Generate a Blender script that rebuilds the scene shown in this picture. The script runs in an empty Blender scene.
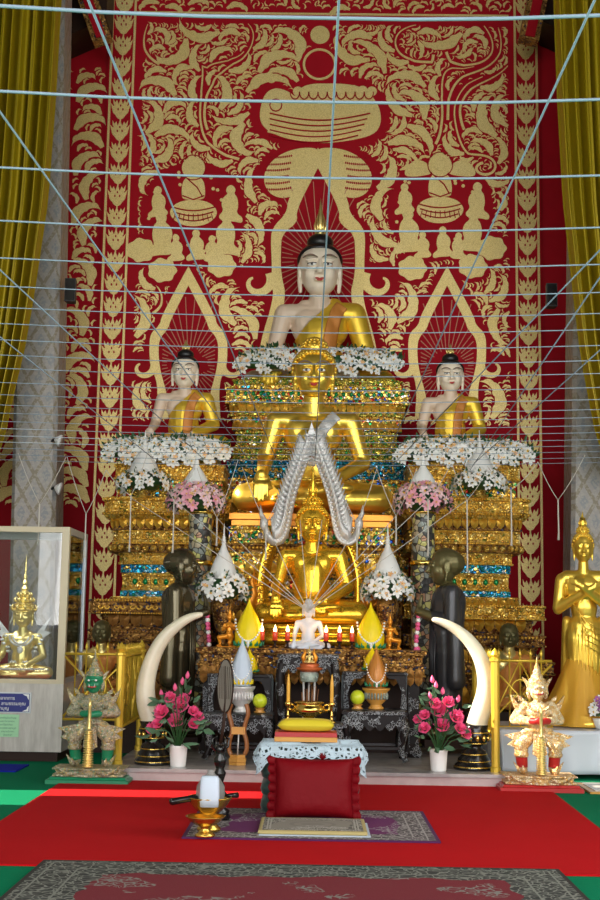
import bpy, bmesh, math, random
import numpy as np
from mathutils import Vector, Matrix, Euler
from mathutils.bvhtree import BVHTree
PI = math.pi
sc = bpy.context.scene
COL = sc.collection
rnd = random.Random(7)
R = math.radians

# ------------------------------------------------------------ camera
F = 1250.0
cam_d = bpy.data.cameras.new('camera'); cam = bpy.data.objects.new('camera', cam_d); COL.objects.link(cam)
cam_d.sensor_fit = 'VERTICAL'; cam_d.sensor_height = 36; cam_d.lens = F / 900 * 36
cam_d.clip_start = 0.05; cam_d.clip_end = 100
CM = Matrix.Rotation(R(0.68), 4, 'Z') @ Matrix.Rotation(R(98.0), 4, 'X') @ Matrix.Rotation(R(0.91), 4, 'Z')
CM.translation = (0, 0, 1.0)
cam.matrix_world = CM
sc.camera = cam
RC = CM.to_3x3(); C0 = Vector((0, 0, 1.0))
def ray(px, py): return RC @ Vector(((px - 300) / F, (450 - py) / F, -1))
def P(px, py, Y):
    d = ray(px, py); return C0 + d * (Y / d.y)
def PZ(px, py, z):
    d = ray(px, py); return C0 + d * ((z - 1.0) / d.z)
def sc_at(py, Y):                      # metres per pixel near this height and depth
    return (P(301, py, Y) - P(300, py, Y)).length

# ------------------------------------------------------------ node helpers
class NT:
    def __init__(s, name):
        m = bpy.data.materials.new(name); m.use_nodes = True; s.m = m; s.t = m.node_tree
        s.b = s.t.nodes['Principled BSDF']
    def n(s, typ, ins=None, **pr):
        k = s.t.nodes.new('ShaderNode' + typ)
        for a, v in pr.items(): setattr(k, a, v)
        for a, v in (ins or {}).items(): s.set(k, a, v)
        return k
    def set(s, k, a, v):
        i = k.inputs[a]
        if isinstance(v, bpy.types.NodeSocket): s.t.links.new(v, i)
        elif isinstance(v, tuple) and len(v) == 3 and i.type == 'RGBA': i.default_value = (*v, 1)
        else: i.default_value = v
    def math(s, op, a, b=0.0, c=None):
        d = {0: a, 1: b}
        if c is not None: d[2] = c
        return s.n('Math', d, operation=op).outputs[0]
    def mix(s, f, a, b):
        k = s.n('MixRGB', {0: f, 1: a, 2: b}); return k.outputs[0]
    def ramp(s, f, stops, interp='LINEAR'):
        k = s.n('ValToRGB', {0: f}); cr = k.color_ramp; cr.interpolation = interp
        while len(cr.elements) < len(stops): cr.elements.new(0.5)
        for e, (p, c) in zip(cr.elements, stops): e.position = p; e.color = (*c, 1)
        return k.outputs[0]
    def coord(s, what='Object', scale=(1, 1, 1), rot=(0, 0, 0)):
        tc = s.n('TexCoord').outputs[what]
        return s.n('Mapping', {0: tc, 'Scale': scale, 'Rotation': rot}).outputs[0]
    def xyz(s, v):
        k = s.n('SeparateXYZ', {0: v}); return k.outputs
    def noise(s, v, scale, detail=3, out=0):
        return s.n('TexNoise', {'Vector': v, 'Scale': scale, 'Detail': detail}).outputs[out]
    def vor(s, v, scale, out='Distance', feature='F1', **k):
        return s.n('TexVoronoi', {'Vector': v, 'Scale': scale, **k}, feature=feature).outputs[out]
    def bump(s, h, strength=0.3, dist=0.01):
        k = s.n('Bump', {'Height': h, 'Strength': strength, 'Distance': dist}); s.set(s.b, 'Normal', k.outputs[0])
    def pbr(s, col=None, met=None, rough=None, **k):
        if col is not None: s.set(s.b, 'Base Color', col)
        if met is not None: s.set(s.b, 'Metallic', met)
        if rough is not None: s.set(s.b, 'Roughness', rough)
        for a, v in k.items(): s.set(s.b, a.replace('_', ' '), v)
        return s.m
def simple(name, col, met=0.0, rough=0.5, bscale=0, bstr=0.2, bdist=0.004, vary=0.0, **k):
    t = NT(name)
    if vary:
        v = t.coord('Object')
        nz = t.noise(v, 9, 4)
        c2 = tuple(max(0, c * (1 - vary)) for c in col)
        t.pbr(t.mix(t.ramp(nz, [(0.35, (0, 0, 0)), (0.65, (1, 1, 1))]), c2, col), met, rough, **k)
    else: t.pbr(col, met, rough, **k)
    if bscale:
        t.bump(t.noise(t.coord('Object'), bscale, 3), bstr, bdist)
    return t.m
M = {}
M['gold'] = simple('polished_gold', (0.96, 0.66, 0.10), 0.82, 0.30, 14, 0.12, 0.01)
M['gold_deep'] = simple('deep_gold', (0.98, 0.60, 0.05), 0.8, 0.27, 30, 0.15, 0.006)
M['gold_pale'] = simple('pale_gold', (0.93, 0.74, 0.28), 0.8, 0.28, 60, 0.3, 0.004)
M['gold_cloth'] = simple('gold_cloth', (0.92, 0.62, 0.06), 0.55, 0.4, 150, 0.4, 0.003)
M['gold_paint'] = simple('gold_paint', (0.72, 0.48, 0.05), 0.45, 0.32)
M['brass'] = simple('brass', (0.85, 0.60, 0.15), 1.0, 0.2)
M['orange_lacquer'] = simple('orange_gold', (0.80, 0.30, 0.02), 0.45, 0.3, 20, 0.1)
M['silver'] = simple('silver', (0.70, 0.69, 0.68), 0.45, 0.42, 90, 0.8, 0.006)
M['white_skin'] = simple('ivory_paint', (0.95, 0.82, 0.66), 0.0, 0.4)
M['tan_skin'] = simple('tan_body', (0.80, 0.62, 0.47), 0.0, 0.4)  # body tone, darker than the face
M['dull_gold'] = simple('dull_brass_gold', (0.62, 0.40, 0.08), 0.9, 0.25, 40, .3)
M['black_hair'] = simple('black_gloss', (0.012, 0.011, 0.012), 0.0, 0.3, 120, 0.4, 0.004)
M['black'] = simple('black_lacquer', (0.01, 0.009, 0.009), 0.0, 0.2)
M['bronze'] = simple('dark_bronze', (0.10, 0.085, 0.05), 0.7, 0.25, 20, 0.2)
M['bronze_green'] = simple('olive_bronze', (0.16, 0.14, 0.06), 0.6, 0.38, 30, 0.2)
M['dark_body'] = simple('dark_patina', (0.045, 0.045, 0.05), 0.3, 0.32, 20, 0.2)
M['ivory'] = simple('ivory', (0.80, 0.74, 0.56), 0.0, 0.3, 8, 0.1, vary=0.12)
M['white'] = simple('white_plaster', (0.88, 0.88, 0.86), 0.0, 0.45)
M['white_glass'] = simple('milk_stone', (0.66, 0.70, 0.78), 0.0, 0.15)
M['lily'] = simple('white_petal', (0.93, 0.93, 0.90), 0.0, 0.5)
M['pinklily'] = simple('pink_petal', (0.85, 0.38, 0.48), 0.0, 0.5)
M['yellow'] = simple('yellow_core', (0.9, 0.55, 0.05), 0.0, 0.5)
M['leaf'] = simple('dark_leaf', (0.03, 0.10, 0.03), 0.0, 0.45)
M['peachfl'] = simple('peach_petal', (0.9, 0.55, 0.28), 0.0, 0.5)
M['pink'] = simple('pink_rose', (0.90, 0.13, 0.32), 0.0, 0.5)
M['red_velvet'] = None
M['red'] = simple('red_lacquer', (0.45, 0.02, 0.02), 0.0, 0.35)
M['green'] = simple('green_paint', (0.01, 0.22, 0.10), 0.0, 0.35)
M['lips'] = simple('lip_paint', (0.5, 0.03, 0.03), 0.0, 0.35)
M['brow'] = simple('brow_paint', (0.22, 0.14, 0.10), 0.0, 0.5)
M['eye_dark'] = simple('eye_paint', (0.03, 0.02, 0.02), 0.0, 0.2)
M['sash_orange'] = simple('orange_brocade', (0.72, 0.28, 0.06), 0.25, 0.5, 160, 0.8, 0.004)
M['wood'] = simple('brown_wood', (0.30, 0.11, 0.03), 0.0, 0.35, 25, 0.2)
M['wood_gold'] = simple('varnished_wood', (0.62, 0.30, 0.06), 0.1, 0.3)
M['darkwood'] = simple('dark_wood', (0.03, 0.013, 0.008), 0.0, 0.5, 25, 0.2, Specular_IOR_Level=.2)
M['yellow_paint'] = simple('yellow_paper', (0.95, 0.72, 0.0), 0.0, 0.45)
M['thread'] = simple('pale_thread', (0.22, 0.29, 0.36), 0.0, 0.8)
M['thread_warm'] = simple('cream_thread', (0.60, 0.56, 0.50), 0.0, 0.8)
M['fanleaf'] = simple('grey_palm_leaf', (0.20, 0.18, 0.15), 0.0, 0.55, 60, 0.4)
M['ball'] = simple('yellow_green_skin', (0.62, 0.72, 0.03), 0.0, 0.3)
M['candle_y'] = simple('yellow_wax', (0.85, 0.45, 0.05), 0.0, 0.4)
M['candle_r'] = simple('red_glass', (0.75, 0.06, 0.02), 0.0, 0.15)
M['speaker'] = simple('black_plastic', (0.015, 0.015, 0.017), 0.0, 0.5)
M['blue_sign'] = simple('blue_enamel', (0.012, 0.018, 0.20), 0.0, 0.3)
M['green_paper'] = simple('green_paper', (0.42, 0.75, 0.45), 0.0, 0.7)
M['cream_frame'] = simple('cream_frame', (0.62, 0.53, 0.36), 0.0, 0.4)
M['grey_frame'] = simple('aluminium', (0.55, 0.58, 0.60), 0.4, 0.4)
def flame_mat():
    t = NT('flame'); t.pbr((1, .6, .2), 0, .5)
    t.set(t.b, 'Emission Color', (1.0, 0.62, 0.22)); t.b.inputs['Emission Strength'].default_value = 14
    return t.m
M['flame'] = flame_mat()
def vel():
    t = NT('red_velvet'); v = t.coord('Object')
    t.pbr((0.17, 0.001, 0.005), 0, 0.6, Specular_IOR_Level=.15); t.bump(t.noise(v, 14, 3), 0.5, 0.02)
    return t.m
M['red_velvet'] = vel()

def leafgold():
    t = NT('gold_leaf_ornament'); v = t.coord('Object')
    w = t.noise(v, 60, 2, 1)
    vv = t.n('VectorMath', {0: v, 1: t.n('VectorMath', {0: w, 'Scale': 0.02}, operation='SCALE').outputs[0]}, operation='ADD').outputs[0]
    e = t.vor(vv, 55, feature='DISTANCE_TO_EDGE')
    f = t.ramp(e, [(0.0, (.45, .45, .45)), (0.12, (1, 1, 1))])
    big = t.noise(v, 3, 3)
    base = t.mix(big, (0.88, 0.66, 0.22), (0.92, 0.74, 0.34))
    t.pbr(t.mix(f, (0.50, 0.30, 0.08), base), 0.45, 0.42); t.bump(e, 0.4, 0.006)
    return t.m
M['leafgold'] = leafgold()
def redwall():
    t = NT('red_wall'); v = t.coord('Object')
    t.pbr(t.mix(t.noise(v, 5, 4), (0.34, 0.003, 0.010), (0.45, 0.005, 0.016)), 0, 0.7, Specular_IOR_Level=.15); return t.m
M['redwall'] = redwall()

def mosaic(name, goldc, dark, jewel, scale, seed, rough=0.25):
    """gilded relief set with coloured mirror chips"""
    t = NT(name)
    v = t.n('Mapping', {0: t.n('TexCoord').outputs['Object'], 'Location': (seed, seed * 2, seed * 3), 'Scale': (1, 1, 1)}).outputs[0]
    cell = t.n('TexVoronoi', {'Vector': v, 'Scale': scale})
    edge = t.vor(v, scale, feature='DISTANCE_TO_EDGE')
    h = t.xyz(cell.outputs['Color'])[0]
    cr = t.ramp(h, jewel, 'CONSTANT')
    rim = t.ramp(edge, [(0.0, (0, 0, 0)), (0.16, (1, 1, 1))])
    big = t.vor(v, scale * 0.33, feature='SMOOTH_F1')
    gl = t.mix(t.ramp(big, [(0.2, (1, 1, 1)), (0.62, (0, 0, 0))]), dark, goldc)
    col = t.mix(rim, gl, cr)
    t.pbr(col, 0.75, rough)
    hh = t.math('ADD', t.math('MULTIPLY', h, 0.6), t.math('ADD', edge, t.math('MULTIPLY', big, -1.2)))
    t.bump(hh, 0.9, 0.012)
    return t.m
G1, G2, G3 = (0.95, 0.62, 0.12), (0.80, 0.42, 0.05), (0.70, 0.52, 0.12)
GRN, BLU, REDJ, TEAL, WHT = (0.02, 0.35, 0.10), (0.02, 0.12, 0.55), (0.55, 0.03, 0.02), (0.02, 0.35, 0.50), (0.85, 0.88, 0.9)
M['mosaic'] = mosaic('mirror_mosaic', G1, (0.30, 0.14, 0.02), [(0, G1), (.34, GRN), (.46, G2), (.58, WHT), (.66, G3), (.80, REDJ), (.86, BLU), (.93, TEAL)], 34, 1)
M['mosaic_green'] = mosaic('green_gold_mosaic', (0.80, 0.62, 0.10), (0.28, 0.20, 0.03), [(0, (0.75, .6, .1)), (.40, (.25, .42, .06)), (.58, (.8, .66, .2)), (.78, WHT), (.84, GRN), (.93, REDJ)], 46, 2)
M['mosaic_blue'] = mosaic('blue_mosaic', TEAL, (0.01, 0.08, 0.2), [(0, TEAL), (.30, (.02, .22, .5)), (.55, (.3, .6, .75)), (.72, WHT), (.8, G1), (.9, (0.02, .3, .2))], 40, 3)
M['carved'] = mosaic('carved_gilt', G1, (0.16, 0.035, 0.01), [(0, G1), (.45, G2), (.70, (0.9, .68, .22)), (.93, (0.25, .3, .05))], 48, 4, 0.3)
M['carved_dark'] = mosaic('dark_carving', (0.50, 0.26, 0.06), (0.035, 0.012, 0.006), [(0, (.40, .20, .05)), (.5, (.12, .04, .015)), (.75, (.6, .34, .09)), (.92, (0.03, .05, .12))], 50, 5, 0.4)  # dark brown variant of the carved gilding
def petals_mat():
    return simple('gilt_petal', (0.93, 0.55, 0.08), 0.8, 0.28, 50, 0.5)
M['gilt'] = petals_mat()
M['jewel_green'] = simple('green_glass', (0.01, 0.3, 0.08), 0.3, 0.08)

def inlay():
    t = NT('pearl_inlay'); v = t.coord('Object')
    w = t.noise(v, 18, 2, 1)
    vv = t.n('VectorMath', {0: v, 1: t.n('VectorMath', {0: w, 'Scale': 0.06}, operation='SCALE').outputs[0]}, operation='ADD').outputs[0]
    e = t.vor(vv, 58, feature='DISTANCE_TO_EDGE')
    f = t.ramp(e, [(0.04, (1, 1, 1)), (0.09, (0, 0, 0))])
    f2 = t.ramp(t.vor(vv, 110), [(0.14, (1, 1, 1)), (0.2, (0, 0, 0))])
    ff = t.math('MAXIMUM', t.xyz(f)[0], t.xyz(f2)[0])
    ff = t.math('MULTIPLY', ff, t.math('GREATER_THAN', t.noise(v, 12, 2), .47)); t.pbr(t.mix(ff, (0.012, 0.008, 0.008), (0.34, 0.36, 0.38)), 0, 0.4, Specular_IOR_Level=.2); return t.m
M['inlay'] = inlay()
def marble(name, a, b, sx=1.0):
    t = NT(name); v = t.coord('Object', (sx, 1, 1))
    n1 = t.noise(v, 3.0, 6); n2 = t.noise(v, 14, 4)
    f = t.math('ADD', t.math('MULTIPLY', n1, .7), t.math('MULTIPLY', n2, .3))
    t.pbr(t.mix(t.ramp(f, [(0.38, (0, 0, 0)), (0.62, (1, 1, 1))]), a, b), 0, 0.22); return t.m
M['marble'] = marble('grey_marble', (0.30, 0.28, 0.28), (0.52, 0.49, 0.47))
M['pinkmarble'] = marble('pink_marble', (0.46, 0.36, 0.35), (0.60, 0.50, 0.48))
M['casewood'] = marble('pale_stone_laminate', (0.50, 0.46, 0.42), (0.66, 0.62, 0.57), 6)
def carpet(name, col, rough=0.95):
    t = NT(name); v = t.coord('Object')
    n = t.noise(v, 220, 2); b = t.noise(v, 2.5, 4)
    c2 = tuple(x * 0.78 for x in col)
    t.pbr(t.mix(t.math('ADD', t.math('MULTIPLY', n, .5), t.math('MULTIPLY', b, .5)), c2, tuple(min(1, x * 1.15) for x in col)), 0, rough, Specular_IOR_Level=.1)
    t.bump(n, 0.5, 0.004); return t.m
M['green_carpet'] = carpet('green_carpet', (0.0, 0.20, 0.09))
M['red_carpet'] = carpet('red_carpet', (0.50, 0.006, 0.010))
M['blue_mat'] = carpet('blue_mat', (0.01, 0.02, 0.35))
def rug(name, hx, hy, bw, field, figure, ground, motif, sc1=16, edge=(0.25, 0.03, 0.04), medal=None):
    """woven rug: plain selvedge, floral border, field with scrolled figures; measured from the rug's own edges"""
    t = NT(name); v = t.coord('Object'); x, y, z = t.xyz(v)
    dx = t.math('SUBTRACT', hx, t.math('ABSOLUTE', x)); dy = t.math('SUBTRACT', hy, t.math('ABSOLUTE', y))
    d = t.math('MINIMUM', dx, dy)
    w = t.noise(v, 10, 2, 1)
    vv = t.n('VectorMath', {0: v, 1: t.n('VectorMath', {0: w, 'Scale': 0.10}, operation='SCALE').outputs[0]}, operation='ADD').outputs[0]
    e = t.vor(vv, sc1, feature='DISTANCE_TO_EDGE'); c = t.vor(vv, sc1)
    fl = t.math('MAXIMUM', t.xyz(t.ramp(e, [(0.05, (1, 1, 1)), (0.1, (0, 0, 0))]))[0], t.xyz(t.ramp(c, [(0.10, (1, 1, 1)), (0.2, (0, 0, 0))]))[0])
    bord = t.mix(fl, ground, motif)
    # scalloped edge of the field
    sw = t.math('ADD', d, t.math('MULTIPLY', t.noise(v, 5.5, 1), -0.16))
    inner = t.math('GREATER_THAN', sw, bw - 0.06)
    big = t.noise(v, 3.2, 2)
    fig = t.math('MULTIPLY', t.math('GREATER_THAN', big, 0.56), fl)
    fld = t.mix(fig, field, figure)
    col = t.mix(inner, bord, fld)
    for a, b2, cc in ((0.0, 0.018, edge), (0.05, 0.058, motif), (bw * .72, bw * .72 + .008, motif)):
        k = t.math('MULTIPLY', t.math('GREATER_THAN', d, a), t.math('LESS_THAN', d, b2))
        if a == 0.0: k = t.math('LESS_THAN', d, b2)
        col = t.mix(k, col, cc)
    if medal:
        r = t.math('SQRT', t.math('ADD', t.math('POWER', t.math('DIVIDE', x, hx), 2.0), t.math('POWER', t.math('DIVIDE', y, hy), 2.0)))
        k = t.math('MULTIPLY', t.math('GREATER_THAN', r, .36), t.math('LESS_THAN', r, .44))
        col = t.mix(k, col, medal)
        k = t.math('MULTIPLY', t.math('LESS_THAN', r, .22), 0.7); col = t.mix(k, col, medal)
    t.pbr(col, 0, 0.95); t.bump(t.noise(v, 260, 1), 0.4, 0.003); return t.m
def damask():
    t = NT('silk_damask'); v = t.coord('Object'); x, y, z = t.xyz(v)
    u = t.math('MULTIPLY', t.math('ADD', x, y), 1 / 0.21); w = t.math('MULTIPLY', z, 1 / 0.36)
    fu = t.math('ABSOLUTE', t.math('SUBTRACT', t.math('FRACT', u), .5)); fw = t.math('ABSOLUTE', t.math('SUBTRACT', t.math('FRACT', w), .5))
    d = t.math('ABSOLUTE', t.math('SUBTRACT', t.math('ADD', fu, fw), .5))
    line = t.math('LESS_THAN', d, .09)
    c = t.math('ADD', fu, fw)
    core = t.math('GREATER_THAN', c, .80); core2 = t.math('LESS_THAN', c, .20)
    n = t.noise(v, 40, 3)
    col = t.mix(line, (0.40, 0.37, 0.35), (0.30, 0.26, 0.19))
    col = t.mix(t.math('MAXIMUM', core, core2), col, (0.31, 0.32, 0.33))
    col = t.mix(t.math('MULTIPLY', t.math('GREATER_THAN', n, .54), .5), col, (0.50, 0.46, 0.40))
    t.pbr(col, 0.15, 0.5); t.bump(n, .3, .004); return t.m
M['damask'] = damask()
def curtainm():
    t = NT('gold_satin'); v = t.coord('Object')
    t.pbr(t.mix(t.noise(v, 60, 2), (0.34, 0.24, 0.005), (0.48, 0.36, 0.01)), 0.35, 0.38); return t.m
M['curtain'] = curtainm()
def glassm():
    t = NT('clear_glass'); t.pbr((0.85, 0.9, 0.9), 0, 0.02, Transmission_Weight=1.0, IOR=1.02); t.b.inputs['Specular IOR Level'].default_value = 0.5
    o = t.n('BsdfTransparent', {0: (0.93, 0.95, 0.95)}); g = t.n('BsdfGlossy', {0: (1, 1, 1), 'Roughness': 0.02})
    fr = t.n('Fresnel', {'IOR': 1.45}); mx = t.n('MixShader', {0: fr.outputs[0], 1: o.outputs[0], 2: g.outputs[0]})
    t.t.links.new(mx.outputs[0], t.t.nodes['Material Output'].inputs[0]); return t.m
M['glass'] = glassm()
def gauze(name, col, a):
    t = NT(name); t.pbr(col, 0.1, 0.5)
    o = t.n('BsdfTransparent'); mx = t.n('MixShader', {0: a, 1: o.outputs[0], 2: t.b.outputs[0]})
    t.t.links.new(mx.outputs[0], t.t.nodes['Material Output'].inputs[0]); return t.m
M['gauze'] = gauze('orange_gauze', (0.85, 0.45, 0.04), 0.6)
M['smokeglass'] = gauze('grey_glass', (0.35, 0.36, 0.34), 0.6)
def lace():
    t = NT('crochet_lace'); v = t.coord('Object')
    e = t.vor(v, 42, feature='DISTANCE_TO_EDGE')
    x, y, z = t.xyz(v)
    f = t.math('LESS_THAN', e, .21)
    t.pbr((0.46, 0.57, 0.64), 0, 0.8)
    o = t.n('BsdfTransparent'); mx = t.n('MixShader', {0: f, 1: o.outputs[0], 2: t.b.outputs[0]})
    t.t.links.new(mx.outputs[0], t.t.nodes['Material Output'].inputs[0]); return t.m
M['lace'] = lace()
M['lace_rib'] = simple('lace_yarn', (0.55, 0.68, 0.76), 0, .8)
def column_m():
    t = NT('pebble_mosaic'); v = t.coord('Object')
    c = t.n('TexVoronoi', {'Vector': v, 'Scale': 24}); e = t.vor(v, 24, feature='DISTANCE_TO_EDGE')
    h = t.xyz(c.outputs['Color'])[0]
    cr = t.ramp(h, [(0, (.05, .05, .05)), (.3, (.30, .33, .30)), (.55, (.5, .42, .28)), (.72, (.55, .30, .18)), (.85, (.62, .58, .2))], 'CONSTANT')
    t.pbr(t.mix(t.ramp(e, [(0.03, (0, 0, 0)), (0.08, (1, 1, 1))]), (.03, .025, .02), cr), .1, .35); t.bump(e, .5, .01); return t.m
M['pebble'] = column_m()

M['green_velvet'] = simple('dark_green_velvet', (0.008, 0.035, 0.028), 0, .6, Sheen_Weight=.2)
M['cushion_yellow'] = simple('yellow_satin', (0.78, 0.62, 0.04), .15, .35)
M['pale_blue'] = simple('pale_blue_cloth', (0.58, 0.68, 0.80), 0, .6)
M['brown_cone'] = simple('orange_brown_leaf', (0.52, 0.20, 0.03), .1, .35)
M['rose_leaf'] = simple('grey_green_leaf', (0.10, 0.22, 0.12), 0, .5)
# ------------------------------------------------------------ mesh builder
class MB:
    def __init__(s): s.v = []; s.f = []; s.mi = []; s.sm = []; s.cur = 0
    def add(s, vs, fs, smooth=False, mi=None):
        o = len(s.v); s.v += [tuple(p) for p in vs]
        for f in fs:
            s.f.append(tuple(i + o for i in f)); s.mi.append(s.cur if mi is None else mi); s.sm.append(smooth)
        return s
    def box(s, c, d, rot=None, mi=None):
        a, b, e = d[0] / 2, d[1] / 2, d[2] / 2
        vs = [Vector((x, y, z)) for x in (-a, a) for y in (-b, b) for z in (-e, e)]
        if rot is not None:
            m = Euler(rot).to_matrix() if not isinstance(rot, Matrix) else rot
            vs = [m @ v for v in vs]
        vs = [v + Vector(c) for v in vs]
        return s.add(vs, [(0, 1, 3, 2), (4, 6, 7, 5), (0, 4, 5, 1), (2, 3, 7, 6), (0, 2, 6, 4), (1, 5, 7, 3)], False, mi)
    def b2(s, x0, x1, y0, y1, z0, z1, mi=None):
        return s.box(((x0 + x1) / 2, (y0 + y1) / 2, (z0 + z1) / 2), (abs(x1 - x0), abs(y1 - y0), abs(z1 - z0)), None, mi)
    def rings(s, rings, closed=True, caps=True, smooth=True, mi=None):
        n = len(rings[0]); vs = [p for r in rings for p in r]; fs = []
        for i in range(len(rings) - 1):
            for j in range(n if closed else n - 1):
                k = (j + 1) % n
                fs.append((i * n + j, i * n + k, (i + 1) * n + k, (i + 1) * n + j))
        if caps and closed:
            fs.append(tuple(range(n - 1, -1, -1))); fs.append(tuple(range((len(rings) - 1) * n, len(rings) * n)))
        return s.add(vs, fs, smooth, mi)
    def lathe(s, prof, c=(0, 0, 0), seg=20, mat=None, mi=None, smooth=True, flute=None):
        rs = []
        for (r, z) in prof:
            ring = []
            for k in range(seg):
                a = 2 * PI * k / seg
                rr = r * (1 + (flute[0] * math.cos(flute[1] * a) if flute else 0))
                p = Vector((max(rr, 1e-4) * math.cos(a), max(rr, 1e-4) * math.sin(a), z))
                if mat is not None: p = mat @ p
                ring.append(p + Vector(c))
            rs.append(ring)
        return s.rings(rs, mi=mi, smooth=smooth)
    def plan(s, prof, c, pl, mi=None, smooth=False):
        """prof: (offset, z); pl(offset) -> plan polygon"""
        return s.rings([[(c[0] + x, c[1] + y, c[2] + z) for x, y in pl(o)] for o, z in prof], mi=mi, smooth=smooth)
    def tube(s, pts, r, seg=8, mi=None, smooth=True, squash=1.0):
        pts = [Vector(p) for p in pts]; n = len(pts)
        rr = r if hasattr(r, '__len__') else [r] * n
        T = []
        for i in range(n):
            t = pts[min(i + 1, n - 1)] - pts[max(i - 1, 0)]
            T.append(t.normalized() if t.length > 1e-9 else Vector((0, 0, 1)))
        u = T[0].orthogonal().normalized(); rs = []
        for i in range(n):
            u = (u - T[i] * u.dot(T[i]));  u = u.normalized() if u.length > 1e-6 else T[i].orthogonal().normalized()
            w = T[i].cross(u)
            rs.append([pts[i] + (u * math.cos(2 * PI * k / seg) + w * math.sin(2 * PI * k / seg) * squash) * max(rr[i], 1e-4) for k in range(seg)])
        return s.rings(rs, mi=mi, smooth=smooth)
    def ell(s, c, r, rot=None, seg=12, rg=8, mi=None):
        m = Euler(rot).to_matrix() if rot is not None else Matrix.Identity(3)
        rs = []
        for i in range(rg + 1):
            a = -PI / 2 + PI * i / rg; ca = max(math.cos(a), 1e-3); sa = math.sin(a)
            rs.append([m @ Vector((r[0] * ca * math.cos(2 * PI * k / seg), r[1] * ca * math.sin(2 * PI * k / seg), r[2] * sa)) + Vector(c) for k in range(seg)])
        return s.rings(rs, mi=mi)
    def cap(s, p, q, r1, r2, seg=12, mi=None):
        """tapered capsule"""
        p = Vector(p); q = Vector(q); d = q - p; L = d.length
        m = (d.normalized() if L > 1e-6 else Vector((0, 0, 1))).to_track_quat('Z', 'Y').to_matrix()
        prof = [(r1 * math.sin(a), -r1 * math.cos(a)) for a in [PI / 2 * k / 4 for k in range(5)]]
        prof += [(r2 * math.cos(a), L + r2 * math.sin(a)) for a in [PI / 2 * k / 4 for k in range(5)]]
        return s.lathe(prof, p, seg, m, mi)
    def poly(s, pts2, y0, y1, mi=None, f=None, smooth=False):
        """outline in x,z extruded from y0 (front) to y1"""
        n = len(pts2)
        a = sum(pts2[i][0] * pts2[(i + 1) % n][1] - pts2[(i + 1) % n][0] * pts2[i][1] for i in range(n))
        if a < 0: pts2 = pts2[::-1]
        vs = [(x, y0, z) for x, z in pts2] + [(x, y1, z) for x, z in pts2]
        if f: vs = [f(Vector(v)) for v in vs]
        fs = [tuple(range(n)), tuple(range(2 * n - 1, n - 1, -1))] + [(i, i + n, (i + 1) % n + n, (i + 1) % n) for i in range(n)]
        return s.add(vs, fs, smooth, mi)
    def grid(s, fn, nu, nv, th=0.0, mi=None, smooth=True):
        """fn(u,v)->point, u,v in 0..1; with thickness along y"""
        vs = [Vector(fn(i / nu, j / nv)) for j in range(nv + 1) for i in range(nu + 1)]
        fs = [(j * (nu + 1) + i, j * (nu + 1) + i + 1, (j + 1) * (nu + 1) + i + 1, (j + 1) * (nu + 1) + i) for j in range(nv) for i in range(nu)]
        if th:
            n = len(vs); base = [tuple(f) for f in fs]
            vs2 = [v + Vector((0, th, 0)) for v in vs]
            fs = base + [tuple(i + n for i in reversed(f)) for f in base]
            bd = [i for i in range(nu + 1)] + [(j) * (nu + 1) + nu for j in range(1, nv + 1)] + [nv * (nu + 1) + i for i in range(nu - 1, -1, -1)] + [j * (nu + 1) for j in range(nv - 1, 0, -1)]
            for a, b in zip(bd, bd[1:] + bd[:1]): fs.append((b, a, a + n, b + n))
            vs = vs + vs2
        return s.add(vs, fs, smooth, mi)
    def xf(s, f, start=0):
        s.v = s.v[:start] + [tuple(f(Vector(p))) for p in s.v[start:]]; return s
    def mesh(s, name, mats):
        me = bpy.data.meshes.new(name); me.from_pydata(s.v, [], s.f)
        for m in (mats if isinstance(mats, (list, tuple)) else [mats]): me.materials.append(M[m] if isinstance(m, str) else m)
        me.polygons.foreach_set('material_index', s.mi); me.polygons.foreach_set('use_smooth', s.sm)
        me.validate(); me.update(); return me
    def build(s, name, mats, parent=None, loc=None, rot=None):
        return mkobj(name, s.mesh(name, mats), parent, loc, rot)
def mkobj(name, me, parent=None, loc=None, rot=None):
    o = bpy.data.objects.new(name, me); COL.objects.link(o)
    if parent: o.parent = parent
    if loc is not None: o.location = loc
    if rot is not None: o.rotation_euler = rot
    return o
def tag(o, label, cat, group=None, kind=None):
    o['label'] = label; o['category'] = cat
    if group: o['group'] = group
    if kind: o['kind'] = kind
    return o
def thing(name, label, cat, loc=(0, 0, 0), rz=0, group=None, kind=None):
    o = bpy.data.objects.new(name, None); COL.objects.link(o); o.empty_display_size = 0.1
    o.location = loc; o.rotation_euler = (0, 0, rz)
    return tag(o, label, cat, group, kind)
def struct(o): o['kind'] = 'structure'; return o
def copy_tree(o, parent=None):
    c = o.copy(); COL.objects.link(c)
    if parent: c.parent = parent
    for ch in [x for x in CH.get(o.name, []) if x]: copy_tree(ch, c)
    return c
CH = {}
def kids(root):
    CH.clear()
    for o in COL.objects:
        if o.parent: CH.setdefault(o.parent.name, []).append(o)
def dup(o, loc, rz=None, label=None, group=None):
    kids(o); c = copy_tree(o); c.location = loc
    if rz is not None: c.rotation_euler = (0, 0, rz)
    if label: c['label'] = label
    if group: c['group'] = group
    return c
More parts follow.
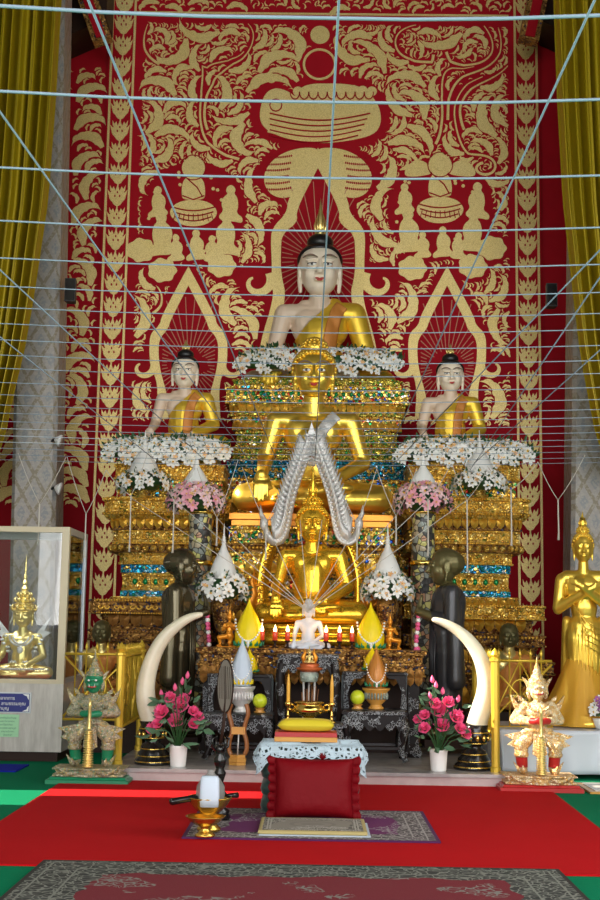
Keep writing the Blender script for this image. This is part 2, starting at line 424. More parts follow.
def blob(mb, name, mats, voxel, smooth=4, fn=None, parent=None, disp=None, keep=None):
    """fuse overlapping closed shapes into one continuous skin"""
    me = mb.mesh(name + '_raw', []); o = bpy.data.objects.new('tmp', me); COL.objects.link(o)
    r = o.modifiers.new('r', 'REMESH'); r.mode = 'VOXEL'; r.voxel_size = voxel; r.use_smooth_shade = True
    s = o.modifiers.new('s', 'SMOOTH'); s.iterations = smooth; s.factor = 0.5
    dg = bpy.context.evaluated_depsgraph_get(); dg.update()
    ev = o.evaluated_get(dg); out = bpy.data.meshes.new_from_object(ev)
    bpy.data.objects.remove(o); bpy.data.meshes.remove(me)
    out.name = name; out.materials.clear()
    for m in (mats if isinstance(mats, (list, tuple)) else [mats]): out.materials.append(M[m])
    n = len(out.vertices); co = np.empty(n * 3, np.float32); out.vertices.foreach_get('co', co); co = co.reshape(-1, 3)
    if disp is not None:
        no = np.empty(n * 3, np.float32); out.vertices.foreach_get('normal', no); no = no.reshape(-1, 3)
        co = co + no * disp(co)[:, None]; out.vertices.foreach_set('co', co.astype(np.float32).ravel())
    if fn is not None:
        fc = np.empty(len(out.polygons) * 3, np.float32); out.polygons.foreach_get('center', fc); fc = fc.reshape(-1, 3)
        out.polygons.foreach_set('material_index', fn(fc).astype(np.int32))
    out.polygons.foreach_set('use_smooth', [True] * len(out.polygons)); out.update()
    return out
# ============================================================ room shell
YW = 13.0; HW = 3.6; CEIL = 9.2
def wx(px, py, Y=YW): p = P(px, py, Y); return (p.x, p.z)
mb = MB(); mb.b2(-HW, HW, -9, YW + .2, -.1, 0); struct(mb.build('floor', 'green_carpet'))
mb = MB(); mb.b2(-HW, HW, -9, YW + .2, CEIL, CEIL + .1); struct(mb.build('ceiling', 'darkwood'))
M['plaster'] = simple('cream_plaster', (0.55, 0.50, 0.42), 0, .8)
# side walls with openings; unseen left slots shaped to throw the sun patches: (y0,y1,z0,z1)
def side_wall(name, x0, x1, holes):
    mb = MB(); ys = sorted({-9, YW + .2} | {h[0] for h in holes} | {h[1] for h in holes})
    for a, b in zip(ys, ys[1:]):
        hs = sorted([(h[2], h[3]) for h in holes if h[0] <= a and h[1] >= b]); z = 0
        for c, d in hs:
            if c > z: mb.b2(x0, x1, a, b, z, c)
            z = d
        mb.b2(x0, x1, a, b, z, CEIL)
    return struct(mb.build(name, 'plaster'))
side_wall('wall_left', -HW - .2, -HW, [(-6, -3, .9, 4.5), (-1, 2, .9, 4.5), (7.0, 7.32, .95, 1.30), (7.32, 7.62, .95, 2.05), (7.82, 8.45, 3.05, 3.9), (10.15, 10.7, 3.75, 4.25)])
side_wall('wall_right', HW, HW + .2, [(-6, -3, .9, 4.5), (-1, 2, .9, 4.5), (3.5, 6, .9, 4.5)])
mb = MB(); mb.b2(-HW, HW, YW, YW + .2, 0, CEIL)
wb = struct(mb.build('wall_back', 'redwall'))
# centre panel stands 6 cm proud of the wall
XL, XR = wx(100, 300)[0], wx(541, 300)[0]
YP = YW - 0.06
mb = MB(); mb.b2(XL, XR, YP, YW - .001, .01, CEIL - .02); mb.build('centre_panel', 'redwall', wb)

# ---------------- gilded ornament of the wall: outlines in wall metres (x, z)
orn = []           # list of (polygon, layer)
RES = 0.006
UX0, UX1, UZ0, UZ1 = -3.6, 3.6, 1.4, 8.4
NX, NZ = int((UX1 - UX0) / RES), int((UZ1 - UZ0) / RES)
occ = np.zeros((NX, NZ), bool)
def raster(poly, grow=0.0):
    q = np.array(poly); 
    if grow:
        c = q.mean(0); 
    x0 = max(0, int((q[:, 0].min() - UX0) / RES) - 1); x1 = min(NX, int((q[:, 0].max() - UX0) / RES) + 2)
    z0 = max(0, int((q[:, 1].min() - UZ0) / RES) - 1); z1 = min(NZ, int((q[:, 1].max() - UZ0) / RES) + 2)
    if x1 <= x0 or z1 <= z0: return None
    X = (UX0 + (np.arange(x0, x1) + .5) * RES)[:, None]; Z = (UZ0 + (np.arange(z0, z1) + .5) * RES)[None, :]
    ins = np.zeros((x1 - x0, z1 - z0), bool); n = len(q)
    for i in range(n):
        ax, az = q[i]; bx, bz = q[(i + 1) % n]
        if az == bz: continue
        c = (Z > min(az, bz)) & (Z <= max(az, bz))
        ins ^= c & (X < ax + (Z - az) * (bx - ax) / (bz - az))
    return x0, x1, z0, z1, ins
def block(poly):
    r = raster(poly)
    if r: occ[r[0]:r[1], r[2]:r[3]] |= r[4]
def solid(poly, layer=0): orn.append((poly, layer)); 
def ellp(cx, cz, rx, rz, n=28, a0=0, wob=0, k=9):
    return [(cx + rx * (1 + wob * math.cos(k * t)) * math.cos(t), cz + rz * (1 + wob * math.cos(k * t)) * math.sin(t)) for t in [2 * PI * i / n + a0 for i in range(n)]]
def pxp(pts): return [wx(x, y) for x, y in pts]
def smoothp(pts, it=2):
    for _ in range(it):
        q = []
        n = len(pts)
        for i in range(n):
            a = pts[i]; b = pts[(i + 1) % n]
            q += [(a[0] * .75 + b[0] * .25, a[1] * .75 + b[1] * .25), (a[0] * .25 + b[0] * .75, a[1] * .25 + b[1] * .75)]
        pts = q
    return pts
def opens(pts, it=2):
    for _ in range(it):
        q = [pts[0]]
        for a, b in zip(pts, pts[1:]): q += [tuple(i * .75 + j * .25 for i, j in zip(a, b)), tuple(i * .25 + j * .75 for i, j in zip(a, b))]
        pts = q + [pts[-1]]
    return pts
mir = lambda p: [(-x, z) for x, z in p]
def both(p, layer=0): solid(p, layer); solid(mir(p), layer)
def strip(line, w):
    """ribbon polygon along a polyline, width w(t)"""
    L, Rr = [], []
    n = len(line)
    for i, (x, z) in enumerate(line):
        a = line[max(i - 1, 0)]; b = line[min(i + 1, n - 1)]; dx, dz = b[0] - a[0], b[1] - a[1]; l = math.hypot(dx, dz) or 1
        ww = w(i / (n - 1)) / 2; L.append((x - dz / l * ww, z + dx / l * ww)); Rr.append((x + dz / l * ww, z - dx / l * ww))
    return L + Rr[::-1]
PXM = wx(301, 300)[0] - wx(300, 300)[0]          # metres per pixel on the wall
# centre arch
CAX = 318.0
def arch(cx, pts_in, pts_out, foot, scx, scz, sr):
    """half outlines relative to the axis; returns blocks and solids in wall metres"""
    for s in (-1, 1):
        inn = [wx(cx + s * dx, y) for dx, y in opens(pts_in)]; out = [wx(cx + s * dx, y) for dx, y in opens(pts_out)]
        n = min(len(inn), len(out))
        solid(inn + out[::-1], 1)
        # hooked scroll at the shoulder
        c = wx(cx + s * scx, scz); r = sr * PXM
        sp = [(c[0] + s * -1 * (r * (1 - .75 * t)) * math.cos(4.6 * t * 1.0 + 2.6) , c[1] + (r * (1 - .75 * t)) * math.sin(4.6 * t + 2.6)) for t in [i / 20 for i in range(21)]]
        solid(strip(sp, lambda t: r * (.62 - .5 * t)), 2); block(ellp(c[0], c[1], r * 1.15, r * 1.15))
    full = [wx(cx - dx, y) for dx, y in opens(pts_out)] + [wx(cx + dx, y) for dx, y in reversed(opens(pts_out))]
    k = []
    for x, z in full: k.append((x + (0.045 if x > wx(cx, 250)[0] else -.045), z + .03))
    block(k)
arch(CAX, [(0, 170), (22, 212), (20, 224), (36, 236), (37, 252), (37, 275), (31, 300), (46, 345), (52, 380)],
     [(0, 150), (30, 200), (31, 215), (46, 230), (47, 245), (46, 262), (46, 285), (44, 300), (58, 345), (62, 380)], 0, -62, 283, 17)
for s, cx in ((-1, 189.0), (1, 446.5)):
    arch(cx, [(0, 287), (18, 322), (20, 330), (29, 340), (30, 355), (28, 372), (20, 400), (20, 420)],
         [(0, 268), (27, 318), (28, 326), (38, 335), (39, 350), (38, 368), (30, 385), (32, 420)], 0, -46, 368, 13)
# dome of two feathered wings behind the arch tip
wing = smoothp([(319, 150), (297, 150), (277, 158), (265, 172), (264, 186), (271, 197), (285, 201), (297, 195), (306, 178), (319, 160)], 2)
for s in (-1, 1):
    w_ = [wx(CAX + s * (CAX - x), y) for x, y in wing]; solid(w_, 0); block([(x * 1.0, z) for x, z in w_])
block([wx(318 + 62 * math.cos(t), 178 + 34 * math.sin(t)) for t in np.linspace(0, 2 * PI, 30)])
wing_rows = []
for s in (-1, 1):
    for k, yy in enumerate((158, 165, 171, 178, 184, 190)):
        for j in range(13):
            x = 288 - j * 1.9 - abs(k - 3) * -1.2; wing_rows.append(ellp(*wx(CAX + s * (CAX - x) * 1.0, yy + (j * .35 - .02 * j * j) * 1.1), .009, .014, 6))
# sun disc and ring
c = wx(320, 37.5); solid(ellp(*c, .105, .105, 32)); block(ellp(*c, .15, .15))
c = wx(319.5, 67); rg = PXM * 17.2; ring_o = ellp(*c, rg, rg, 40); ring_i = ellp(*c, rg * .86, rg * .86, 40)
block(ellp(*c, rg * 1.15, rg * 1.15)); 
for a in range(40):
    b = (a + 1) % 40; solid([ring_o[a], ring_o[b], ring_i[b], ring_i[a]], 1)
# reclining group cloud
grp = smoothp([(259, 122), (262, 103), (268, 93), (278, 90), (289, 94), (296, 100), (300, 90), (312, 86), (326, 86), (342, 86), (356, 88), (366, 92), (374, 101), (380, 112), (381, 126), (374, 137), (350, 143), (320, 146), (290, 142), (268, 134)], 2)
solid(pxp(grp), 0)
gx, gz = wx(320, 116); block([(gx + (x - gx) * 1.14, gz + (z - gz) * 1.25) for x, z in pxp(grp)])
for k in range(9): solid(ellp(*wx(298 + k * 9.2, 91 + abs(k - 4) * .7), .055, .055, 14), 1)
solid(ellp(*wx(276, 105), .145, .145, 26), 2); solid(ellp(*wx(277, 108), .06, .05, 14), 3)
for k in range(4): solid(strip([wx(268 + t * (104 - k * 4), 118 + k * 5 + 8 * math.sin(PI * t)) for t in [i / 12 for i in range(13)]], lambda t: .035), 1 + k % 2)
# side medallions
def person_shape(x, y, s, lean=1):
    """small kneeling attendant with halo, seen from the side"""
    q = smoothp([(0, -17), (4, -15), (5, -11), (3, -9), (8, -5), (9, 1), (7, 6), (12, 11), (8, 15), (-2, 15), (-9, 17), (-10, 12), (-4, 8), (-6, 2), (-5, -6), (-2, -9), (-4, -13)], 2)
    s *= 1.2; solid([wx(x + a * s * lean, y + b * s) for a, b in q], 1)
for s, mx in ((-1, 194.0), (1, 439.5)):
    my = 214 if s < 0 else 211; c = wx(mx, my); r = 53 * PXM
    block(ellp(c[0], c[1], r, r * 1.0, 40))
    solid(ellp(*wx(mx, my - 44), .125, .125, 26), 1); solid(ellp(*wx(mx, my - 44), .055, .07, 18), 3)
    solid([wx(mx + a, my + b) for a, b in smoothp([(-5, -36), (5, -36), (11, -30), (12, -16), (9, -12), (-9, -12), (-12, -16), (-11, -30)], 2)], 2)
    solid([wx(mx + a, my + b) for a, b in smoothp([(-16, -10), (0, -13), (16, -10), (24, -2), (22, 6), (10, 14), (-10, 14), (-22, 6), (-24, -2)], 2)], 0)
    solid(ellp(*wx(mx, my - 7), .17, .055, 22), 2)
    person_shape(mx - 33, my + 22, 1.15, 1); person_shape(mx + 34, my + 22, 1.1, -1); person_shape(mx + 38, my - 8, .95, -1)
    person_shape(mx - 36, my - 10, .8, 1); person_shape(mx + 2, my + 33, .8, 1); person_shape(mx - 18, my + 36, .7, 1); person_shape(mx + 19, my + 37, .7, -1)
    if s > 0:
        for q in (-1, 1): solid([wx(mx + q * a, my + b) for a, b in smoothp([(8, -36), (12, -46), (24, -50), (34, -42), (36, -33), (26, -32), (12, -34)], 2)], 0)
    for k in range(26):
        a = rnd.uniform(0, 2 * PI); rr = rnd.uniform(.55, .9) * r; solid(ellp(c[0] + rr * math.cos(a), c[1] + rr * math.sin(a), .02, .02, 6))
# clouds / lotus puffs under the medallions
for s, xs in ((-1, ((142, 252), (163, 272), (222, 267))), (1, ((491, 250), (472, 268), (412, 270)))):
    for x, y in xs:
        c = wx(x, y); solid(ellp(c[0], c[1], .15, .13, 40, 0, .07, 7), 1); solid(ellp(c[0] + .03, c[1] + .05, .08, .06, 20, 0, .08, 5), 2); block(ellp(c[0], c[1], .19, .17))

# frame of the field: keep flames between these lines
FX0, FX1 = wx(133, 300)[0] + 0.02, wx(511, 300)[0] - 0.02
FZ1 = wx(320, 25)[1]
xs_ = UX0 + (np.arange(NX) + .5) * RES; zs_ = UZ0 + (np.arange(NZ) + .5) * RES
occ[(xs_ < FX0) | (xs_ > FX1), :] = True
occ[:, zs_ > FZ1 - .02] = True
occ[:, zs_ < 2.3] = True
# swirl centres of the growth (x, z, turn)
SW = [(*wx(165, 50), 1), (*wx(240, 48), -1), (*wx(158, 112), -1), (*wx(225, 120), 1), (*wx(268, 60), 1), (*wx(243, 268), 1), (*wx(150, 300), -1),
      (*wx(150, 370), 1), (*wx(252, 215), -1), (*wx(232, 330), -1), (*wx(150, 165), 1), (*wx(290, 40), -1)]
SW = [(x, z, t) for x, z, t in SW] + [(-x + .02, z, -t) for x, z, t in SW]
def flow(x, z):
    vx, vz = 0.12 * (1 if x > 0 else -1), .35
    for cx, cz, t in SW:
        dx, dz = x - cx, z - cz; d2 = dx * dx + dz * dz + .02
        w = .16 / d2 * (1 if d2 < .5 else .4)
        vx += t * dz * w; vz += -t * dx * w
    return math.atan2(vz, vx)
def leaf(x, z, ang, L, W, k, barbs=3, g=0.0):
    n = 22; px_, pz_ = x, z; a = ang; ol, il = [], []
    for i in range(n + 1):
        t = i / n; ww = W * max(0.03, math.sin(PI * min(1, (t * .88 + .12))) ** .85) * (1.05 - .35 * t) 
        o = ww + g; inn = ww * .8 + g
        nx_, nz_ = -math.sin(a), math.cos(a); sg = -1 if k > 0 else 1
        ol.append((px_ + nx_ * o * sg, pz_ + nz_ * o * sg)); il.append((px_ - nx_ * inn * sg, pz_ - nz_ * inn * sg))
        px_ += math.cos(a) * L / n; pz_ += math.sin(a) * L / n; a += k / n * (1 + 1.2 * t)
    return ol + [(px_, pz_)] + il[::-1]
def try_leaf(x, z, ang, L, W, k, barbs, gap, frac=0.04, layer=0):
    """a flame: one tapering body with curling side tongues"""
    sg = -1 if k > 0 else 1
    parts = [(x, z, ang, L, W * .9, k)]
    nb = 4 if L > .3 else 3 if L > .15 else 2 if L > .085 else 1
    for i in range(nb):
        t = .12 + .72 * i / nb; a = ang + k * (t + .6 * t * t); cx = x; cz = z; m = 8
        for j in range(m): aa = ang + k * ((j + .5) / m * t + .6 * ((j + .5) / m * t) ** 2); cx += math.cos(aa) * L * t / m; cz += math.sin(aa) * L * t / m
        l2 = L * (.46 - .07 * i) if nb > 1 else L * .4
        parts.append((cx, cz, a + sg * .62, l2 * 1.1, W * .58, -sg * -1.5 if False else sg * -1.3))
        if i % 2 == 0 and nb > 2: parts.append((cx, cz, a - sg * .75, l2 * .55, W * .42, sg * 1.2))
    for (a_, b_, c_, d_, e_, f_) in parts[:5]:
        r = raster(leaf(a_, b_, c_, d_, e_, f_, 0, gap))
        if r is None: return False
        x0, x1, z0, z1, ins = r; tot = ins.sum()
        if tot == 0 or (occ[x0:x1, z0:z1] & ins).sum() > frac * tot: return False
    for q in parts:
        sm = leaf(*q, 0); r = raster(sm)
        if r: occ[r[0]:r[1], r[2]:r[3]] |= r[4]
        orn.append((sm, layer + (0 if q is parts[0] else .3)))
    return True
def vines(seeds, gap=.010):
    """long stems that follow the growth, with flames springing from both sides"""
    buds = []
    for x, z in seeds:
        i, j = int((x - UX0) / RES), int((z - UZ0) / RES)
        if not (0 <= i < NX and 0 <= j < NZ) or occ[i, j]: continue
        line = [(x, z)]
        for _ in range(60):
            a = flow(*line[-1]); q = (line[-1][0] + .03 * math.cos(a), line[-1][1] + .03 * math.sin(a)); i, j = int((q[0] - UX0) / RES), int((q[1] - UZ0) / RES)
            if not (1 < i < NX - 1 and 1 < j < NZ - 1) or occ[i, j]: break
            line.append(q)
        if len(line) < 9: continue
        n = len(line)
        for a in range(0, n - 1, 11):
            seg = line[a:a + 12]; 
            if len(seg) < 2: continue
            pl = strip(seg, lambda t, a=a: .030 * (1 - .7 * (a + t * 11) / max(n, 12))); orn.append((pl, .2)); r = raster(strip(seg, lambda t: .05)); occ[r[0]:r[1], r[2]:r[3]] |= r[4]
        for i in range(1, n - 2, 3):
            for sg in (-1, 1):
                a = flow(*line[i]) + sg * .75; buds.append((line[i][0] + .045 * math.cos(a), line[i][1] + .045 * math.sin(a), a, sg))
    rnd.shuffle(buds)
    for L in (.34, .25, .18, .12):
        for x, z, a, sg in buds: try_leaf(x, z, a, L * rnd.uniform(.9, 1.1), L * .13, -sg * 1.3, 0, .005)
def fill(x0, x1, z0, z1, sizes, gapk=.005):
    for L, tries in sizes:
        for _ in range(tries):
            x, z = rnd.uniform(x0, x1), rnd.uniform(z0, z1)
            i, j = int((x - UX0) / RES), int((z - UZ0) / RES)
            if not (0 <= i < NX and 0 <= j < NZ) or occ[i, j]: continue
            a = flow(x, z) + rnd.uniform(-.28, .28); k = (1 if math.sin(x * 5 + z * 4) > 0 else -1) * rnd.uniform(.9, 1.9)
            try_leaf(x, z, a, L * rnd.uniform(.85, 1.15), L * rnd.uniform(.10, .13), k, max(2, round(L / .085)), gapk)
vines([(rnd.uniform(FX0 + .1, FX1 - .1), rnd.uniform(3.1, FZ1 - .3)) for _ in range(40)])
fill(FX0, FX1, 3.1, FZ1, ((.52, 4000), (.42, 6000), (.33, 9000), (.25, 14000), (.19, 18000), (.14, 24000), (.10, 30000), (.07, 34000), (.05, 26000)))
field_n = len(orn)
print('ornament pieces', len(orn))
def orn_mesh(pieces, y_front, th=.004):
    mb = MB()
    for idx, (q, lay) in enumerate(pieces):
        y0 = y_front - .003 - .004 * lay - (idx % 53) * 7e-5; n = len(q)
        if n == 47:                       # flame: a strip of quads between its two edges
            a = q[:23]; b = q[24:][::-1]; tip = q[23]; m = 23
            vs = [(x, y0, z) for x, z in a] + [(x, y0, z) for x, z in b] + [(tip[0], y0, tip[1])] + [(x, y_front + .001, z) for x, z in q]
            fs = [(i, i + 1, m + i + 1, m + i) for i in range(m - 1)] + [(m - 1, 2 * m, 2 * m - 1)]
            o = 2 * m + 1; edge = list(range(m)) + [2 * m] + list(range(2 * m - 1, m - 1, -1))
            fs += [(edge[i], edge[(i + 1) % n], o + (i + 1) % n, o + i) for i in range(n)]
            mb.add(vs, fs)
        else: mb.poly(q, y0, y_front + .001)
    return mb
orn_mesh(orn, YP).build('gilded_ornament', 'leafgold', wb)
mbw = MB()
def ink(pts, w=.012): mbw.poly(strip([wx(*p) for p in pts], lambda t: w), YP - .0215, YP - .010)
for k in range(5): ink([(270 + t * (100 - k * 3), 116 + k * 5.5 + 7 * math.sin(PI * t)) for t in [i / 14 for i in range(15)]])
for k in range(9): ink([(295 + k * 9.2 + 4.5 * math.cos(q), 96 + 6 * math.sin(q)) for q in [-.2 + 3.5 * i / 8 for i in range(9)]], .010)
ink([(276 + 6 * math.cos(q), 108 + 6 * math.sin(q)) for q in [6.28 * i / 12 for i in range(13)]])
for mx, my in ((194.0, 214), (439.5, 211)):
    ink([(mx + 12.5 * math.cos(q), my - 44 + 12.5 * math.sin(q)) for q in [6.28 * i / 18 for i in range(19)]], .008)
    ink([(mx - 6, my - 33), (mx + 4, my - 24), (mx + 9, my - 15)]); ink([(mx - 11, my - 16), (mx, my - 12), (mx + 11, my - 16)])
    for k in range(3): ink([(mx - 22 + k * 2 + (44 - 4 * k) * t, my - 5 + k * 5 + 4 * math.sin(PI * t)) for t in [i / 10 for i in range(11)]], .010)
    for k in range(9): ink([(mx - 18 + k * 4.5, my + 2), (mx - 20 + k * 5, my + 9)], .008)
for q in wing_rows: mbw.poly(q, YP - .010, YP - .001)
mbw.build('wing_feather_inlay', 'redwall', wb)
# rays of light painted behind the three heads
mb = MB()
for cx, cy, r0, r1, mx in ((318, 262, 20, 62, 44), (189, 365, 17, 62, 34), (446.5, 368, 17, 62, 34)):
    c = wx(cx, cy)
    for k in range(44):
        a = 2 * PI * (k + .5) / 44; L1 = r1 * PXM * (1.25 if abs(math.sin(a)) > .9 else 1)
        rr = []
        # clip to the arch half width
        lim = (mx - 8) * PXM / max(abs(math.cos(a)), .08); top = (82 if cx == 318 else 68) * PXM
        L1 = min(lim, top * (1 if math.sin(a) > .85 else .72) , 1.4)
        L0 = r0 * PXM * rnd.uniform(.9, 1.3)
        if L1 > L0: mb.poly(strip([(c[0] + L0 * math.cos(a), c[1] + L0 * math.sin(a)), (c[0] + L1 * math.cos(a), c[1] + L1 * math.sin(a))], lambda t: .009), YP - .004, YP + .001)
mb.build('painted_rays', simple('ray_paint', (.55, .22, .13), .1, .6), wb)

# border strips with lily motifs
def motif(cx, cz, s):
    out = []
    def m(pts, lay=0): out.append(([(cx + x * s, cz + z * s) for x, z in pts], lay))
    m(smoothp([(0, -.40), (.14, -.37), (.33, -.24), (.40, -.04), (.32, .16), (.10, .22), (0, .16), (-.10, .22), (-.32, .16), (-.40, -.04), (-.33, -.24), (-.14, -.37)], 2), 1)
    for q in (-1, 1):
        m([(q * .08, .05), (q * .22, .10), (q * .34, .22), (q * .36, .48), (q * .26, .30), (q * .18, .42), (q * .10, .22)], 0)
        m([(q * .20, -.1), (q * .40, .0), (q * .46, .26), (q * .34, .12), (q * .24, .08)], 2)
        m([(q * .02, -.52), (q * .14, -.46), (q * .26, -.28), (q * .12, -.34), (q * .02, -.36)], 0)
    m([(-.07, .0), (.07, .0), (.09, .22), (0, .50), (-.09, .22)], 2)
    m([(-.03, -.62), (.03, -.62), (.03, -.3), (-.03, -.3)], 0)
    return out
def border(xa, xb, z0, z1, name, yp):
    w = xb - xa; pcs = []; cx = (xa + xb) / 2; st = .245; z = z0 + st / 2
    while z < z1: pcs += motif(cx, z, .235); z += st
    mb = orn_mesh(pcs, yp)
    ey = MB()
    z = z0 + st / 2
    while z < z1:
        for dx, dz in ((-.026, -.012), (.026, -.012), (0, .03)): ey.poly(ellp(cx + dx, z + dz, .008, .014, 8), yp - .0165, yp - .002)
        z += st
    for x in (xa, xb): mb.b2(x - .012, x + .012, yp - .012, yp + .001, z0, z1)
    mb.build(name, 'leafgold', wb); ey.build('motif_centres', 'redwall', wb)
ZT = CEIL - .05
border(wx(103, 300)[0], wx(126, 300)[0], 0.05, ZT, 'border_ornament', YP)
border(wx(516, 300)[0], wx(538, 300)[0], 0.05, ZT, 'border_ornament', YP)
# frieze above the field
mb = MB(); zf = wx(320, 17)[1]
mb.b2(wx(131, 17)[0] + .05, wx(512, 17)[0] - .05, YP - .01, YP, zf - .012, zf + .012)
keep = len(orn); occ[:] = False
for _ in range(5000):
    x, z = rnd.uniform(FX0, FX1), rnd.uniform(zf + .05, min(zf + .55, UZ1 - .1)); Lq = rnd.choice((.28, .18, .11, .08)); try_leaf(x, z, rnd.uniform(0, PI), Lq, Lq * .12, rnd.choice((-1.4, 1.4)), 3, .009)
mb.build('frieze_line', 'leafgold', wb); orn_mesh(orn[keep:], YP).build('frieze_ornament', 'leafgold', wb)
# narrow side strips with flames
for s in (-1, 1):
    keep = len(orn); occ[:] = True
    xa, xb = (wx(66, 300)[0], wx(97, 300)[0]) if s < 0 else (wx(543, 300)[0], wx(572, 300)[0])
    zb = wx(80, 508)[1] if s < 0 else wx(555, 630)[1]; zt = wx(84, 66)[1]
    for lo, hi in ((xa, xb), (-HW, -2.72) if s < 0 else (2.62, HW)):
        occ[:] = True
        i0, i1 = int(max(0, (lo - UX0) / RES)), int(min(NX, (hi - UX0) / RES))
        if i1 <= i0: continue
        occ[i0:i1, int((zb - UZ0) / RES):int((zt - UZ0) / RES)] = False
        for L, n in ((.42, 500), (.26, 1200), (.16, 2000), (.09, 2500)):
            for _ in range(n):
                x, z = rnd.uniform(lo, hi), rnd.uniform(zb, zt); i, j = int((x - UX0) / RES), int((z - UZ0) / RES)
                if 0 <= i < NX and 0 <= j < NZ and not occ[i, j]:
                    try_leaf(x, z, PI / 2 + rnd.uniform(-.6, .6), L, L * .15, rnd.choice((-1.5, 1.5)), max(1, round(L / .08)), .008)
    mb = orn_mesh(orn[keep:], YW); mb.build('side_strip_ornament', 'leafgold', wb)
# dark raking timbers over the side strips
for s in (-1, 1):
    a = wx(96 if s < 0 else 540, 30); 
    mb = MB()
    mb.poly([(s * 2.28, a[1] - .12), (s * 2.28, CEIL - .01), (s * (HW - .01), CEIL - .01), (s * (HW - .01), a[1] - .75)], YW - .5, YW - .002)
    struct(mb.build('trim_1' if s < 0 else 'trim_2', 'darkwood'))
    mb = MB(); p = wx(88, 0, 12.3) if s < 0 else wx(537, 0, 12.3); q = wx(103, 42, 12.3) if s < 0 else wx(528, 42, 12.3)
    L = math.hypot(q[0] - p[0], q[1] - p[1]) + .9; an = math.atan2(q[1] - p[1], q[0] - p[0])
    d = ((q[0] - p[0]), (q[1] - p[1])); dl = math.hypot(*d); d = (d[0] / dl, d[1] / dl)
    cc = (q[0] - d[0] * L / 2, q[1] - d[1] * L / 2)
    mb.box((cc[0], 12.3, cc[1]), (L, .16, .20), (0, -an, 0)); mb.box((cc[0], 12.21, cc[1]), (L - .04, .02, .10), (0, -an, 0), 1)
    struct(mb.build('trim_3' if s < 0 else 'trim_4', [M['carved_dark'], M['redwall']]))

# ---------------- pillars and curtains
for s, px in ((-1, 45), (1, 583)):
    x = P(px, 470, 11.6).x; mb = MB()
    mb.plan([(0, 0), (0, CEIL - .02)], (x, 11.6, 0), lambda o: [(-.205, -.17), (-.17, -.205), (.17, -.205), (.205, -.17), (.205, .17), (.17, .205), (-.17, .205), (-.205, .17)]); mb.xf(lambda p, s=s: Vector((p.x + s * .030 * max(0, p.z - 1.5), p.y, p.z)))
    mb.b2(x - .26, x + .26, 11.34, 11.86, .0, .35); o = struct(mb.build('column_1' if s < 0 else 'column_2', 'damask'))
def curtain(side):
    Y = 10.7
    ys = [-60, 0, 100, 200, 300, 350, 400, 440, 470]
    ed = [62, 62, 56, 48, 33, 24, 12, 4, -8] if side < 0 else [552, 553, 557, 563, 574, 580, 589, 597, 610]
    def edge(y): return float(np.interp(y, ys, ed))
    NP = 11
    def fn(u, v):
        y = -60 + 530 * v; e = P(edge(y), y, Y); x0 = s0 = (-3.42 if side < 0 else 3.42)
        # gathered towards the side lower down
        ph = u * NP * 2 * PI
        w = e.x - x0
        x = x0 + w * (u + .012 * math.sin(ph + 1) * (1 - u))
        return (x, Y + .085 * math.sin(ph) + .035 * math.sin(ph * 2.3 + 1.3) + .02 * math.sin(4 * v + 5 * u), e.z)
    t = thing('curtain', 'olive gold satin curtain hanging in pleats above the ' + ('glass display case' if side < 0 else 'tall standing gold statue'), 'curtain')
    mb = MB(); mb.grid(fn, 220, 26, .006); mb.build('curtain_panel', 'curtain', t)
    mb = MB(); z = P(30, -60, Y).z; mb.tube([(side * 3.58, Y, z + .03), (side * 2.1, Y, z + .03)], .03, 10); mb.build('curtain_rod', 'brass', t)
curtain(-1); curtain(1)

# speakers and small lamps
for s, px, py in ((-1, 71, 291), (1, 551, 296)):
    p = P(px, py, 11.35); t = thing('loudspeaker', 'small black loudspeaker fixed high beside the ' + ('pillar behind the display case' if s < 0 else 'pillar behind the standing gold statue'), 'speaker', p)
    t.location.x += 0
    mb = MB(); mb.plan([(0, -.11), (.0, .11)], (0, 0, 0), lambda o: [(-.05, -.05), (.05, -.05), (.04, .06), (-.04, .06)]); mb.build('cabinet', 'speaker', t)
    mb = MB(); mb.b2(-.043, .043, -.056, -.05, -.1, .1); mb.build('grille', M['black'], t)
    mb = MB(); mb.tube([(0, .05, 0), (0, .12, 0), (-s * -.0, .25, 0)], .012, 8); mb.build('bracket', 'speaker', t)
for py in (441, 489):
    p = P(61, py, 11.35); t = thing('wall_lamp', 'small white bell-shaped lamp on the pillar, ' + ('upper' if py == 441 else 'lower') + ' one of two', 'lamp', p)
    mb = MB(); rm = Euler((0, R(-75), 0)).to_matrix(); mb.lathe([(.055, .0), (.06, .01), (.045, .03), (.02, .055), (.015, .06)], (0, 0, 0), 20, rm); mb.build('lamp_shade', 'white', t)
    mb = MB(); mb.tube([(-.05, 0, .01), (-.08, .03, .015), (-.1, .06, 0)], .012, 8); mb.build('bracket', 'speaker', t)

# ---------------- platform and floor coverings
PZT = 0.085; PY0 = 8.15
PXL, PXR = P(109, 770, PY0).x, P(507, 771, PY0).x
mb = MB(); mb.b2(PXL, PXR, PY0 + .012, 12.99, 0, PZT - .022); struct(mb.build('floor_step', 'pinkmarble'))
mb = MB(); mb.b2(PXL - .012, PXR + .012, PY0 - .005, 12.99, PZT - .022, PZT); struct(mb.build('floor_platform', 'marble'))
def flat_quad(name, mat, pts, z, th, label, cat):
    mb = MB(); c = Vector((sum(p[0] for p in pts) / 4, sum(p[1] for p in pts) / 4, z))
    q = [(p[0] - c.x, p[1] - c.y) for p in pts]
    mb.rings([[(x, y, 0) for x, y in q], [(x, y, th) for x, y in q]], smooth=False)
    o = mb.build(name, mat, None, c); tag(o, label, cat); return o
a = PZ(-4, 824, .006); b = PZ(66, 779, .006); c = PZ(546, 787, .006); d = PZ(604, 832, .006)
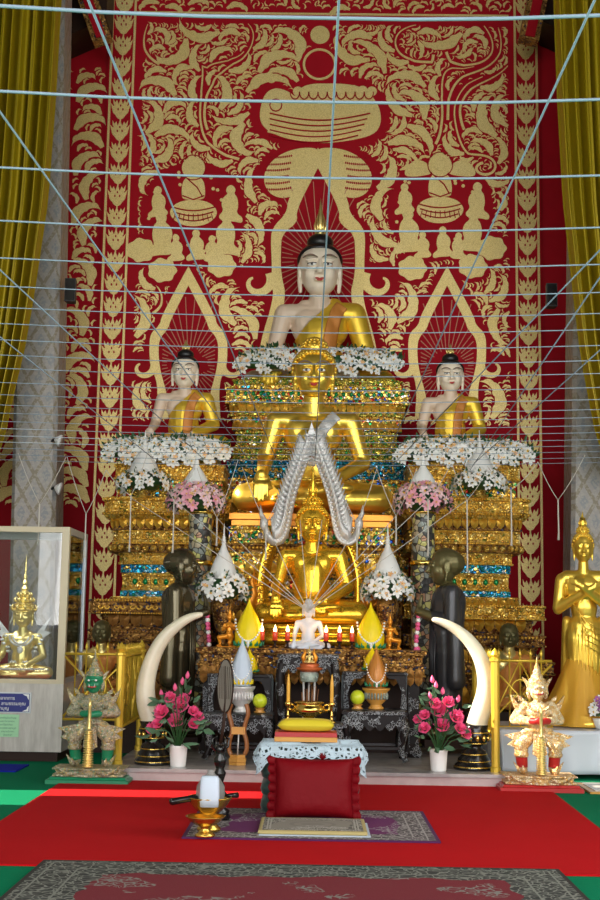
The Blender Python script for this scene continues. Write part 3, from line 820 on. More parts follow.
# extend both sides forward to below the patterned rug
def ext(p, q, y): t = (y - p.y) / (q.y - p.y); return (p.x + (q.x - p.x) * t, y)
yb = (b.y + c.y) / 2; yf = PZ(300, 869, .006).y
flat_quad('red_carpet', 'red_carpet', [ext(b, a, yb + .02), ext(c, d, yb - .02), ext(c, d, yf - .02), ext(b, a, yf - .02)], 0.001, .008, 'large plain red carpet spread before the marble step', 'carpet')
# patterned rug nearest the camera
f0 = PZ(14, 868, .012); f1 = PZ(566, 878, .012)
yfar = PZ(300, 866, .012).y; hx = 1.24; cx = 0.0 
hx = (PZ(560, 872, .012).x - PZ(36, 868, .012).x) / 2; cx = (PZ(560, 872, .012).x + PZ(36, 868, .012).x) / 2
hy = .95
M['rug1'] = rug('persian_rug', hx, hy, .24, (0.16, 0.004, 0.014), (0.20, 0.19, 0.17), (0.022, 0.024, 0.022), (0.20, 0.21, 0.18), 26, (0.02, 0.015, 0.012))
mb = MB(); mb.b2(-hx, hx, -hy, hy, 0, .01); o = mb.build('patterned_rug', 'rug1', None, (cx, yfar - hy, .009)); tag(o, 'dark floral bordered rug with a crimson field at the front edge of the red carpet', 'rug')
# purple prayer rug
p0 = PZ(200, 808, .014); p1 = PZ(421, 809, .014); q0 = PZ(184, 838, .014); q1 = PZ(441, 843, .014)
hx = (p1.x - p0.x) / 2; hy = (p0.y - PZ(300, 840, .014).y) / 2; cy = p0.y - hy
M['rug2'] = rug('purple_rug', hx, hy, .16, (0.13, 0.012, 0.10), (0.34, 0.30, 0.31), (0.07, 0.055, 0.06), (0.36, 0.33, 0.32), 26, (0.08, 0.012, 0.08))
mb = MB(); mb.b2(-hx, hx, -hy, hy, 0, .008); o = mb.build('purple_rug', 'rug2', None, ((p0.x + p1.x) / 2, cy, .010)); tag(o, 'small purple rug with grey floral border under the red velvet cushion', 'rug')
# blue mat and board at the sides
p = PZ(2, 768, .005); mb = MB(); mb.b2(-.55, .14, -.2, .2, 0, .01); tag(mb.build('blue_mat', 'blue_mat', None, (p.x, p.y, .001)), 'bright blue mat on the green carpet before the glass case', 'mat')
p = PZ(598, 787, .01); mb = MB(); mb.b2(-.16, .5, -.28, .22, 0, .012, 0); mb.b2(-.12, .46, -.24, .18, .012, .016, 1)
tag(mb.build('framed_board', ['wood_gold', 'casewood'], None, (p.x + .05, p.y, .001)), 'thin framed board lying on the green carpet beside the guardian', 'board')
# ============================================================ seated figures
def seated_prims():
    b = MB()
    b.ell((0, .02, .14), (.22, .17, .13), seg=20, rg=12); b.ell((0, .02, .31), (.15, .10, .19), seg=20, rg=12)
    b.ell((0, .02, .50), (.185, .115, .145), seg=20, rg=12); b.cap((-.20, .02, .60), (.20, .02, .60), .068, .068)
    b.ell((-.08, -.03, .53), (.09, .055, .09)); b.ell((.08, -.03, .53), (.09, .055, .09)); b.cap((0, 0, .28), (0, .0, .46), .13, .13)
    b.cap((-.10, .03, .655), (.10, .03, .655), .045, .045); b.cap((0, .02, .64), (0, .0, .80), .072, .062)
    # legs
    for s in (-1, 1):
        b.cap((s * .13, .02, .12), (s * .41, -.11, .10), .115, .088)
    b.cap((.41, -.13, .085), (-.08, -.25, .075), .078, .058); b.cap((-.41, -.13, .09), (.10, -.27, .13), .075, .05)
    b.ell((.16, -.27, .145), (.10, .045, .035), (0, 0, .1)); b.ell((-.16, -.27, .07), (.10, .045, .035))
    # right arm reaching over the knee, left hand in the lap
    b.cap((-.235, .02, .60), (-.30, .03, .345), .066, .052); b.cap((-.30, .03, .345), (-.305, -.26, .225), .052, .036)
    b.ell((-.308, -.315, .19), (.046, .032, .062), (.35, 0, 0))
    for k, (dx, l) in enumerate(((-.036, .085), (-.012, .105), (.012, .10), (.036, .08))):
        b.cap((-.308 + dx, -.345, .16), (-.308 + dx * 1.12, -.352, .155 - l), .0135, .010, 8)
    b.cap((-.268, -.32, .20), (-.245, -.345, .13), .014, .011, 8)
    b.cap((.235, .02, .60), (.315, .02, .335), .066, .052); b.cap((.315, .02, .335), (.12, -.22, .20), .052, .036)
    b.ell((.05, -.245, .195), (.07, .045, .022), (0, 0, .2))
    for k in range(4): b.cap((.0, -.275 + .022 * k, .195), (-.085 + .006 * abs(k - 1.5), -.285 + .022 * k, .19), .0125, .009, 8)
    b.cap((.06, -.21, .21), (.0, -.20, .225), .012, .009, 8)
    return b
def head_prims(b, c=(0, 0, .90), k=1.0):
    x, y, z = c
    def e(dx, dy, dz, rx, ry, rz, **a): b.ell((x + dx * k, y + dy * k, z + dz * k), (rx * k, ry * k, rz * k), seg=24, rg=16, **a)
    e(0, .015, .03, .112, .118, .115); e(0, -.012, -.03, .096, .098, .115); e(0, -.03, -.095, .055, .062, .05)
    e(-.045, -.055, -.035, .04, .045, .05); e(.045, -.055, -.035, .04, .045, .05)
    b.cap((x, y - .108 * k, z + .02 * k), (x, y - .128 * k, z - .035 * k), .010 * k, .019 * k, 10)
    e(0, -.108, -.042, .028, .018, .013)
    e(0, -.106, -.078, .033, .014, .012)
    for s in (-1, 1):
        e(s * .040, -.096, .030, .038, .018, .010, rot=(0, s * .12, 0))
        e(s * .042, -.094, .004, .026, .020, .014)
        e(s * .108, .012, -.01, .013, .030, .055); b.cap((x + s * .108 * k, y + .01 * k, z - .05 * k), (x + s * .102 * k, y + .0 * k, z - .115 * k), .013 * k, .011 * k, 8)
def face_parts(root, c, k, style):
    """painted brows, eyes and lips laid on the head"""
    x, y, z = c
    if style == 'none': return
    lp = MB()
    for s in (-1, 1):
        br = MB(); ey = MB(); wh = MB()
        pts = []
        for t in [i / 8 for i in range(9)]:
            xx = s * (.012 + .078 * t); zz = .032 + .022 * math.sin(PI * (t * .8 + .1)); yy = -.1135 + .26 * xx * xx * 12 * .5
            pts.append((x + xx * k, y + (yy - .001) * k, z + zz * k))
        br.tube(pts, [.0025 * k + .0025 * k * math.sin(PI * i / 8) for i in range(9)], 6)
        if style == 'gold':
            wh.ell((x + s * .042 * k, y - .1105 * k, z + .003 * k), (.023 * k, .006 * k, .009 * k), (0, 0, s * .3)); ey.ell((x + s * .042 * k, y - .116 * k, z + .003 * k), (.0085 * k, .003 * k, .0085 * k))
        else:
            wh.ell((x + s * .042 * k, y - .1105 * k, z + .002 * k), (.024 * k, .006 * k, .0085 * k), (0, 0, s * .3))
            ey.tube([(x + s * (.018 + .048 * t) * k, y + (-.1165 + .012 * t * t) * k, z + (.010 - .006 * abs(t - .4)) * k) for t in [i / 6 for i in range(7)]], .003 * k, 6)
            ey.ell((x + s * .041 * k, y - .115 * k, z + .002 * k), (.008 * k, .004 * k, .006 * k))
        br.build('eyebrow', 'brow', root); wh.build('eye_white', 'white', root); ey.build('eye', 'eye_dark', root)
    lp.ell((x - .011 * k, y - .118 * k, z - .076 * k), (.014 * k, .006 * k, .0055 * k), (0, .2, 0)); lp.ell((x + .011 * k, y - .118 * k, z - .076 * k), (.014 * k, .006 * k, .0055 * k), (0, -.2, 0))
    lp.ell((x, y - .118 * k, z - .084 * k), (.016 * k, .006 * k, .0055 * k))
    lp.build('lips', 'lips', root)
def hair_part(root, c, k, mat, curls=True, ush=True):
    x, y, z = c; h = MB()
    def surf(a, b2):   # a azimuth (0 = front), b2 elevation
        return Vector((x + .122 * k * math.cos(b2) * math.sin(a), y + (.018 - .124 * math.cos(b2) * math.cos(a)) * k, z + (.028 + .122 * math.sin(b2)) * k))
    if curls:
        for i in range(9):
            b2 = R(18 + i * 9); n = max(4, int(34 * math.cos(b2)))
            for j in range(n):
                a = 2 * PI * j / n
                if b2 < R(44) and abs((a + PI) % (2 * PI) - PI) < R(58) * (1 - (b2 - R(18)) / R(40)): continue
                h.ell(surf(a, b2), (.0125 * k,) * 3, seg=7, rg=5)
        for i in range(4):
            b2 = R(-25 + i * 10)
            for j in range(15): h.ell(surf(PI - R(85) + R(170) * j / 14, b2), (.013 * k,) * 3, seg=7, rg=5)
    # cap shell: front hairline dips to the temples
    rs = []
    for i in range(11):
        t = i / 10; ring = []
        for j in range(40):
            a = 2 * PI * j / 40; fr = .5 + .5 * math.cos(a)
            lo = R(-30) + (R(44) + R(30)) * fr ** .6 - R(10) * max(0, math.cos(a)) ** 8 * (0 if curls else 1) * .6
            b2 = lo + (PI / 2 - lo) * t; ring.append(surf(a, min(b2, PI / 2 - .01)) + (surf(a, b2) - Vector((x, y, z + .03 * k))).normalized() * (.002 if curls else .006) * k)
        rs.append(ring)
    inner = [[p + (Vector((x, y, z + .02 * k)) - p) * .12 for p in rs[0]]]
    h.rings(inner + rs, True, True)
    if ush:
        h.ell((x, y + .02 * k, z + .155 * k), (.072 * k, .072 * k, .052 * k), seg=20, rg=10)
        if curls:
            for i in range(4):
                for j in range(14): 
                    a = 2 * PI * j / 14; b2 = R(5 + i * 22); h.ell((x + .073 * k * math.cos(b2) * math.sin(a), y + .02 * k - .073 * k * math.cos(b2) * math.cos(a), z + (.155 + .054 * math.sin(b2)) * k), (.0115 * k,) * 3, seg=7, rg=5)
    h.build('hair', mat, root)
def flame_part(root, c, k, mat, hgt=.2, w=.045):
    x, y, z = c; f = MB()
    f.lathe([(w * .9, 0), (w, .02), (w * .7, .035), (w * .95, .05), (w * .75, hgt * .35), (w * .8, hgt * .4), (w * .45, hgt * .6), (w * .22, hgt * .8), (.0, hgt)], (x, y + .02 * k, z + .195 * k), 16)
    for q in range(6):
        a = q * PI / 3; f.tube([(x + .8 * w * math.cos(a), y + .02 * k + .8 * w * math.sin(a), z + .2 * k), (x + 1.15 * w * math.cos(a), y + .02 * k + 1.15 * w * math.sin(a), z + .2 * k + hgt * .25), (x + .5 * w * math.cos(a), y + .02 * k + .5 * w * math.sin(a), z + .2 * k + hgt * .55)], [w * .25, w * .22, .002], 6)
    f.build('head_flame', mat, root)
def sash_part(root, me, pts, wdt, mat, off=.012):
    """cloth strip laid over the body along a front-view path"""
    bm = bmesh.new(); bm.from_mesh(me); bv = BVHTree.FromBMesh(bm); bm.free()
    def hit(x, z, n=0):
        h = bv.ray_cast(Vector((x, -2, z)), Vector((0, 1, 0)))[0]
        return h.y if h else None
    line = opens(pts, 2); n = len(line); rows = []; last = 0
    for i, (x, z) in enumerate(line):
        a = line[max(i - 1, 0)]; b = line[min(i + 1, n - 1)]; dx, dz = b[0] - a[0], b[1] - a[1]; l = math.hypot(dx, dz) or 1
        row = []
        for j in range(7):
            t = (j / 6 - .5) * wdt; xx, zz = x - dz / l * t, z + dx / l * t; yy = hit(xx, zz)
            if yy is None: yy = last
            last = yy; row.append(Vector((xx, yy - off, zz)))
        rows.append(row)
    mb = MB(); vs = [p for r in rows for p in r]; m = 7; fs = [(i * m + j, i * m + j + 1, (i + 1) * m + j + 1, (i + 1) * m + j) for i in range(n - 1) for j in range(m - 1)]
    mb.add(vs, fs, True); o = mb.build('sash', mat, root); s = o.modifiers.new('t', 'SOLIDIFY'); s.thickness = off * 1.2; s.offset = 0
    return o
def robe_mask(co):
    """1 where the robe covers: left shoulder and arm, torso below the diagonal hem, legs"""
    x, y, z = co[:, 0], co[:, 1], co[:, 2]
    hem = .66 + (x - .075) * 1.05          # line rising to the left shoulder
    torso = (z < np.where(x < .075, hem, 9)) & (z < .72)
    arm_r = (x < -.19) & (z > .13) & (z < .70) & ~((y > -.12) & (z < .2) & (x > -.25))
    head = z > .72
    foot = (np.abs(y + .275) < .07) & (x > .05) & (x < .27) & (z > .11) & (z < .2)
    hand_l = (y < -.19) & (x > -.12) & (x < .12) & (z > .165) & (z < .26)
    return torso & ~arm_r & ~head & ~foot & ~hand_l
def buddha(name, label, loc, k, skin, robe, hair, face, flame=None, group=None, cat='statue', vox=.0085, curls=True, flame_h=.2, rz=0, base=None, sash=None, robe_disp=.008, head=True, hk=1.18, hz=.885):
    t = thing(name, label, cat, loc, rz, group); t.scale = (k, k, k)
    b = seated_prims()
    hc = (0, -.005, hz); hd = MB(); head_prims(hd, hc, hk)
    fn = (lambda fc: robe_mask(fc).astype(int)) if robe else None
    dis = (lambda co: np.where(robe_mask(co), robe_disp, 0)) if robe else None
    me = blob(b, 'body', ['tan_skin' if skin == 'white_skin' else skin, robe or skin], vox, 5, fn, disp=dis)
    mh = blob(hd, 'head', [skin], min(vox * .6, .0055), 3)
    body = mkobj('body', me, t); mkobj('head', mh, t)
    if head: face_parts(t, hc, hk, face)
    hair_part(t, hc, hk, hair, curls)
    if flame: flame_part(t, hc, hk, flame, flame_h, .034)
    if sash: sash_part(t, me, *sash)
    return t
def base_at(px, py, Y): return P(px, py, Y)

# --- great golden image
YG = 10.36
g0 = P(312, 512.5, YG); kG = (P(390, 505, YG) - P(233, 505, YG)).length / .985
kGv = kG * 1.0
main = buddha('seated_buddha_statue', 'large polished gold seated statue on the orange plinth with grey beaded sash', (g0.x, YG + .30, g0.z), kG * 1.03, 'gold', None, 'gold', 'gold', None, hk=1.12, hz=.90, sash=([(.145, .63), (.10, .585), (.04, .50), (0.0, .40), (-.02, .30)], .07, 'silver'))
# --- smaller golden image before it
YS = 9.8
s0 = P(311, 624, YS); kS = (P(362, 600, YS) - P(256, 600, YS)).length
small = buddha('seated_buddha_statue', 'smaller gold seated statue with pointed crest framed by the silver arch', (s0.x, YS + .15, s0.z), kS * 1.08, 'gold_deep', 'gold_deep', 'gold_deep', 'none', 'gold_deep', flame_h=.30, robe_disp=.012)
# --- pale faced image on top
YC = 12.25
c0 = P(318, 402, YC); kC = (P(364, 330, YC) - P(271, 330, YC)).length / .62
cen = buddha('seated_buddha_statue', 'pale faced statue in gold robe seated highest above the white lilies', (c0.x, YC, c0.z), kC * 1.0, 'white_skin', 'gold_cloth', 'black_hair', 'white', 'gold_pale', curls=False, flame_h=.27, hk=1.26, hz=.895, sash=([(.15, .64), (.12, .60), (.09, .50), (.07, .38), (.06, .26)], .085, 'sash_orange'), robe_disp=.014)
# --- the two flanking images
for s, px, py in ((-1, 182.5, 456), (1, 450.5, 460)):
    Y = 11.47; c = P(px, py, Y); k = (P(px + 29.5, 400, Y) - P(px - 29.5, 400, Y)).length / .62
    buddha('seated_buddha_statue', 'pale faced statue in gold robe on the ' + ('pedestal nearer the glass display case' if s < 0 else 'pedestal nearer the tall standing gold statue'), (c.x, Y, c.z), k, 'white_skin', 'gold_cloth', 'black_hair', 'white', 'gold_pale', curls=False, flame_h=.12, hk=1.22, hz=.89, sash=([(.145, .64), (.11, .60), (.08, .50), (.06, .38), (.05, .20)], .09, 'sash_orange'), robe_disp=.014)
# --- small white seated image on the altar
YWB = 9.2
c = P(308, 651, YWB); k = (P(331, 645, YWB) - P(285, 645, YWB)).length
buddha('seated_buddha_statuette', 'small translucent white seated statuette where the cream threads gather', (c.x, YWB + .05, c.z), k * 1.0, 'white_glass', None, 'white_glass', 'none', vox=.016, curls=False)
# --- crowned golden image in the glass case
YK = 9.55
c = P(19, 679, YK); k = (P(47, 670, YK) - P(-13, 670, YK)).length
crowned = buddha('crowned_buddha_statue', 'gold seated statue with tall spired crown and silver ornaments inside the glass case', (c.x, YK + .05, c.z), k * 1.14, 'gold_pale', None, 'gold_pale', 'none', vox=.011, curls=False, hk=1.3, hz=.93)
cr = MB(); cr.lathe([(.118, -.03), (.145, .0), (.12, .02), (.13, .035), (.105, .05), (.118, .065), (.085, .09), (.10, .11), (.065, .13), (.08, .155), (.048, .18), (.062, .20), (.035, .23), (.046, .25), (.024, .29), (.033, .31), (.016, .36), (.022, .38), (.009, .44), (.013, .46), (.005, .58), (0, .66)], (0, .015, .965), 24, smooth=False)
for q in range(10):
    a = 2 * PI * q / 10
    for r_, z_, h_ in ((.135, .965, .07), (.105, 1.06, .06), (.075, 1.13, .05)): cr.tube([(r_ * math.cos(a), .015 + r_ * math.sin(a), z_), (r_ * 1.1 * math.cos(a), .015 + r_ * 1.1 * math.sin(a), z_ + h_ * .5), (r_ * .9 * math.cos(a), .015 + r_ * .9 * math.sin(a), z_ + h_)], [.018, .014, .001], 5)
cr.xf(lambda p: Vector((p.x * 1.3, p.y * 1.3, 1.0 + (p.z - .965) * 1.25))); cr.build('crown', 'gold_pale', crowned)
orn_ = MB()
for s in (-1, 1):
    for q in range(5): orn_.ell((s * (.24 + .05 * math.sin(q * 1.3)), -.02, .62 - .055 * q), (.035, .035, .022)); 
    orn_.cap((s * .15, .02, .95), (s * .22, .04, 1.08), .02, .006); orn_.cap((s * .15, .02, .92), (s * .20, .03, .80), .02, .008)
    orn_.poly([(s * .20, .66), (s * .40, .90), (s * .32, .70), (s * .42, .68), (s * .28, .58)], .0, .03)
for q in range(24):
    a = PI * q / 23; orn_.ell((.17 * math.cos(a), -.085 - .03 * math.sin(a), .62 - .14 * math.sin(a)), (.016, .012, .016)); orn_.ell((.11 * math.cos(a), -.095 - .03 * math.sin(a), .60 - .09 * math.sin(a)), (.014, .012, .014))
for q in range(14): orn_.ell((-.14 + .28 * q / 13, -.10, .24 + .01 * (q % 2)), (.016, .014, .02))
orn_.ell((0, -.125, .42), (.045, .02, .055))
for q in range(30): orn_.ell((-.44 + .88 * q / 29, -.20 - .13 * math.cos((q / 29 - .5) * 2.6), .15), (.014, .014, .02))
orn_.build('beaded_ornaments', 'silver', crowned)
mb = MB(); mb.plan([(0, -.10), (0, -.055), (-.02, -.05), (-.02, -.01)], (0, -.05, 0), lambda o: [(-.62 - o, -.36 - o), (.60 + o, -.36 - o), (.60 + o, .28 + o), (-.62 - o, .28 + o)]); mb.build('red_base', 'red', crowned)

# ============================================================ standing figures
def disciple(label, px, pytop, pybot, Y, face_dir, skin, robe):
    b = P(px, pybot, Y); H = P(px, pytop, Y).z - b.z
    t = thing('standing_disciple_statue', label, 'statue', (b.x, Y, b.z), R(90) * face_dir, 'praying disciple statues'); t.scale = (H, H, H)
    m = MB()
    m.cap((0, .0, .05), (0, .0, .42), .078, .088, 16); m.cap((-.035, 0, .06), (-.035, 0, .45), .06, .07); m.cap((.035, 0, .06), (.035, 0, .45), .06, .07)
    m.ell((0, .005, .50), (.10, .085, .10)); m.cap((0, .0, .50), (0, .01, .72), .085, .095); m.cap((-.075, .015, .765), (.075, .015, .765), .052, .052)
    m.cap((0, .0, .80), (0, -.01, .86), .035, .032)
    for s in (-1, 1):
        m.cap((s * .10, .015, .765), (s * .115, .01, .60), .045, .038); m.cap((s * .115, .01, .60), (s * .03, -.15, .66), .036, .024)
        m.cap((s * .016, -.155, .67), (s * .006, -.135, .745), .017, .010, 8); m.cap((s * .02, -.15, .665), (s * .016, -.135, .70), .012, .008, 8)
        m.ell((s * .045, -.05, .03), (.035, .075, .022))
    m.cap((-.10, .03, .70), (-.10, .04, .30), .035, .05); m.cap((.10, .03, .70), (.10, .04, .30), .035, .05)
    me = blob(m, 'body', [skin, robe], .0075, 4, lambda fc: ((fc[:, 2] < .80) & ~((fc[:, 1] < -.09) & (fc[:, 2] > .6)) & (fc[:, 2] > .055)).astype(int)); mkobj('body', me, t)
    hd = MB(); head_prims(hd, (0, -.015, .905), .70); hd.ell((0, .01, .925), (.080, .090, .074)); mkobj('head', blob(hd, 'head', [skin], .0045, 3), t)
    r = MB()
    for q in range(9): r.tube([(-.10 + .022 * q, -.088 + .5 * abs(q - 4) ** 2 * .0022, .70 - .02 * q), (-.09 + .02 * q, -.092 + .0011 * abs(q - 4) ** 2, .40), (-.07 + .017 * q, -.085 + .0011 * abs(q - 4) ** 2, .10)], .005, 5)
    r.build('robe_folds', robe, t)
    r = MB(); r.plan([(0, -.04), (0.0, .0)], (0, 0, 0), lambda o: [(-.13, -.13), (.13, -.13), (.13, .13), (-.13, .13)]); r.build('plinth', 'darkwood', t)
    g = MB()
    for q in range(9):
        for u in (-1, 1): g.ell((u * .018 * (1 if q < 5 else .4), -.15 - .002 * q, .66 - .022 * q), (.013, .013, .013), seg=8, rg=6, mi=q % 3)
    g.ell((0, -.16, .45), (.022, .022, .03), seg=8, rg=6, mi=0)
    g.build('garland', ['pink', 'pink', 'lily'], t)
    return t
disciple('dark bronze standing disciple with palms joined, behind the tusk nearer the glass case', 176, 549, 735, 9.45, 1, 'bronze', 'bronze')
disciple('black standing disciple with palms joined, behind the tusk nearer the standing gold statue', 447, 549, 738, 9.45, -1, 'bronze_green', 'dark_body')

# seated monk figures beyond the fences
for s, px, py in ((-1, 102, 623), (1, 509, 626)):
    Y = 10.16; p = P(px, py, Y); z0 = .36; k = (p.z - z0) / 1.0
    t = thing('seated_monk_statue', 'bald monk statue seated behind the gold fence on the ' + ('glass case side' if s < 0 else 'standing gold statue side'), 'statue', (p.x, Y, z0)); t.scale = (k,) * 3
    b = seated_prims(); mkobj('body', blob(b, 'body', ['gold_pale', 'sash_orange'], .014, 4, lambda fc: robe_mask(fc).astype(int)), t)
    hd = MB(); head_prims(hd, (0, 0, .88)); hd.ell((0, .02, .93), (.115, .12, .11)); mkobj('head', blob(hd, 'head', ['bronze_green'], .008, 3), t)
    mb = MB(); mb.b2(-.55, .55, -.4, .35, -z0 / k + .002, 0); mb.b2(-.57, .57, -.41, .36, -.06, -.002); mb.build('pedestal', 'darkwood', t)

# tall standing gold statue
def standing_gold():
    Y = 9.15; b = P(583, 725, Y); top = P(583, 521, Y); H = top.z - b.z
    t = thing('standing_buddha_statue', 'tall polished gold standing statue with hands crossed on its chest', 'statue', (b.x + .02, Y, b.z), R(-8)); t.scale = (H * .82, H * .95, H)
    m = MB()
    m.cap((-.035, 0, .05), (-.04, 0, .42), .055, .075); m.cap((.035, 0, .05), (.04, 0, .42), .055, .075); m.cap((0, .01, .06), (0, .01, .4), .075, .09, 16)
    m.ell((0, .0, .46), (.105, .075, .09)); m.ell((0, 0, .57), (.08, .06, .09)); m.ell((0, 0, .66), (.115, .07, .08)); m.cap((-.10, .005, .715), (.10, .005, .715), .04, .04); m.cap((0, 0, .72), (0, -.005, .80), .033, .03)
    for s in (-1, 1):
        m.cap((s * .13, .005, .70), (s * .155, -.01, .565), .040, .032); m.cap((s * .155, -.01, .565), (s * -.02, -.125 - (.02 if s > 0 else 0), .655 + (.015 if s > 0 else 0)), .031, .021)
        m.ell((s * -.04, -.13 - (.02 if s > 0 else 0), .665 + (.015 if s > 0 else 0)), (.032, .013, .018), (0, s * .4, 0))
        for q in range(4): m.cap((s * -.055, -.135 - (.02 if s > 0 else 0), .66 + .009 * q + (.015 if s > 0 else 0)), (s * -.095, -.118 - (.02 if s > 0 else 0), .668 + .011 * q + (.015 if s > 0 else 0)), .006, .004, 8)
        m.cap((s * .10, .02, .5), (s * .115, .03, .10), .03, .035)
    mkobj('body', blob(m, 'body', ['gold'], .006, 4), t)
    k = .52; c = (0, -.005, .865); hd = MB(); head_prims(hd, c, k); mkobj('head', blob(hd, 'head', ['gold'], .004, 3), t)
    face_parts(t, c, k, 'none'); hair_part(t, c, k, 'gold', True); flame_part(t, c, k, 'gold', .085, .02)
    f = MB()
    for q in range(9):
        x = -.085 + .021 * q; f.tube([(x * .9, -.085 + 4 * x * x, .50 - .03 * (q % 3)), (x * 1.0, -.082 + 5 * x * x, .30), (x * 1.15, -.078 + 5 * x * x, .07)], .0035, 5)
    for q in range(5): f.tube([(-.10 + .02 * q, -.075, .62 - .02 * q), (0, -.088, .50 - .028 * q), (.10, -.07, .46 - .03 * q)], .003, 5)
    f.build('robe_folds', 'gold', t)
    f = MB(); f.lathe([(.17, -.0), (.18, .02), (.14, .035), (.155, .05), (.13, .06)], (0, 0, -.001), 24); f.build('lotus_base', 'gold', t)
    # gauze skirt around the feet
    d = thing('gauze_drape', 'sheer orange fabric draped round the feet of the standing gold statue', 'cloth', (b.x, Y, b.z + .0))
    mb = MB(); rs = []
    for i in range(10):
        u = i / 9; r = .10 + .19 * u ** 1.1; rs.append([(r * (1 + .10 * math.sin(7 * a + 2 * u) * u) * math.cos(a) * 1.05 - .02 * u, .9 * r * (1 + .08 * math.sin(9 * a) * u) * math.sin(a), .47 * (1 - u) + .004) for a in [2 * PI * j / 72 for j in range(72)]])
    mb.rings(rs, True, False); mb.build('fabric', 'gauze', d)
    return b
SB = standing_gold()
# ============================================================ pedestals
def redent(hw, hd, n=3, st=.05):
    """plan polygon with stepped corners"""
    def pl(o):
        W, D = hw + o, hd + o; pts = []
        q = [(W, D - n * st)]
        for i in range(n): q += [(W - i * st - 0, D - (n - i) * st + 0), (W - (i + 1) * st, D - (n - i) * st)] if False else []
        c = []
        for i in range(n + 1):
            c.append((W - i * st, D - (n - i) * st))
            if i < n: c.append((W - (i + 1) * st, D - (n - i) * st))
        pts = c                                             # right/back corner
        pts = pts + [(-x, y) for x, y in reversed(c)] + [(-x, -y) for x, y in c] + [(x, -y) for x, y in reversed(c)]
        return pts
    return pl
def petal_row(mb, x0, x1, y, z, h, w, up=True, d=.02, mi=None, side=None):
    """row of carved lotus petals along a moulding"""
    n = max(1, round(abs(x1 - x0) / w)); ww = (x1 - x0) / n
    for i in range(n):
        cx = x0 + ww * (i + .5); s = 1 if up else -1
        prof = [(-.46, 0, .2), (-.48, .35, .8), (-.36, .7, .9), (0, 1.02, .5), (.36, .7, .9), (.48, .35, .8), (.46, 0, .2)]
        vs = [(cx, y - d * 1.25, z + s * h * .42)] + [(cx + a * ww, y - d * (.35 + c * .2), z + s * h * b) for a, b, c in prof] + [(cx + a * ww, y + .01, z + s * h * b) for a, b, c in prof]
        fs = [(0, k + 1, k) if s < 0 else (0, k, k + 1) for k in range(1, 7)] + [(0, 1, 7)] + [(k, k + 7, k + 8, k + 1) for k in range(1, 7)]
        if side is not None:
            vs = [(side[0] + side[1] * (y - vy), side[2] + (vx), vz) for vx, vy, vz in vs]
        mb.add(vs, fs, False, mi)
def bead_row(mb, x0, x1, y, z, r, gap=1.15, mi=None):
    n = max(1, int(abs(x1 - x0) / (2 * r * gap)))
    for i in range(n):
        mb.ell((x0 + (x1 - x0) * (i + .5) / n, y, z), (r, r * .8, r), seg=8, rg=5, mi=mi)
def scroll_row(mb, x0, x1, y, z, s, mi=None):
    n = max(1, round(abs(x1 - x0) / (s * 2.1)))
    for i in range(n):
        cx = x0 + (x1 - x0) * (i + .5) / n
        for q in (-1, 1):
            pts = [(cx + q * (s * .5 + .45 * s * (1 - .7 * t) * math.cos(5.5 * t + 2.6)), y, z + .42 * s * (1 - .7 * t) * math.sin(5.5 * t + 2.6)) for t in [k / 9 for k in range(10)]]
            mb.tube(pts, [s * .12 * (1 - .5 * k / 9) for k in range(10)], 5, mi)
        mb.ell((cx, y - .004, z), (s * .13, s * .12, s * .2), seg=6, rg=4, mi=mi)
def tiered(name, label, cx, yf, depth, bands, group=None, n=2, st=.045, yb=None):
    """bands: (part, material, half width px top list as (halfwidth m, z)), details)"""
    t = thing(name, label, 'pedestal', (cx, yf + depth / 2, bands[-1]['z0']), 0, group)
    zb = bands[-1]['z0']
    for b in bands:
        mb = MB(); hw = b['hw']; 
        yoff = b.get('yo', 0.0)            # front face setback follows the width
        base = b['prof']
        for_z = [(o, z - zb) for o, z in base]
        def pl(o, hw=hw, dd=depth / 2, ref=bands[0]['hw']):
            return redent(hw, dd + (hw - ref) , n, st)(o)
        mb.plan([(o, z) for o, z in for_z], (0, 0, 0), pl)
        front = -(depth / 2 + (hw - bands[0]['hw']))
        for kind, off, z, size in b.get('rows', []):
            y = front - off; xw = hw + off - n * st; z -= zb
            if kind == 'up': petal_row(mb, -xw, xw, y, z, size, size * .9, True, .02, 1)
            if kind == 'down': petal_row(mb, -xw, xw, y, z, size, size * .9, False, .02, 1)
            if kind == 'bead': bead_row(mb, -xw, xw, y, z, size, 1.15, 1)
            if kind == 'scroll': scroll_row(mb, -xw, xw, y - .004, z, size, 1)
            if kind == 'gem':
                nn = max(1, int(2 * xw / (size * 3.2)))
                for i in range(nn): mb.ell((-xw + 2 * xw * (i + .5) / nn, y, z), (size * .8, size * .5, size), seg=8, rg=5, mi=2)
            for i in range(n):                # returns at the stepped corners
                if kind in ('up', 'down', 'bead'):
                    for s in (-1, 1):
                        xc = s * (hw + off - st * (i + .5)); yy = front - off + st * (n - i)
                        if kind == 'bead': mb.ell((xc, yy, z), (size, size, size), seg=8, rg=5, mi=1)
                        else: petal_row(mb, xc - st / 2, xc + st / 2, yy, z, size, st, kind == 'up', .02, 1)
        mb.build(b['part'], [b['mat'], b.get('trim', 'gilt'), b.get('gem', 'jewel_green')], t)
    return t
def prof_step(z1, z0, o=0.012):
    """moulding: fillet, ovolo, fillet"""
    h = z1 - z0
    return [(0, z1), (o * 0, z1 - h * .02), (o, z1 - h * .03), (o, z1 - h * .18), (o * .2, z1 - h * .22), (o * .2, z0 + h * .22), (o, z0 + h * .18), (o, z0 + h * .03), (0, z0)][::-1]
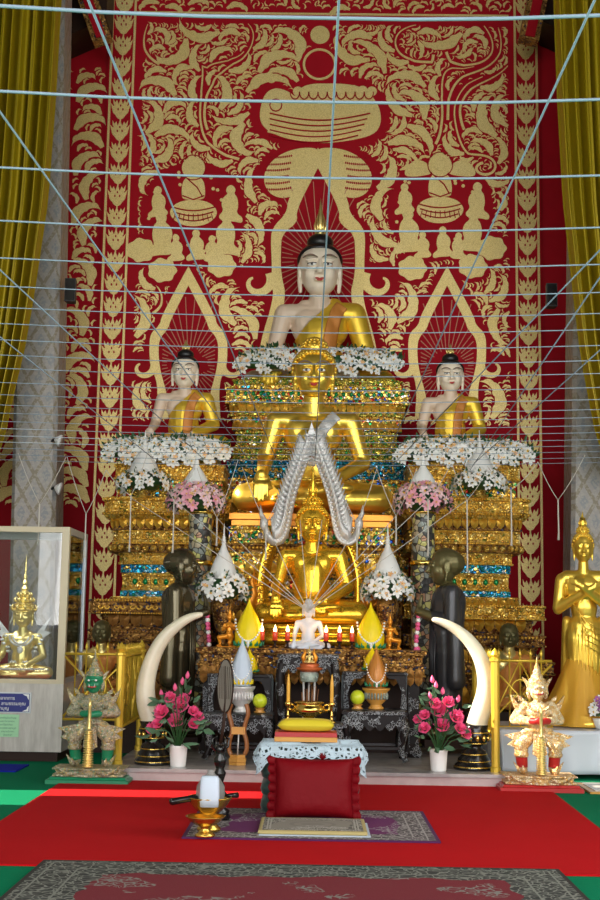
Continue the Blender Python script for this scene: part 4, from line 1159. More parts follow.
# side pedestals under the flanking images
for s, pcx in ((-1, 168.5), (1, 464.5)):
    Y = 11.0; cx = P(pcx, 500, Y).x; m = sc_at(520, Y)
    z = lambda y: P(pcx, y, Y).z
    hwf = lambda x: abs(x) * m
    B = [
        dict(part='top_tier', mat='carved', hw=hwf(54), z0=z(481), prof=prof_step(z(464), z(481), .02), rows=[('bead', .02, z(467), .012), ('bead', .02, z(479), .012), ('scroll', .008, z(473), .06)]),
        dict(part='jewelled_tier', mat='mosaic', hw=hwf(52), z0=z(501), prof=prof_step(z(481), z(501), .012), rows=[('gem', .012, z(488), .02), ('down', .012, z(501), .08)]),
        dict(part='cornice', mat='carved', hw=hwf(63), z0=z(520), prof=[(-.02, z(520)), (.0, z(517)), (.02, z(514)), (.0, z(513)), (.0, z(503)), (.02, z(502)), (.02, z(499)), (-.05, z(498))], rows=[('scroll', .004, z(508), .055), ('bead', .02, z(515.5), .010), ('bead', .02, z(500.5), .009)]),
        dict(part='lotus_tier', mat='carved_dark', hw=hwf(56), z0=z(531), prof=prof_step(z(520), z(531), .012), rows=[('down', .012, z(520), .085)]),
        dict(part='scroll_tier', mat='carved', hw=hwf(54), z0=z(545), prof=prof_step(z(531), z(545), .014), rows=[('scroll', .006, z(538), .05), ('bead', .014, z(532), .008), ('bead', .014, z(544), .008)]),
        dict(part='dark_lotus_tier', mat='carved_dark', hw=hwf(56), z0=z(553), prof=prof_step(z(545), z(553), .02), rows=[('bead', .022, z(549), .03)], trim='carved'),
        dict(part='gilt_band', mat='carved', hw=hwf(48), z0=z(565), prof=prof_step(z(553), z(565), .012), rows=[('scroll', .006, z(559), .045), ('bead', .014, z(564), .008)]),
        dict(part='blue_band', mat='mosaic_blue', hw=hwf(47), z0=z(573), prof=[(0, z(573)), (0, z(565))], rows=[]),
        dict(part='floral_waist', mat='carved', hw=hwf(45), z0=z(591), prof=prof_step(z(573), z(591), .008), rows=[('scroll', .006, z(582), .07), ('gem', .014, z(582), .028)]),
        dict(part='lower_blue_band', mat='mosaic_blue', hw=hwf(47), z0=z(597), prof=[(0, z(597)), (0, z(591))], rows=[]),
        dict(part='bead_tier', mat='carved', hw=hwf(53), z0=z(606), prof=prof_step(z(597), z(606), .012), rows=[('up', .012, z(606), .06)]),
        dict(part='plinth', mat='carved_dark', hw=hwf(56), z0=.10, prof=[(0, .10), (0, z(606))], rows=[]),
    ]
    zs = P(182.5 if s < 0 else 450.5, 456 if s < 0 else 460, 11.47).z
    B.insert(0, dict(part='seat', mat='carved', hw=hwf(47), z0=z(464), prof=[(0, z(464)), (0, zs - .02), (.01, zs - .015), (.0, zs - .002)], rows=[]))
    tiered('tiered_pedestal', 'gilded tiered pedestal with blue bands ' + ('nearer the glass display case' if s < 0 else 'nearer the tall standing gold statue'), cx, Y, .66, B)
# centre pedestal of the highest image
Y = 11.75; m = sc_at(420, Y); z = lambda y: P(317, y, Y).z; cx = P(317, 420, Y).x
B = [dict(part='top_tier', mat='mosaic_green', hw=84 * m, z0=z(388), prof=prof_step(z(379), z(388), .02), rows=[('bead', .02, z(387), .013)]),
     dict(part='diamond_tier', mat='mosaic', hw=91 * m, z0=z(405), prof=prof_step(z(388), z(405), .015), rows=[('gem', .01, z(396), .022)], gem='jewel_green'),
     dict(part='lotus_tier', mat='mosaic_green', hw=87 * m, z0=z(417), prof=prof_step(z(405), z(417), .015), rows=[('down', .012, z(406), .09)]),
     dict(part='red_green_tier', mat='mosaic', hw=84 * m, z0=z(431), prof=prof_step(z(417), z(431), .012), rows=[('bead', .015, z(418), .010), ('up', .012, z(430), .08)]),
     dict(part='waist_tier', mat='mosaic_green', hw=80 * m, z0=z(447), prof=prof_step(z(431), z(447), .02), rows=[('bead', .015, z(433), .010), ('down', .012, z(446), .07)]),
     dict(part='beaded_tier', mat='mosaic_green', hw=84 * m, z0=z(462), prof=prof_step(z(447), z(462), .018), rows=[('bead', .018, z(448), .010), ('bead', .018, z(461), .010)]),
     dict(part='blue_tier', mat='mosaic_blue', hw=88 * m, z0=z(480), prof=prof_step(z(462), z(480), .012), rows=[('scroll', .008, z(471), .07)]),
     dict(part='plinth', mat='mosaic', hw=92 * m, z0=.10, prof=[(0, .10), (0, z(480))], rows=[])]
tiered('tiered_pedestal', 'tall glittering green and gold tiered pedestal carrying the highest pale faced statue', cx, Y - .02, 1.0, B)
# throne of the great gold image: orange plinth on mosaic tiers
Y = 10.32; m = sc_at(560, Y); z = lambda y: P(311, y, Y).z; cx = P(311, 520, Y).x
mb = MB(); hw = 80 * m
t = thing('throne', 'mosaic throne with orange gold plinth beneath the large gold statue', 'pedestal', (cx, Y + .35, .1))
pl = redent(hw, .36, 1, .02)
mb.plan([(-.01, z(527) - .1), (.0, z(526) - .1), (.0, z(521) - .1), (.02, z(520) - .1), (.02, z(514.5) - .1), (0, z(513.5) - .1)], (0, .01, 0), pl); mb.build('plinth', 'orange_lacquer', t)
for nm, mt, hwp, y1, y0, rows in (('upper_tier', 'mosaic', 82, 527, 545, [('bead', .01, 529, .010), ('gem', .008, 537, .02)]), ('dark_tier', 'carved_dark', 86, 545, 553, [('bead', .012, 549, .014)]),
                            ('waist_tier', 'mosaic', 84, 553, 575, [('up', .012, 574, .10), ('bead', .012, 556, .010)]), ('lower_tier', 'mosaic', 90, 575, 598, [('scroll', .008, 586, .08), ('bead', .012, 577, .010)]), ('foot_tier', 'carved_dark', 90, 598, 650, [('bead', .012, 600, .012), ('up', .01, 622, .09)])):
    mb = MB(); h = hwp * m; mb.plan([(o, zz - .1) for o, zz in prof_step(z(y1), z(y0) if y0 < 640 else .1, .012)], (0, 0, 0), redent(h, .36 + (hwp - 80) * m, 2, .03))
    fr = -(.36 + (hwp - 80) * m)
    for kind, off, zz, sz in rows:
        zz = z(zz) - .1; xw = h - .06
        if kind == 'bead': bead_row(mb, -xw, xw, fr - off, zz, sz, 1.15, 1)
        if kind == 'gem':
            for i in range(22): mb.ell((-xw + 2 * xw * (i + .5) / 22, fr - off, zz), (.016, .012, .022), seg=8, rg=5, mi=2 + i % 2)
        if kind == 'up': petal_row(mb, -xw, xw, fr - off, zz, sz, sz * .9, True, .02, 1)
        if kind == 'scroll': scroll_row(mb, -xw, xw, fr - off, zz, sz, 1)
    mb.build(nm, [mt, 'gilt', 'jewel_green', 'silver'], t)

# low gold base of the smaller gold image
Y = 9.64; m = sc_at(630, Y); z = lambda y: P(310, y, Y).z; cx = P(310, 630, Y).x
t = thing('low_throne', 'rounded shining gold base under the smaller gold statue', 'pedestal', (cx, Y + .31, .1))
mb = MB(); rr = lambda o: [((52 * m + o) * math.copysign(abs(math.cos(a)) ** .45, math.cos(a)), (.29 + o) * math.copysign(abs(math.sin(a)) ** .6, math.sin(a))) for a in [2 * PI * k / 48 for k in range(48)]]
mb.plan([(-.04, z(646) - .1), (0.02, z(644) - .1), (0.03, z(640) - .1), (0.0, z(636) - .1), (-.02, z(634) - .1), (0.0, z(631) - .1), (.02, z(628) - .1), (.0, z(624.5) - .1)], (0, 0, 0), rr, smooth=True); mb.build('gold_base', 'gold_deep', t)
mb = MB(); mb.plan([(0, 0), (0, z(646) - .1)], (0, 0, 0), lambda o: [(-.40, -.28), (.40, -.28), (.40, .28), (-.40, .28)]); mb.build('plinth', 'carved_dark', t)

# long stepped altar across the back, both wings; right wing's sunlit look is put into brighter gilding
def wing(s):
    x0, x1 = (P(88, 610, 10.45).x, P(215, 610, 10.45).x) if s < 0 else (P(405, 610, 10.45).x, P(546, 610, 10.45).x)
    cx = (x0 + x1) / 2; hw = (x1 - x0) / 2
    t = thing('stepped_altar', 'long carved and gilded altar base below the pedestal ' + ('beside the glass case' if s < 0 else 'beside the standing gold statue'), 'altar', (cx, 10.72, PZT))
    z = lambda y, Y=10.45: P(300, y, Y).z - PZT
    for nm, mt, d, y1, y0, rows in (('ledge', 'carved' if s > 0 else 'carved_dark', 0, 602, 617, 'scroll'), ('throat', 'carved_dark', -.09, 617, 632, 'down'), ('middle_step', 'carved_dark', .0, 632, 644, 'bead'), ('lower_throat', 'carved_dark', -.06, 644, 658, 'up'), ('lower_step', 'carved_dark', .06, 658, 672, 'scroll'), ('panel', 'carved_dark', .02, 672, 700, 'up'), ('foot', 'carved_dark', .10, 700, 770, 'bead')):
        zt, zb = z(y1), max(z(y0), 0) if y0 < 760 else 0
        mb = MB(); mb.plan([(o, q) for o, q in prof_step(zt, zb, .014)], (0, 0, 0), redent(hw + d, .24 + d, 2, .03)); fr = -(.24 + d) - .014; xw = hw + d - .06
        if rows == 'scroll': scroll_row(mb, -xw, xw, fr + .008, (zt + zb) / 2, .06, 1); bead_row(mb, -xw, xw, fr, zt - .008, .010, 1.15, 1); bead_row(mb, -xw, xw, fr, zb + .01, .009, 1.15, 1)
        if rows == 'down': petal_row(mb, -xw, xw, fr, zt, .10, .09, False, .03, 1)
        if rows == 'up': petal_row(mb, -xw, xw, fr, zb, min(.14, (zt - zb) * .9), .10, True, .03, 1)
        if rows == 'bead': bead_row(mb, -xw, xw, fr, zt - .02, .013, 1.15, 1)
        mb.build(nm, [mt, 'gilt' if s > 0 or nm == 'ledge' else 'dark_gilt'], t)
M['dark_gilt'] = simple('dark_gilding', (0.42, 0.20, 0.05), .6, .4, 40, .5)  # darker gilt for the left wing and the altar table
wing(-1); wing(1)
# low altar shelf with the candles
YA = 9.28; zA = P(308, 649, YA - .2).z
xa, xb = P(203, 650, YA).x, P(420, 650, YA).x
t = thing('altar_table', 'long dark carved altar table carrying the candles and the white statuette', 'table', ((xa + xb) / 2, YA + .02, PZT))
hw = (xb - xa) / 2; zz = zA - PZT
for nm, mt, y1, y0, o in (('tabletop', 'carved_dark', 0, .035, .03), ('frieze', 'carved_dark', .035, .11, .0), ('carved_apron', 'carved_dark', .11, .19, .015)):
    mb = MB(); mb.plan([(q, v) for q, v in prof_step(zz - y1, zz - y0, .01)], (0, 0, 0), redent(hw + o, .22 + o, 1, .02))
    if nm == 'carved_apron': petal_row(mb, -hw, hw, -.25, zz - .19, .07, .06, True, .02, 1); petal_row(mb, -hw, hw, -.25, zz - .19, .06, .06, False, .02, 1)
    mb.build(nm, [mt, 'dark_gilt'], t)
for sx in (-1, 1):
    for sy in (-1, 1):
        mb = MB(); mb.plan([(.01, 0), (.02, .03), (-.005, .1), (.0, zz - .19)], (sx * (hw - .06), sy * .17, 0), lambda o: [(-.04 - o, -.04 - o), (.04 + o, -.04 - o), (.04 + o, .04 + o), (-.04 - o, .04 + o)]); mb.build('leg', 'inlay', t)
mb = MB(); mb.b2(-hw + .05, hw - .05, .10, .12, .0, zz - .19); mb.build('shade_panel', 'darkwood', t)  # dark sheet added for the shade under the open table

# ============================================================ arches
def arch_frames():
    Y = 9.95
    # silver arch of two long tailed serpents
    t = thing('silver_naga_arch', 'silver pointed arch of two long serpents framing the smaller gold statue', 'arch', (P(311, 540, Y).x, Y, P(311, 540, Y).z)); o = t.location
    for s in (-1, 1):
        pts = [(311.5, 446), (308, 456), (302, 472), (295, 490), (290, 510), (287, 528), (282, 540), (273, 543), (266, 535), (264, 520)]
        q = [P(311.5 + s * (x - 311.5) * -1, y, Y) - o for x, y in [(p[0], p[1]) for p in opens([tuple(p) for p in pts], 2)]]
        n = len(q); mb = MB()
        rad = [.013 + .026 * min(1, i / n * 1.6) if i / n < .8 else max(.003, .044 * (1 - (i / n - .8) * 4.9) + .0) for i in range(n)]
        _ = [.02 + .082 * math.sin(PI * min(1, (i / n) * 1.02 + .05)) ** .8 * .52 * (1 if i / n < .9 else max(.15, (1 - i / n) * 10)) * (.62 + .38 * (i / n)) for i in range(n)]
        mb.tube(q, rad, 12, squash=.55)
        # scales / flames along the outer edge
        for i in range(2, int(n * .74)):
            T = (q[min(i + 1, n - 1)] - q[i - 1]).normalized(); N = Vector((T.z, 0, -T.x)) * (-1 if s > 0 else 1)
            if N.x * -s * -1 < 0: N = -N
            a = q[i] + N * rad[i] * .6
            mb.tube([a, a + N * .06 + Vector((0, -.01, .015)), a + N * .095 + Vector((0, -.01, .09))], [.026, .022, .002], 6); mb.tube([q[i], q[i] + N * .03 + Vector((0, -.04, .03)), q[i] + N * .03 + Vector((0, -.05, .08))], [.02, .018, .002], 6)
            mb.ell(q[i] + Vector((0, -rad[i] * .5, 0)), (.02, .014, .02), seg=8, rg=5)
        mb.build('serpent_body', 'silver', t)
        h = MB(); c = q[-1]
        h.ell(c + Vector((0, 0, -.03)), (.034, .03, .055)); h.tube([c, c + Vector((s * .025, -.01, .05)), c + Vector((s * .03, -.01, .12))], [.024, .018, .002], 8)
        h.build('serpent_head', 'silver', t)
    f = MB(); p = P(311.5, 440, Y) - o; f.poly([(p.x + a, p.z + b) for a, b in [(-.10, -.26), (-.085, -.14), (-.06, -.02), (-.035, .03), (-.02, .08), (0, .14), (.02, .08), (.035, .03), (.06, -.02), (.085, -.14), (.10, -.26), (.03, -.12), (0, -.06), (-.03, -.12)]], -.02, .02)
    for k in range(7):
        for q in (-1, 1): f.tube([(p.x, -.02, p.z - .02 - .03 * k + .05), (p.x + q * (.035 + .006 * k), -.03, p.z - .035 * k + .03), (p.x + q * (.05 + .007 * k), -.02, p.z - .035 * k + .08)], [.012, .014, .002], 6)
    f.lathe([(.02, .0), (.03, .02), (.015, .05), (.02, .065), (.01, .09), (0, .16)], p, 12); f.build('finial', 'silver', t)
    # gold frame with flame finials
    Y = 10.20; t = thing('gold_arch', 'gold textured arch frame with flame finials behind the smaller gold statue', 'arch', (P(311, 600, Y).x, Y, P(311, 612, Y).z)); o = t.location
    for s in (-1, 1):
        q = [P(311.5 + s * (311.5 - x), y, Y) - o for x, y in opens([(262, 612), (262, 580), (266, 560), (272, 546), (282, 520), (295, 480), (306, 455), (311.5, 447)], 2)]
        n = len(q); mb = MB(); mb.tube(q, [.075 - .035 * i / n for i in range(n)], 12, squash=.6)
        for i in range(1, n - 1): mb.ell(q[i] + Vector((0, -.04, 0)), (.03, .02, .018), seg=8, rg=5)
        mb.build('arch_leg', 'gold_deep', t)
        f = MB(); c = P(311.5 + s * 56, 611, Y - .05) - o
        f.tube([c, c + Vector((s * .03, 0, .06)), c + Vector((s * .0, 0, .14)), c + Vector((s * .03, 0, .24)), c + Vector((s * .01, 0, .34))], [.045, .065, .045, .03, .003], 10, squash=.5)
        for k in range(4):
            b = c + Vector((s * .03, 0, .04 + .05 * k)); f.tube([b, b + Vector((s * .05, 0, .02)), b + Vector((s * .05, 0, .08))], [.022, .016, .002], 6); f.tube([b, b + Vector((-s * .06, 0, .02)), b + Vector((-s * .06, 0, .07))], [.022, .016, .002], 6)
        f.build('flame_finial', 'orange_lacquer', t)
arch_frames()
# ============================================================ flowers
def lily_mesh(name, pet, size, n=6, open_=.55, core='yellow', dark=False):
    mb = MB()
    for k in range(n):
        a = 2 * PI * k / n; ca, sa = math.cos(a), math.sin(a); L = size * (1 if k % 2 == 0 else .9); w = size * (.30 if k % 2 == 0 else .24)
        pts = []
        for t, ww, h in ((0, .15, 0), (.3, .8, .42 * open_), (.62, 1, .62 * open_), (.86, .6, .55 * open_), (1.0, .04, .40 * open_)):
            r = L * t
            for q in (-1, 0, 1):
                pts.append((r * ca - q * w * ww * sa, r * sa + q * w * ww * ca, L * h + (0 if q else -.05 * size)))
        fs = [(i * 3 + j, i * 3 + j + 1, (i + 1) * 3 + j + 1, (i + 1) * 3 + j) for i in range(4) for j in range(2)]
        mb.add(pts, fs, True, 0)
    mb.ell((0, 0, size * .12), (size * .13, size * .13, size * .10), seg=6, rg=4, mi=1)
    for k in range(5):
        a = 2 * PI * k / 5 + .3; mb.tube([(0, 0, size * .1), (size * .14 * math.cos(a), size * .14 * math.sin(a), size * .42)], size * .028, 4, 1)
    return mb.mesh(name, [pet, core])
LIL = [lily_mesh('white_lily', 'lily', .050), lily_mesh('white_lily_small', 'lily', .040, 6, .3)]
PNK = [lily_mesh('pink_lily', 'pinklily', .045), lily_mesh('pale_pink_lily', 'lilypink2', .045)] if False else None
M['pinkpale'] = simple('pale_pink_petal', (0.90, 0.62, 0.66), 0, .5)
PNK = [lily_mesh('pink_lily', 'pinklily', .044), lily_mesh('pale_pink_lily', 'pinkpale', .042)]
ORF = lily_mesh('peach_blossom', 'peachfl', .026, 5, .5)
def orient(n, spin=0):
    q = Vector(n).normalized().to_track_quat('Z', 'Y'); return (q.to_matrix() @ Matrix.Rotation(spin, 3, 'Z')).to_euler()
def leaves_mb(pts, size=.05):
    mb = MB()
    for p, n in pts:
        m = orient(Vector(n) + Vector((rnd.uniform(-.6, .6), rnd.uniform(-.6, .6), rnd.uniform(-.6, .6))), rnd.uniform(0, 6)).to_matrix(); L = size * rnd.uniform(.7, 1.3)
        vs = [(0, 0, 0), (-.22, .1, .35), (0, .0, .4), (.22, .1, .35), (-.15, .1, .75), (0, .02, .8), (.15, .1, .75), (0, .12, 1.05)]
        mb.add([m @ (Vector(v) * L) + Vector(p) for v in vs], [(0, 3, 2), (0, 2, 1), (1, 2, 5, 4), (2, 3, 6, 5), (4, 5, 7), (5, 6, 7)], False)
    return mb
def flower_dome(t, r, h, n, meshes, filler=True, back=False, zc=0.0, names='lily'):
    """blooms over a dome, with leaves between"""
    pts = []
    ga = PI * (3 - math.sqrt(5))
    for i in range(n):
        u = (i + .5) / n; zz = -.35 + 1.25 * u; zz = min(zz, .97); rr = math.sqrt(max(0, 1 - zz * zz)); a = i * ga + rnd.uniform(-.15, .15)
        p = Vector((r * rr * math.cos(a), r * rr * math.sin(a), zc + h * zz)); nn = Vector((rr * math.cos(a), rr * math.sin(a) , zz * .8 + .1)); pts.append((p, nn))
    mb = leaves_mb([(p * .88, nn) for p, nn in pts for _ in range(3)], .055)
    mb.ell((0, 0, zc + h * .12), (r * .68, r * .68, h * .66), seg=14, rg=8); mb.build('foliage', 'leaf', t)
    for i, (p, nn) in enumerate(pts):
        f = mkobj(names, rnd.choice(meshes), t, p, orient(nn, rnd.uniform(0, 6))); k = rnd.uniform(.85, 1.15); k *= 1.18; f.scale = (k, k, k)
    if filler:
        for i in range(n // 3):
            p, nn = rnd.choice(pts); f = mkobj('blossom', ORF, t, p + Vector((rnd.uniform(-.05, .05), rnd.uniform(-.02, .02), rnd.uniform(-.04, .04))) + nn * .02, orient(nn + Vector((rnd.uniform(-.5, .5), 0, rnd.uniform(-.5, .5)))))
def garland_bed(name, label, px0, px1, pyt, pyb, Y, n, dy=.22, gapc=None):
    """long mound of white lilies lying along the pedestal top"""
    a, b = P(px0, (pyt + pyb) / 2, Y), P(px1, (pyt + pyb) / 2, Y); c = (a + b) / 2; hx = (b.x - a.x) / 2; hz = (P(px0, pyt, Y).z - P(px0, pyb, Y).z) / 2
    t = thing(name, label, 'flowers', (c.x, Y, c.z - hz * .9), 0, 'lily banks on the pedestals')
    pts = []
    for i in range(n):
        u = rnd.uniform(-1, 1) if i % 3 else -1 + 2 * i / n
        v = ((i * .618) % 1) * 1.5 - .25; u = -1 + 2 * (((i + .5) * .7548) % 1); 
        ang = v * PI * .5
        e = max(0, 1 - abs(u) ** 6) ** .5
        p = Vector((u * hx, -dy * .5 * math.cos(ang) * 1.0, hz * .7 + (hz * math.sin(ang)) * e)); nn = Vector((u * .5, -math.cos(ang) - .25, math.sin(ang) * .8))
        pts.append((p, nn))
    mb = leaves_mb([(p + Vector((rnd.uniform(-.05, .05), .02, rnd.uniform(-.03, .03))), nn) for p, nn in pts for _ in range(3)], .06)
    mb.rings([[(u * hx * .96, .5 * dy * .8 * math.cos(q), hz * 1.0 + hz * .42 * math.sin(q)) for q in [2 * PI * k / 12 for k in range(12)]] for u in (-1, -.95, -.5, 0, .5, .95, 1)]); mb.build('foliage', 'leaf', t)
    for p, nn in pts:
        f = mkobj('lily', LIL[rnd.random() < .3], t, p, orient(nn, rnd.uniform(0, 6))); k = rnd.uniform(1.0, 1.35); f.scale = (k, k, k)
    for i in range(n // 3):
        p, nn = rnd.choice(pts); mkobj('blossom', ORF, t, p + Vector((rnd.uniform(-.05, .05), -.02, rnd.uniform(-.03, .03))), orient(nn))
    return t
garland_bed('lily_bank', 'long bank of white lilies round the pedestal top nearer the glass case', 107, 229, 436, 470, 10.96, 98)
garland_bed('lily_bank', 'long bank of white lilies round the pedestal top nearer the tall standing gold statue', 397, 532, 438, 472, 10.96, 98)
garland_bed('lily_bank', 'high bank of white lilies below the topmost pale faced statue', 237, 401, 346, 382, 11.62, 98, .2)
def stupa_cone(name, label, px, ytop, ymid, Y, r, group):
    """milky bell shaped cover with a needle spire"""
    a = P(px, ymid, Y); H = P(px, ytop, Y).z - a.z
    t = thing(name, label, 'ornament', (a.x, Y, a.z), 0, group); mb = MB()
    mb.lathe([(r, 0), (r * 1.02, H * .04), (r * .98, H * .10), (r * .80, H * .24), (r * .52, H * .40), (r * .27, H * .52), (r * .16, H * .60), (r * .12, H * .63)], (0, 0, 0), 28); mb.build('bell', 'white', t)
    mb = MB(); mb.lathe([(r * .12, H * .62), (r * .20, H * .64), (r * .12, H * .66), (r * .17, H * .69), (r * .10, H * .71), (r * .13, H * .74), (r * .07, H * .77), (r * .05, H * .88), (r * .01, H)], (0, 0, 0), 14); mb.build('spire', 'white', t)
def vase(name, label, px, ytop, ybot, Y, prof, mat, group=None):
    a = P(px, ybot, Y); H = P(px, ytop, Y).z - a.z
    t = thing(name, label, 'vase', (a.x, Y, a.z), 0, group); mb = MB(); mb.lathe([(r, z * H) for r, z in prof], (0, 0, 0), 24); mb.build('body', mat, t)
    return t, H
side = lambda s: 'on the glass case side' if s < 0 else 'on the tall gold statue side'
# pink lily bouquets on tall pebble mosaic columns
for s, px, col, bot in ((-1, 196, 196, 700), (1, 423, 424, 700)):
    Y = 10.0; m = sc_at(500, Y)
    b = P(px, bot, Y); top = P(px, 512, Y)
    t = thing('flower_column', 'tall round pebble-mosaic column under pink lilies ' + side(s), 'column', (b.x, Y, PZT), 0, 'pebble mosaic flower columns')
    H = top.z - PZT; mb = MB(); mb.lathe([(.12, 0), (.12, .06), (.09, .08), (.10, H - .45), (.085, H - .42), (.085, H - .40), (.095, H - .38), (.088, H - .10), (.10, H - .03), (.075, H)], (0, 0, 0), 28); mb.build('shaft', 'pebble', t)
    mb = MB(); mb.lathe([(.1, H - .43), (.108, H - .42), (.108, H - .40), (.098, H - .39)], (0, 0, 0), 28); mb.lathe([(.09, H - .02), (.105, H - .01), (.105, H + .0), (.08, H + .005)], (0, 0, 0), 28); mb.build('collar', 'brass', t)
    c = P(px, 502, Y); f = thing('pink_lily_bouquet', 'round bouquet of pink lilies with a white bell cover ' + side(s), 'flowers', (c.x, Y, c.z), 0, 'pink lily bouquets')
    flower_dome(f, 28 * m, 19 * m, 60, PNK)
    stupa_cone('bell_cover', 'white bell-shaped spire in the pink lily bouquet ' + side(s), px, 448, 490, Y, 14.5 * m, 'white bell covers')
# upper white lily bouquets
for s, px in ((-1, 144), (1, 479.5)):
    Y = 10.82; m = sc_at(480, Y); c = P(px, 484, Y)
    f = thing('white_lily_bouquet', 'white lily bouquet before the high lily bank ' + side(s), 'flowers', (c.x, Y, c.z), 0, 'upper white lily bouquets')
    flower_dome(f, 26 * m, 14 * m, 42, LIL)
    mb = MB(); zz = P(px, 500, 11.0).z - c.z; mb.lathe([(.07, zz), (.07, zz + .015), (.04, zz + .03), (.09, -.02)], (0, 0, 0), 20); mb.build('bowl', 'carved', f)
    stupa_cone('bell_cover', 'white bell-shaped spire in the upper lily bouquet ' + side(s), px, 430, 474, Y, 15 * m, 'white bell covers')
# lower white lily bouquets beside the gold image
for s, px in ((-1, 223), (1, 387.5)):
    Y = 9.75; m = sc_at(590, Y); c = P(px, 591, Y)
    f = thing('white_lily_bouquet', 'lower white lily bouquet by the smaller gold statue, ' + side(s)[3:], 'flowers', (c.x, Y, c.z), 0, 'lower white lily bouquets')
    flower_dome(f, 25 * m, 19 * m, 46, LIL)
    mb = MB(); zz = PZT - c.z; mb.lathe([(.09, zz), (.09, zz + .04), (.035, zz + .08), (.03, -.32), (.06, -.27), (.09, -.12), (.07, -.05)], (0, 0, 0), 18); mb.build('vase', 'carved_dark', f)
    stupa_cone('bell_cover', 'white bell-shaped spire in the lower lily bouquet ' + side(s), px, 523, 579, Y, 14 * m, 'white bell covers')

# pink rose vases on the platform
def rose_mesh():
    mb = MB()
    for ring, (n, r, h, tilt) in enumerate(((5, .034, .0, .9), (5, .024, .01, .5), (4, .014, .018, .2))):
        for k in range(n):
            a = 2 * PI * k / n + ring * .6; m = Matrix.Rotation(a, 3, 'Z') @ Matrix.Rotation(tilt, 3, 'Y')
            vs = []
            for i in range(4):
                for j in range(4):
                    u, v = j / 3 - .5, i / 3; vs.append(m @ Vector((.010 * math.cos(u * 2) - .004, u * .040 * (.5 + v), v * .036)) + Vector((r * .25 * math.cos(a), r * .25 * math.sin(a), h)))
            mb.add(vs, [(i * 4 + j, i * 4 + j + 1, (i + 1) * 4 + j + 1, (i + 1) * 4 + j) for i in range(3) for j in range(3)], True)
    mb.ell((0, 0, .015), (.013, .013, .018), seg=8, rg=6); return mb.mesh('rose', 'pink')
ROSE = rose_mesh()
def bud_mesh():
    mb = MB(); mb.lathe([(.003, 0), (.013, .012), (.015, .025), (.009, .042), (.0, .056)], (0, 0, 0), 10); return mb.mesh('rosebud', 'pink')
BUD = bud_mesh()
for s, px, yb in ((-1, 178, 764), (1, 438.5, 767)):
    Y = 8.28; m = sc_at(740, Y); b = P(px, yb, Y)
    t = thing('rose_vase', 'white vase of pink roses at the tusk ' + side(s), 'flowers', (b.x, Y, PZT), 0, 'pink rose vases'); H = 21 * m
    mb = MB(); mb.lathe([(.048, 0), (.050, .01), (.058, H * .9), (.062, H), (.055, H), (.052, H * .9)], (0, 0, 0), 24); mb.build('vase', 'white', t)
    fl = [(-8, -46, 1), (3, -44, 1), (-15, -31, 1.25), (0, -37, 1.4), (13, -33, .9), (-3, -22, 1.3), (-18, -20, 1), (13, -20, 1), (2, -60, 0), (-4, -54, 0), (8, -50, 0), (-17, -47, 0), (6, -66, 0), (-24, -14, 1), (18, -28, .8)]
    st = MB(); lf = []
    for i, (dx, dy, k) in enumerate(fl):
        dx = dx * (1 if s < 0 else -1) - 2 * s * 0; p = Vector((dx * m * 1.1, rnd.uniform(-.05, .04), (-dy + 22) * m * .98)); n = Vector((dx * .02, -.75, .6)) if k else Vector((dx * .01, 0, 1))
        f = mkobj('rose' if k else 'rosebud', ROSE if k else BUD, t, p, orient(n, i)); kk = (k if k else 1) * .95; f.scale = (kk,) * 3
        st.tube([(0, 0, H * .8), (p.x * .5, p.y * .5, H + (p.z - H) * .6), p - Vector((0, -.0, .01))], .004, 5); lf += [(p + Vector((rnd.uniform(-.04, .04), .01, rnd.uniform(-.08, -.02))), Vector((dx * .05, -.5, .3))) for _ in range(3)]
    L = leaves_mb(lf + [(Vector((x * .05, -.05, H + .02)), Vector((x, -1, -.1))) for x in (-1, -.5, .6, 1)], .075); st.v, st.f, st.mi, st.sm = st.v, st.f, st.mi, st.sm
    L.build('leaves', 'rose_leaf', t); st.build('stems', 'leaf', t)
M['ball2'] = M['ball']

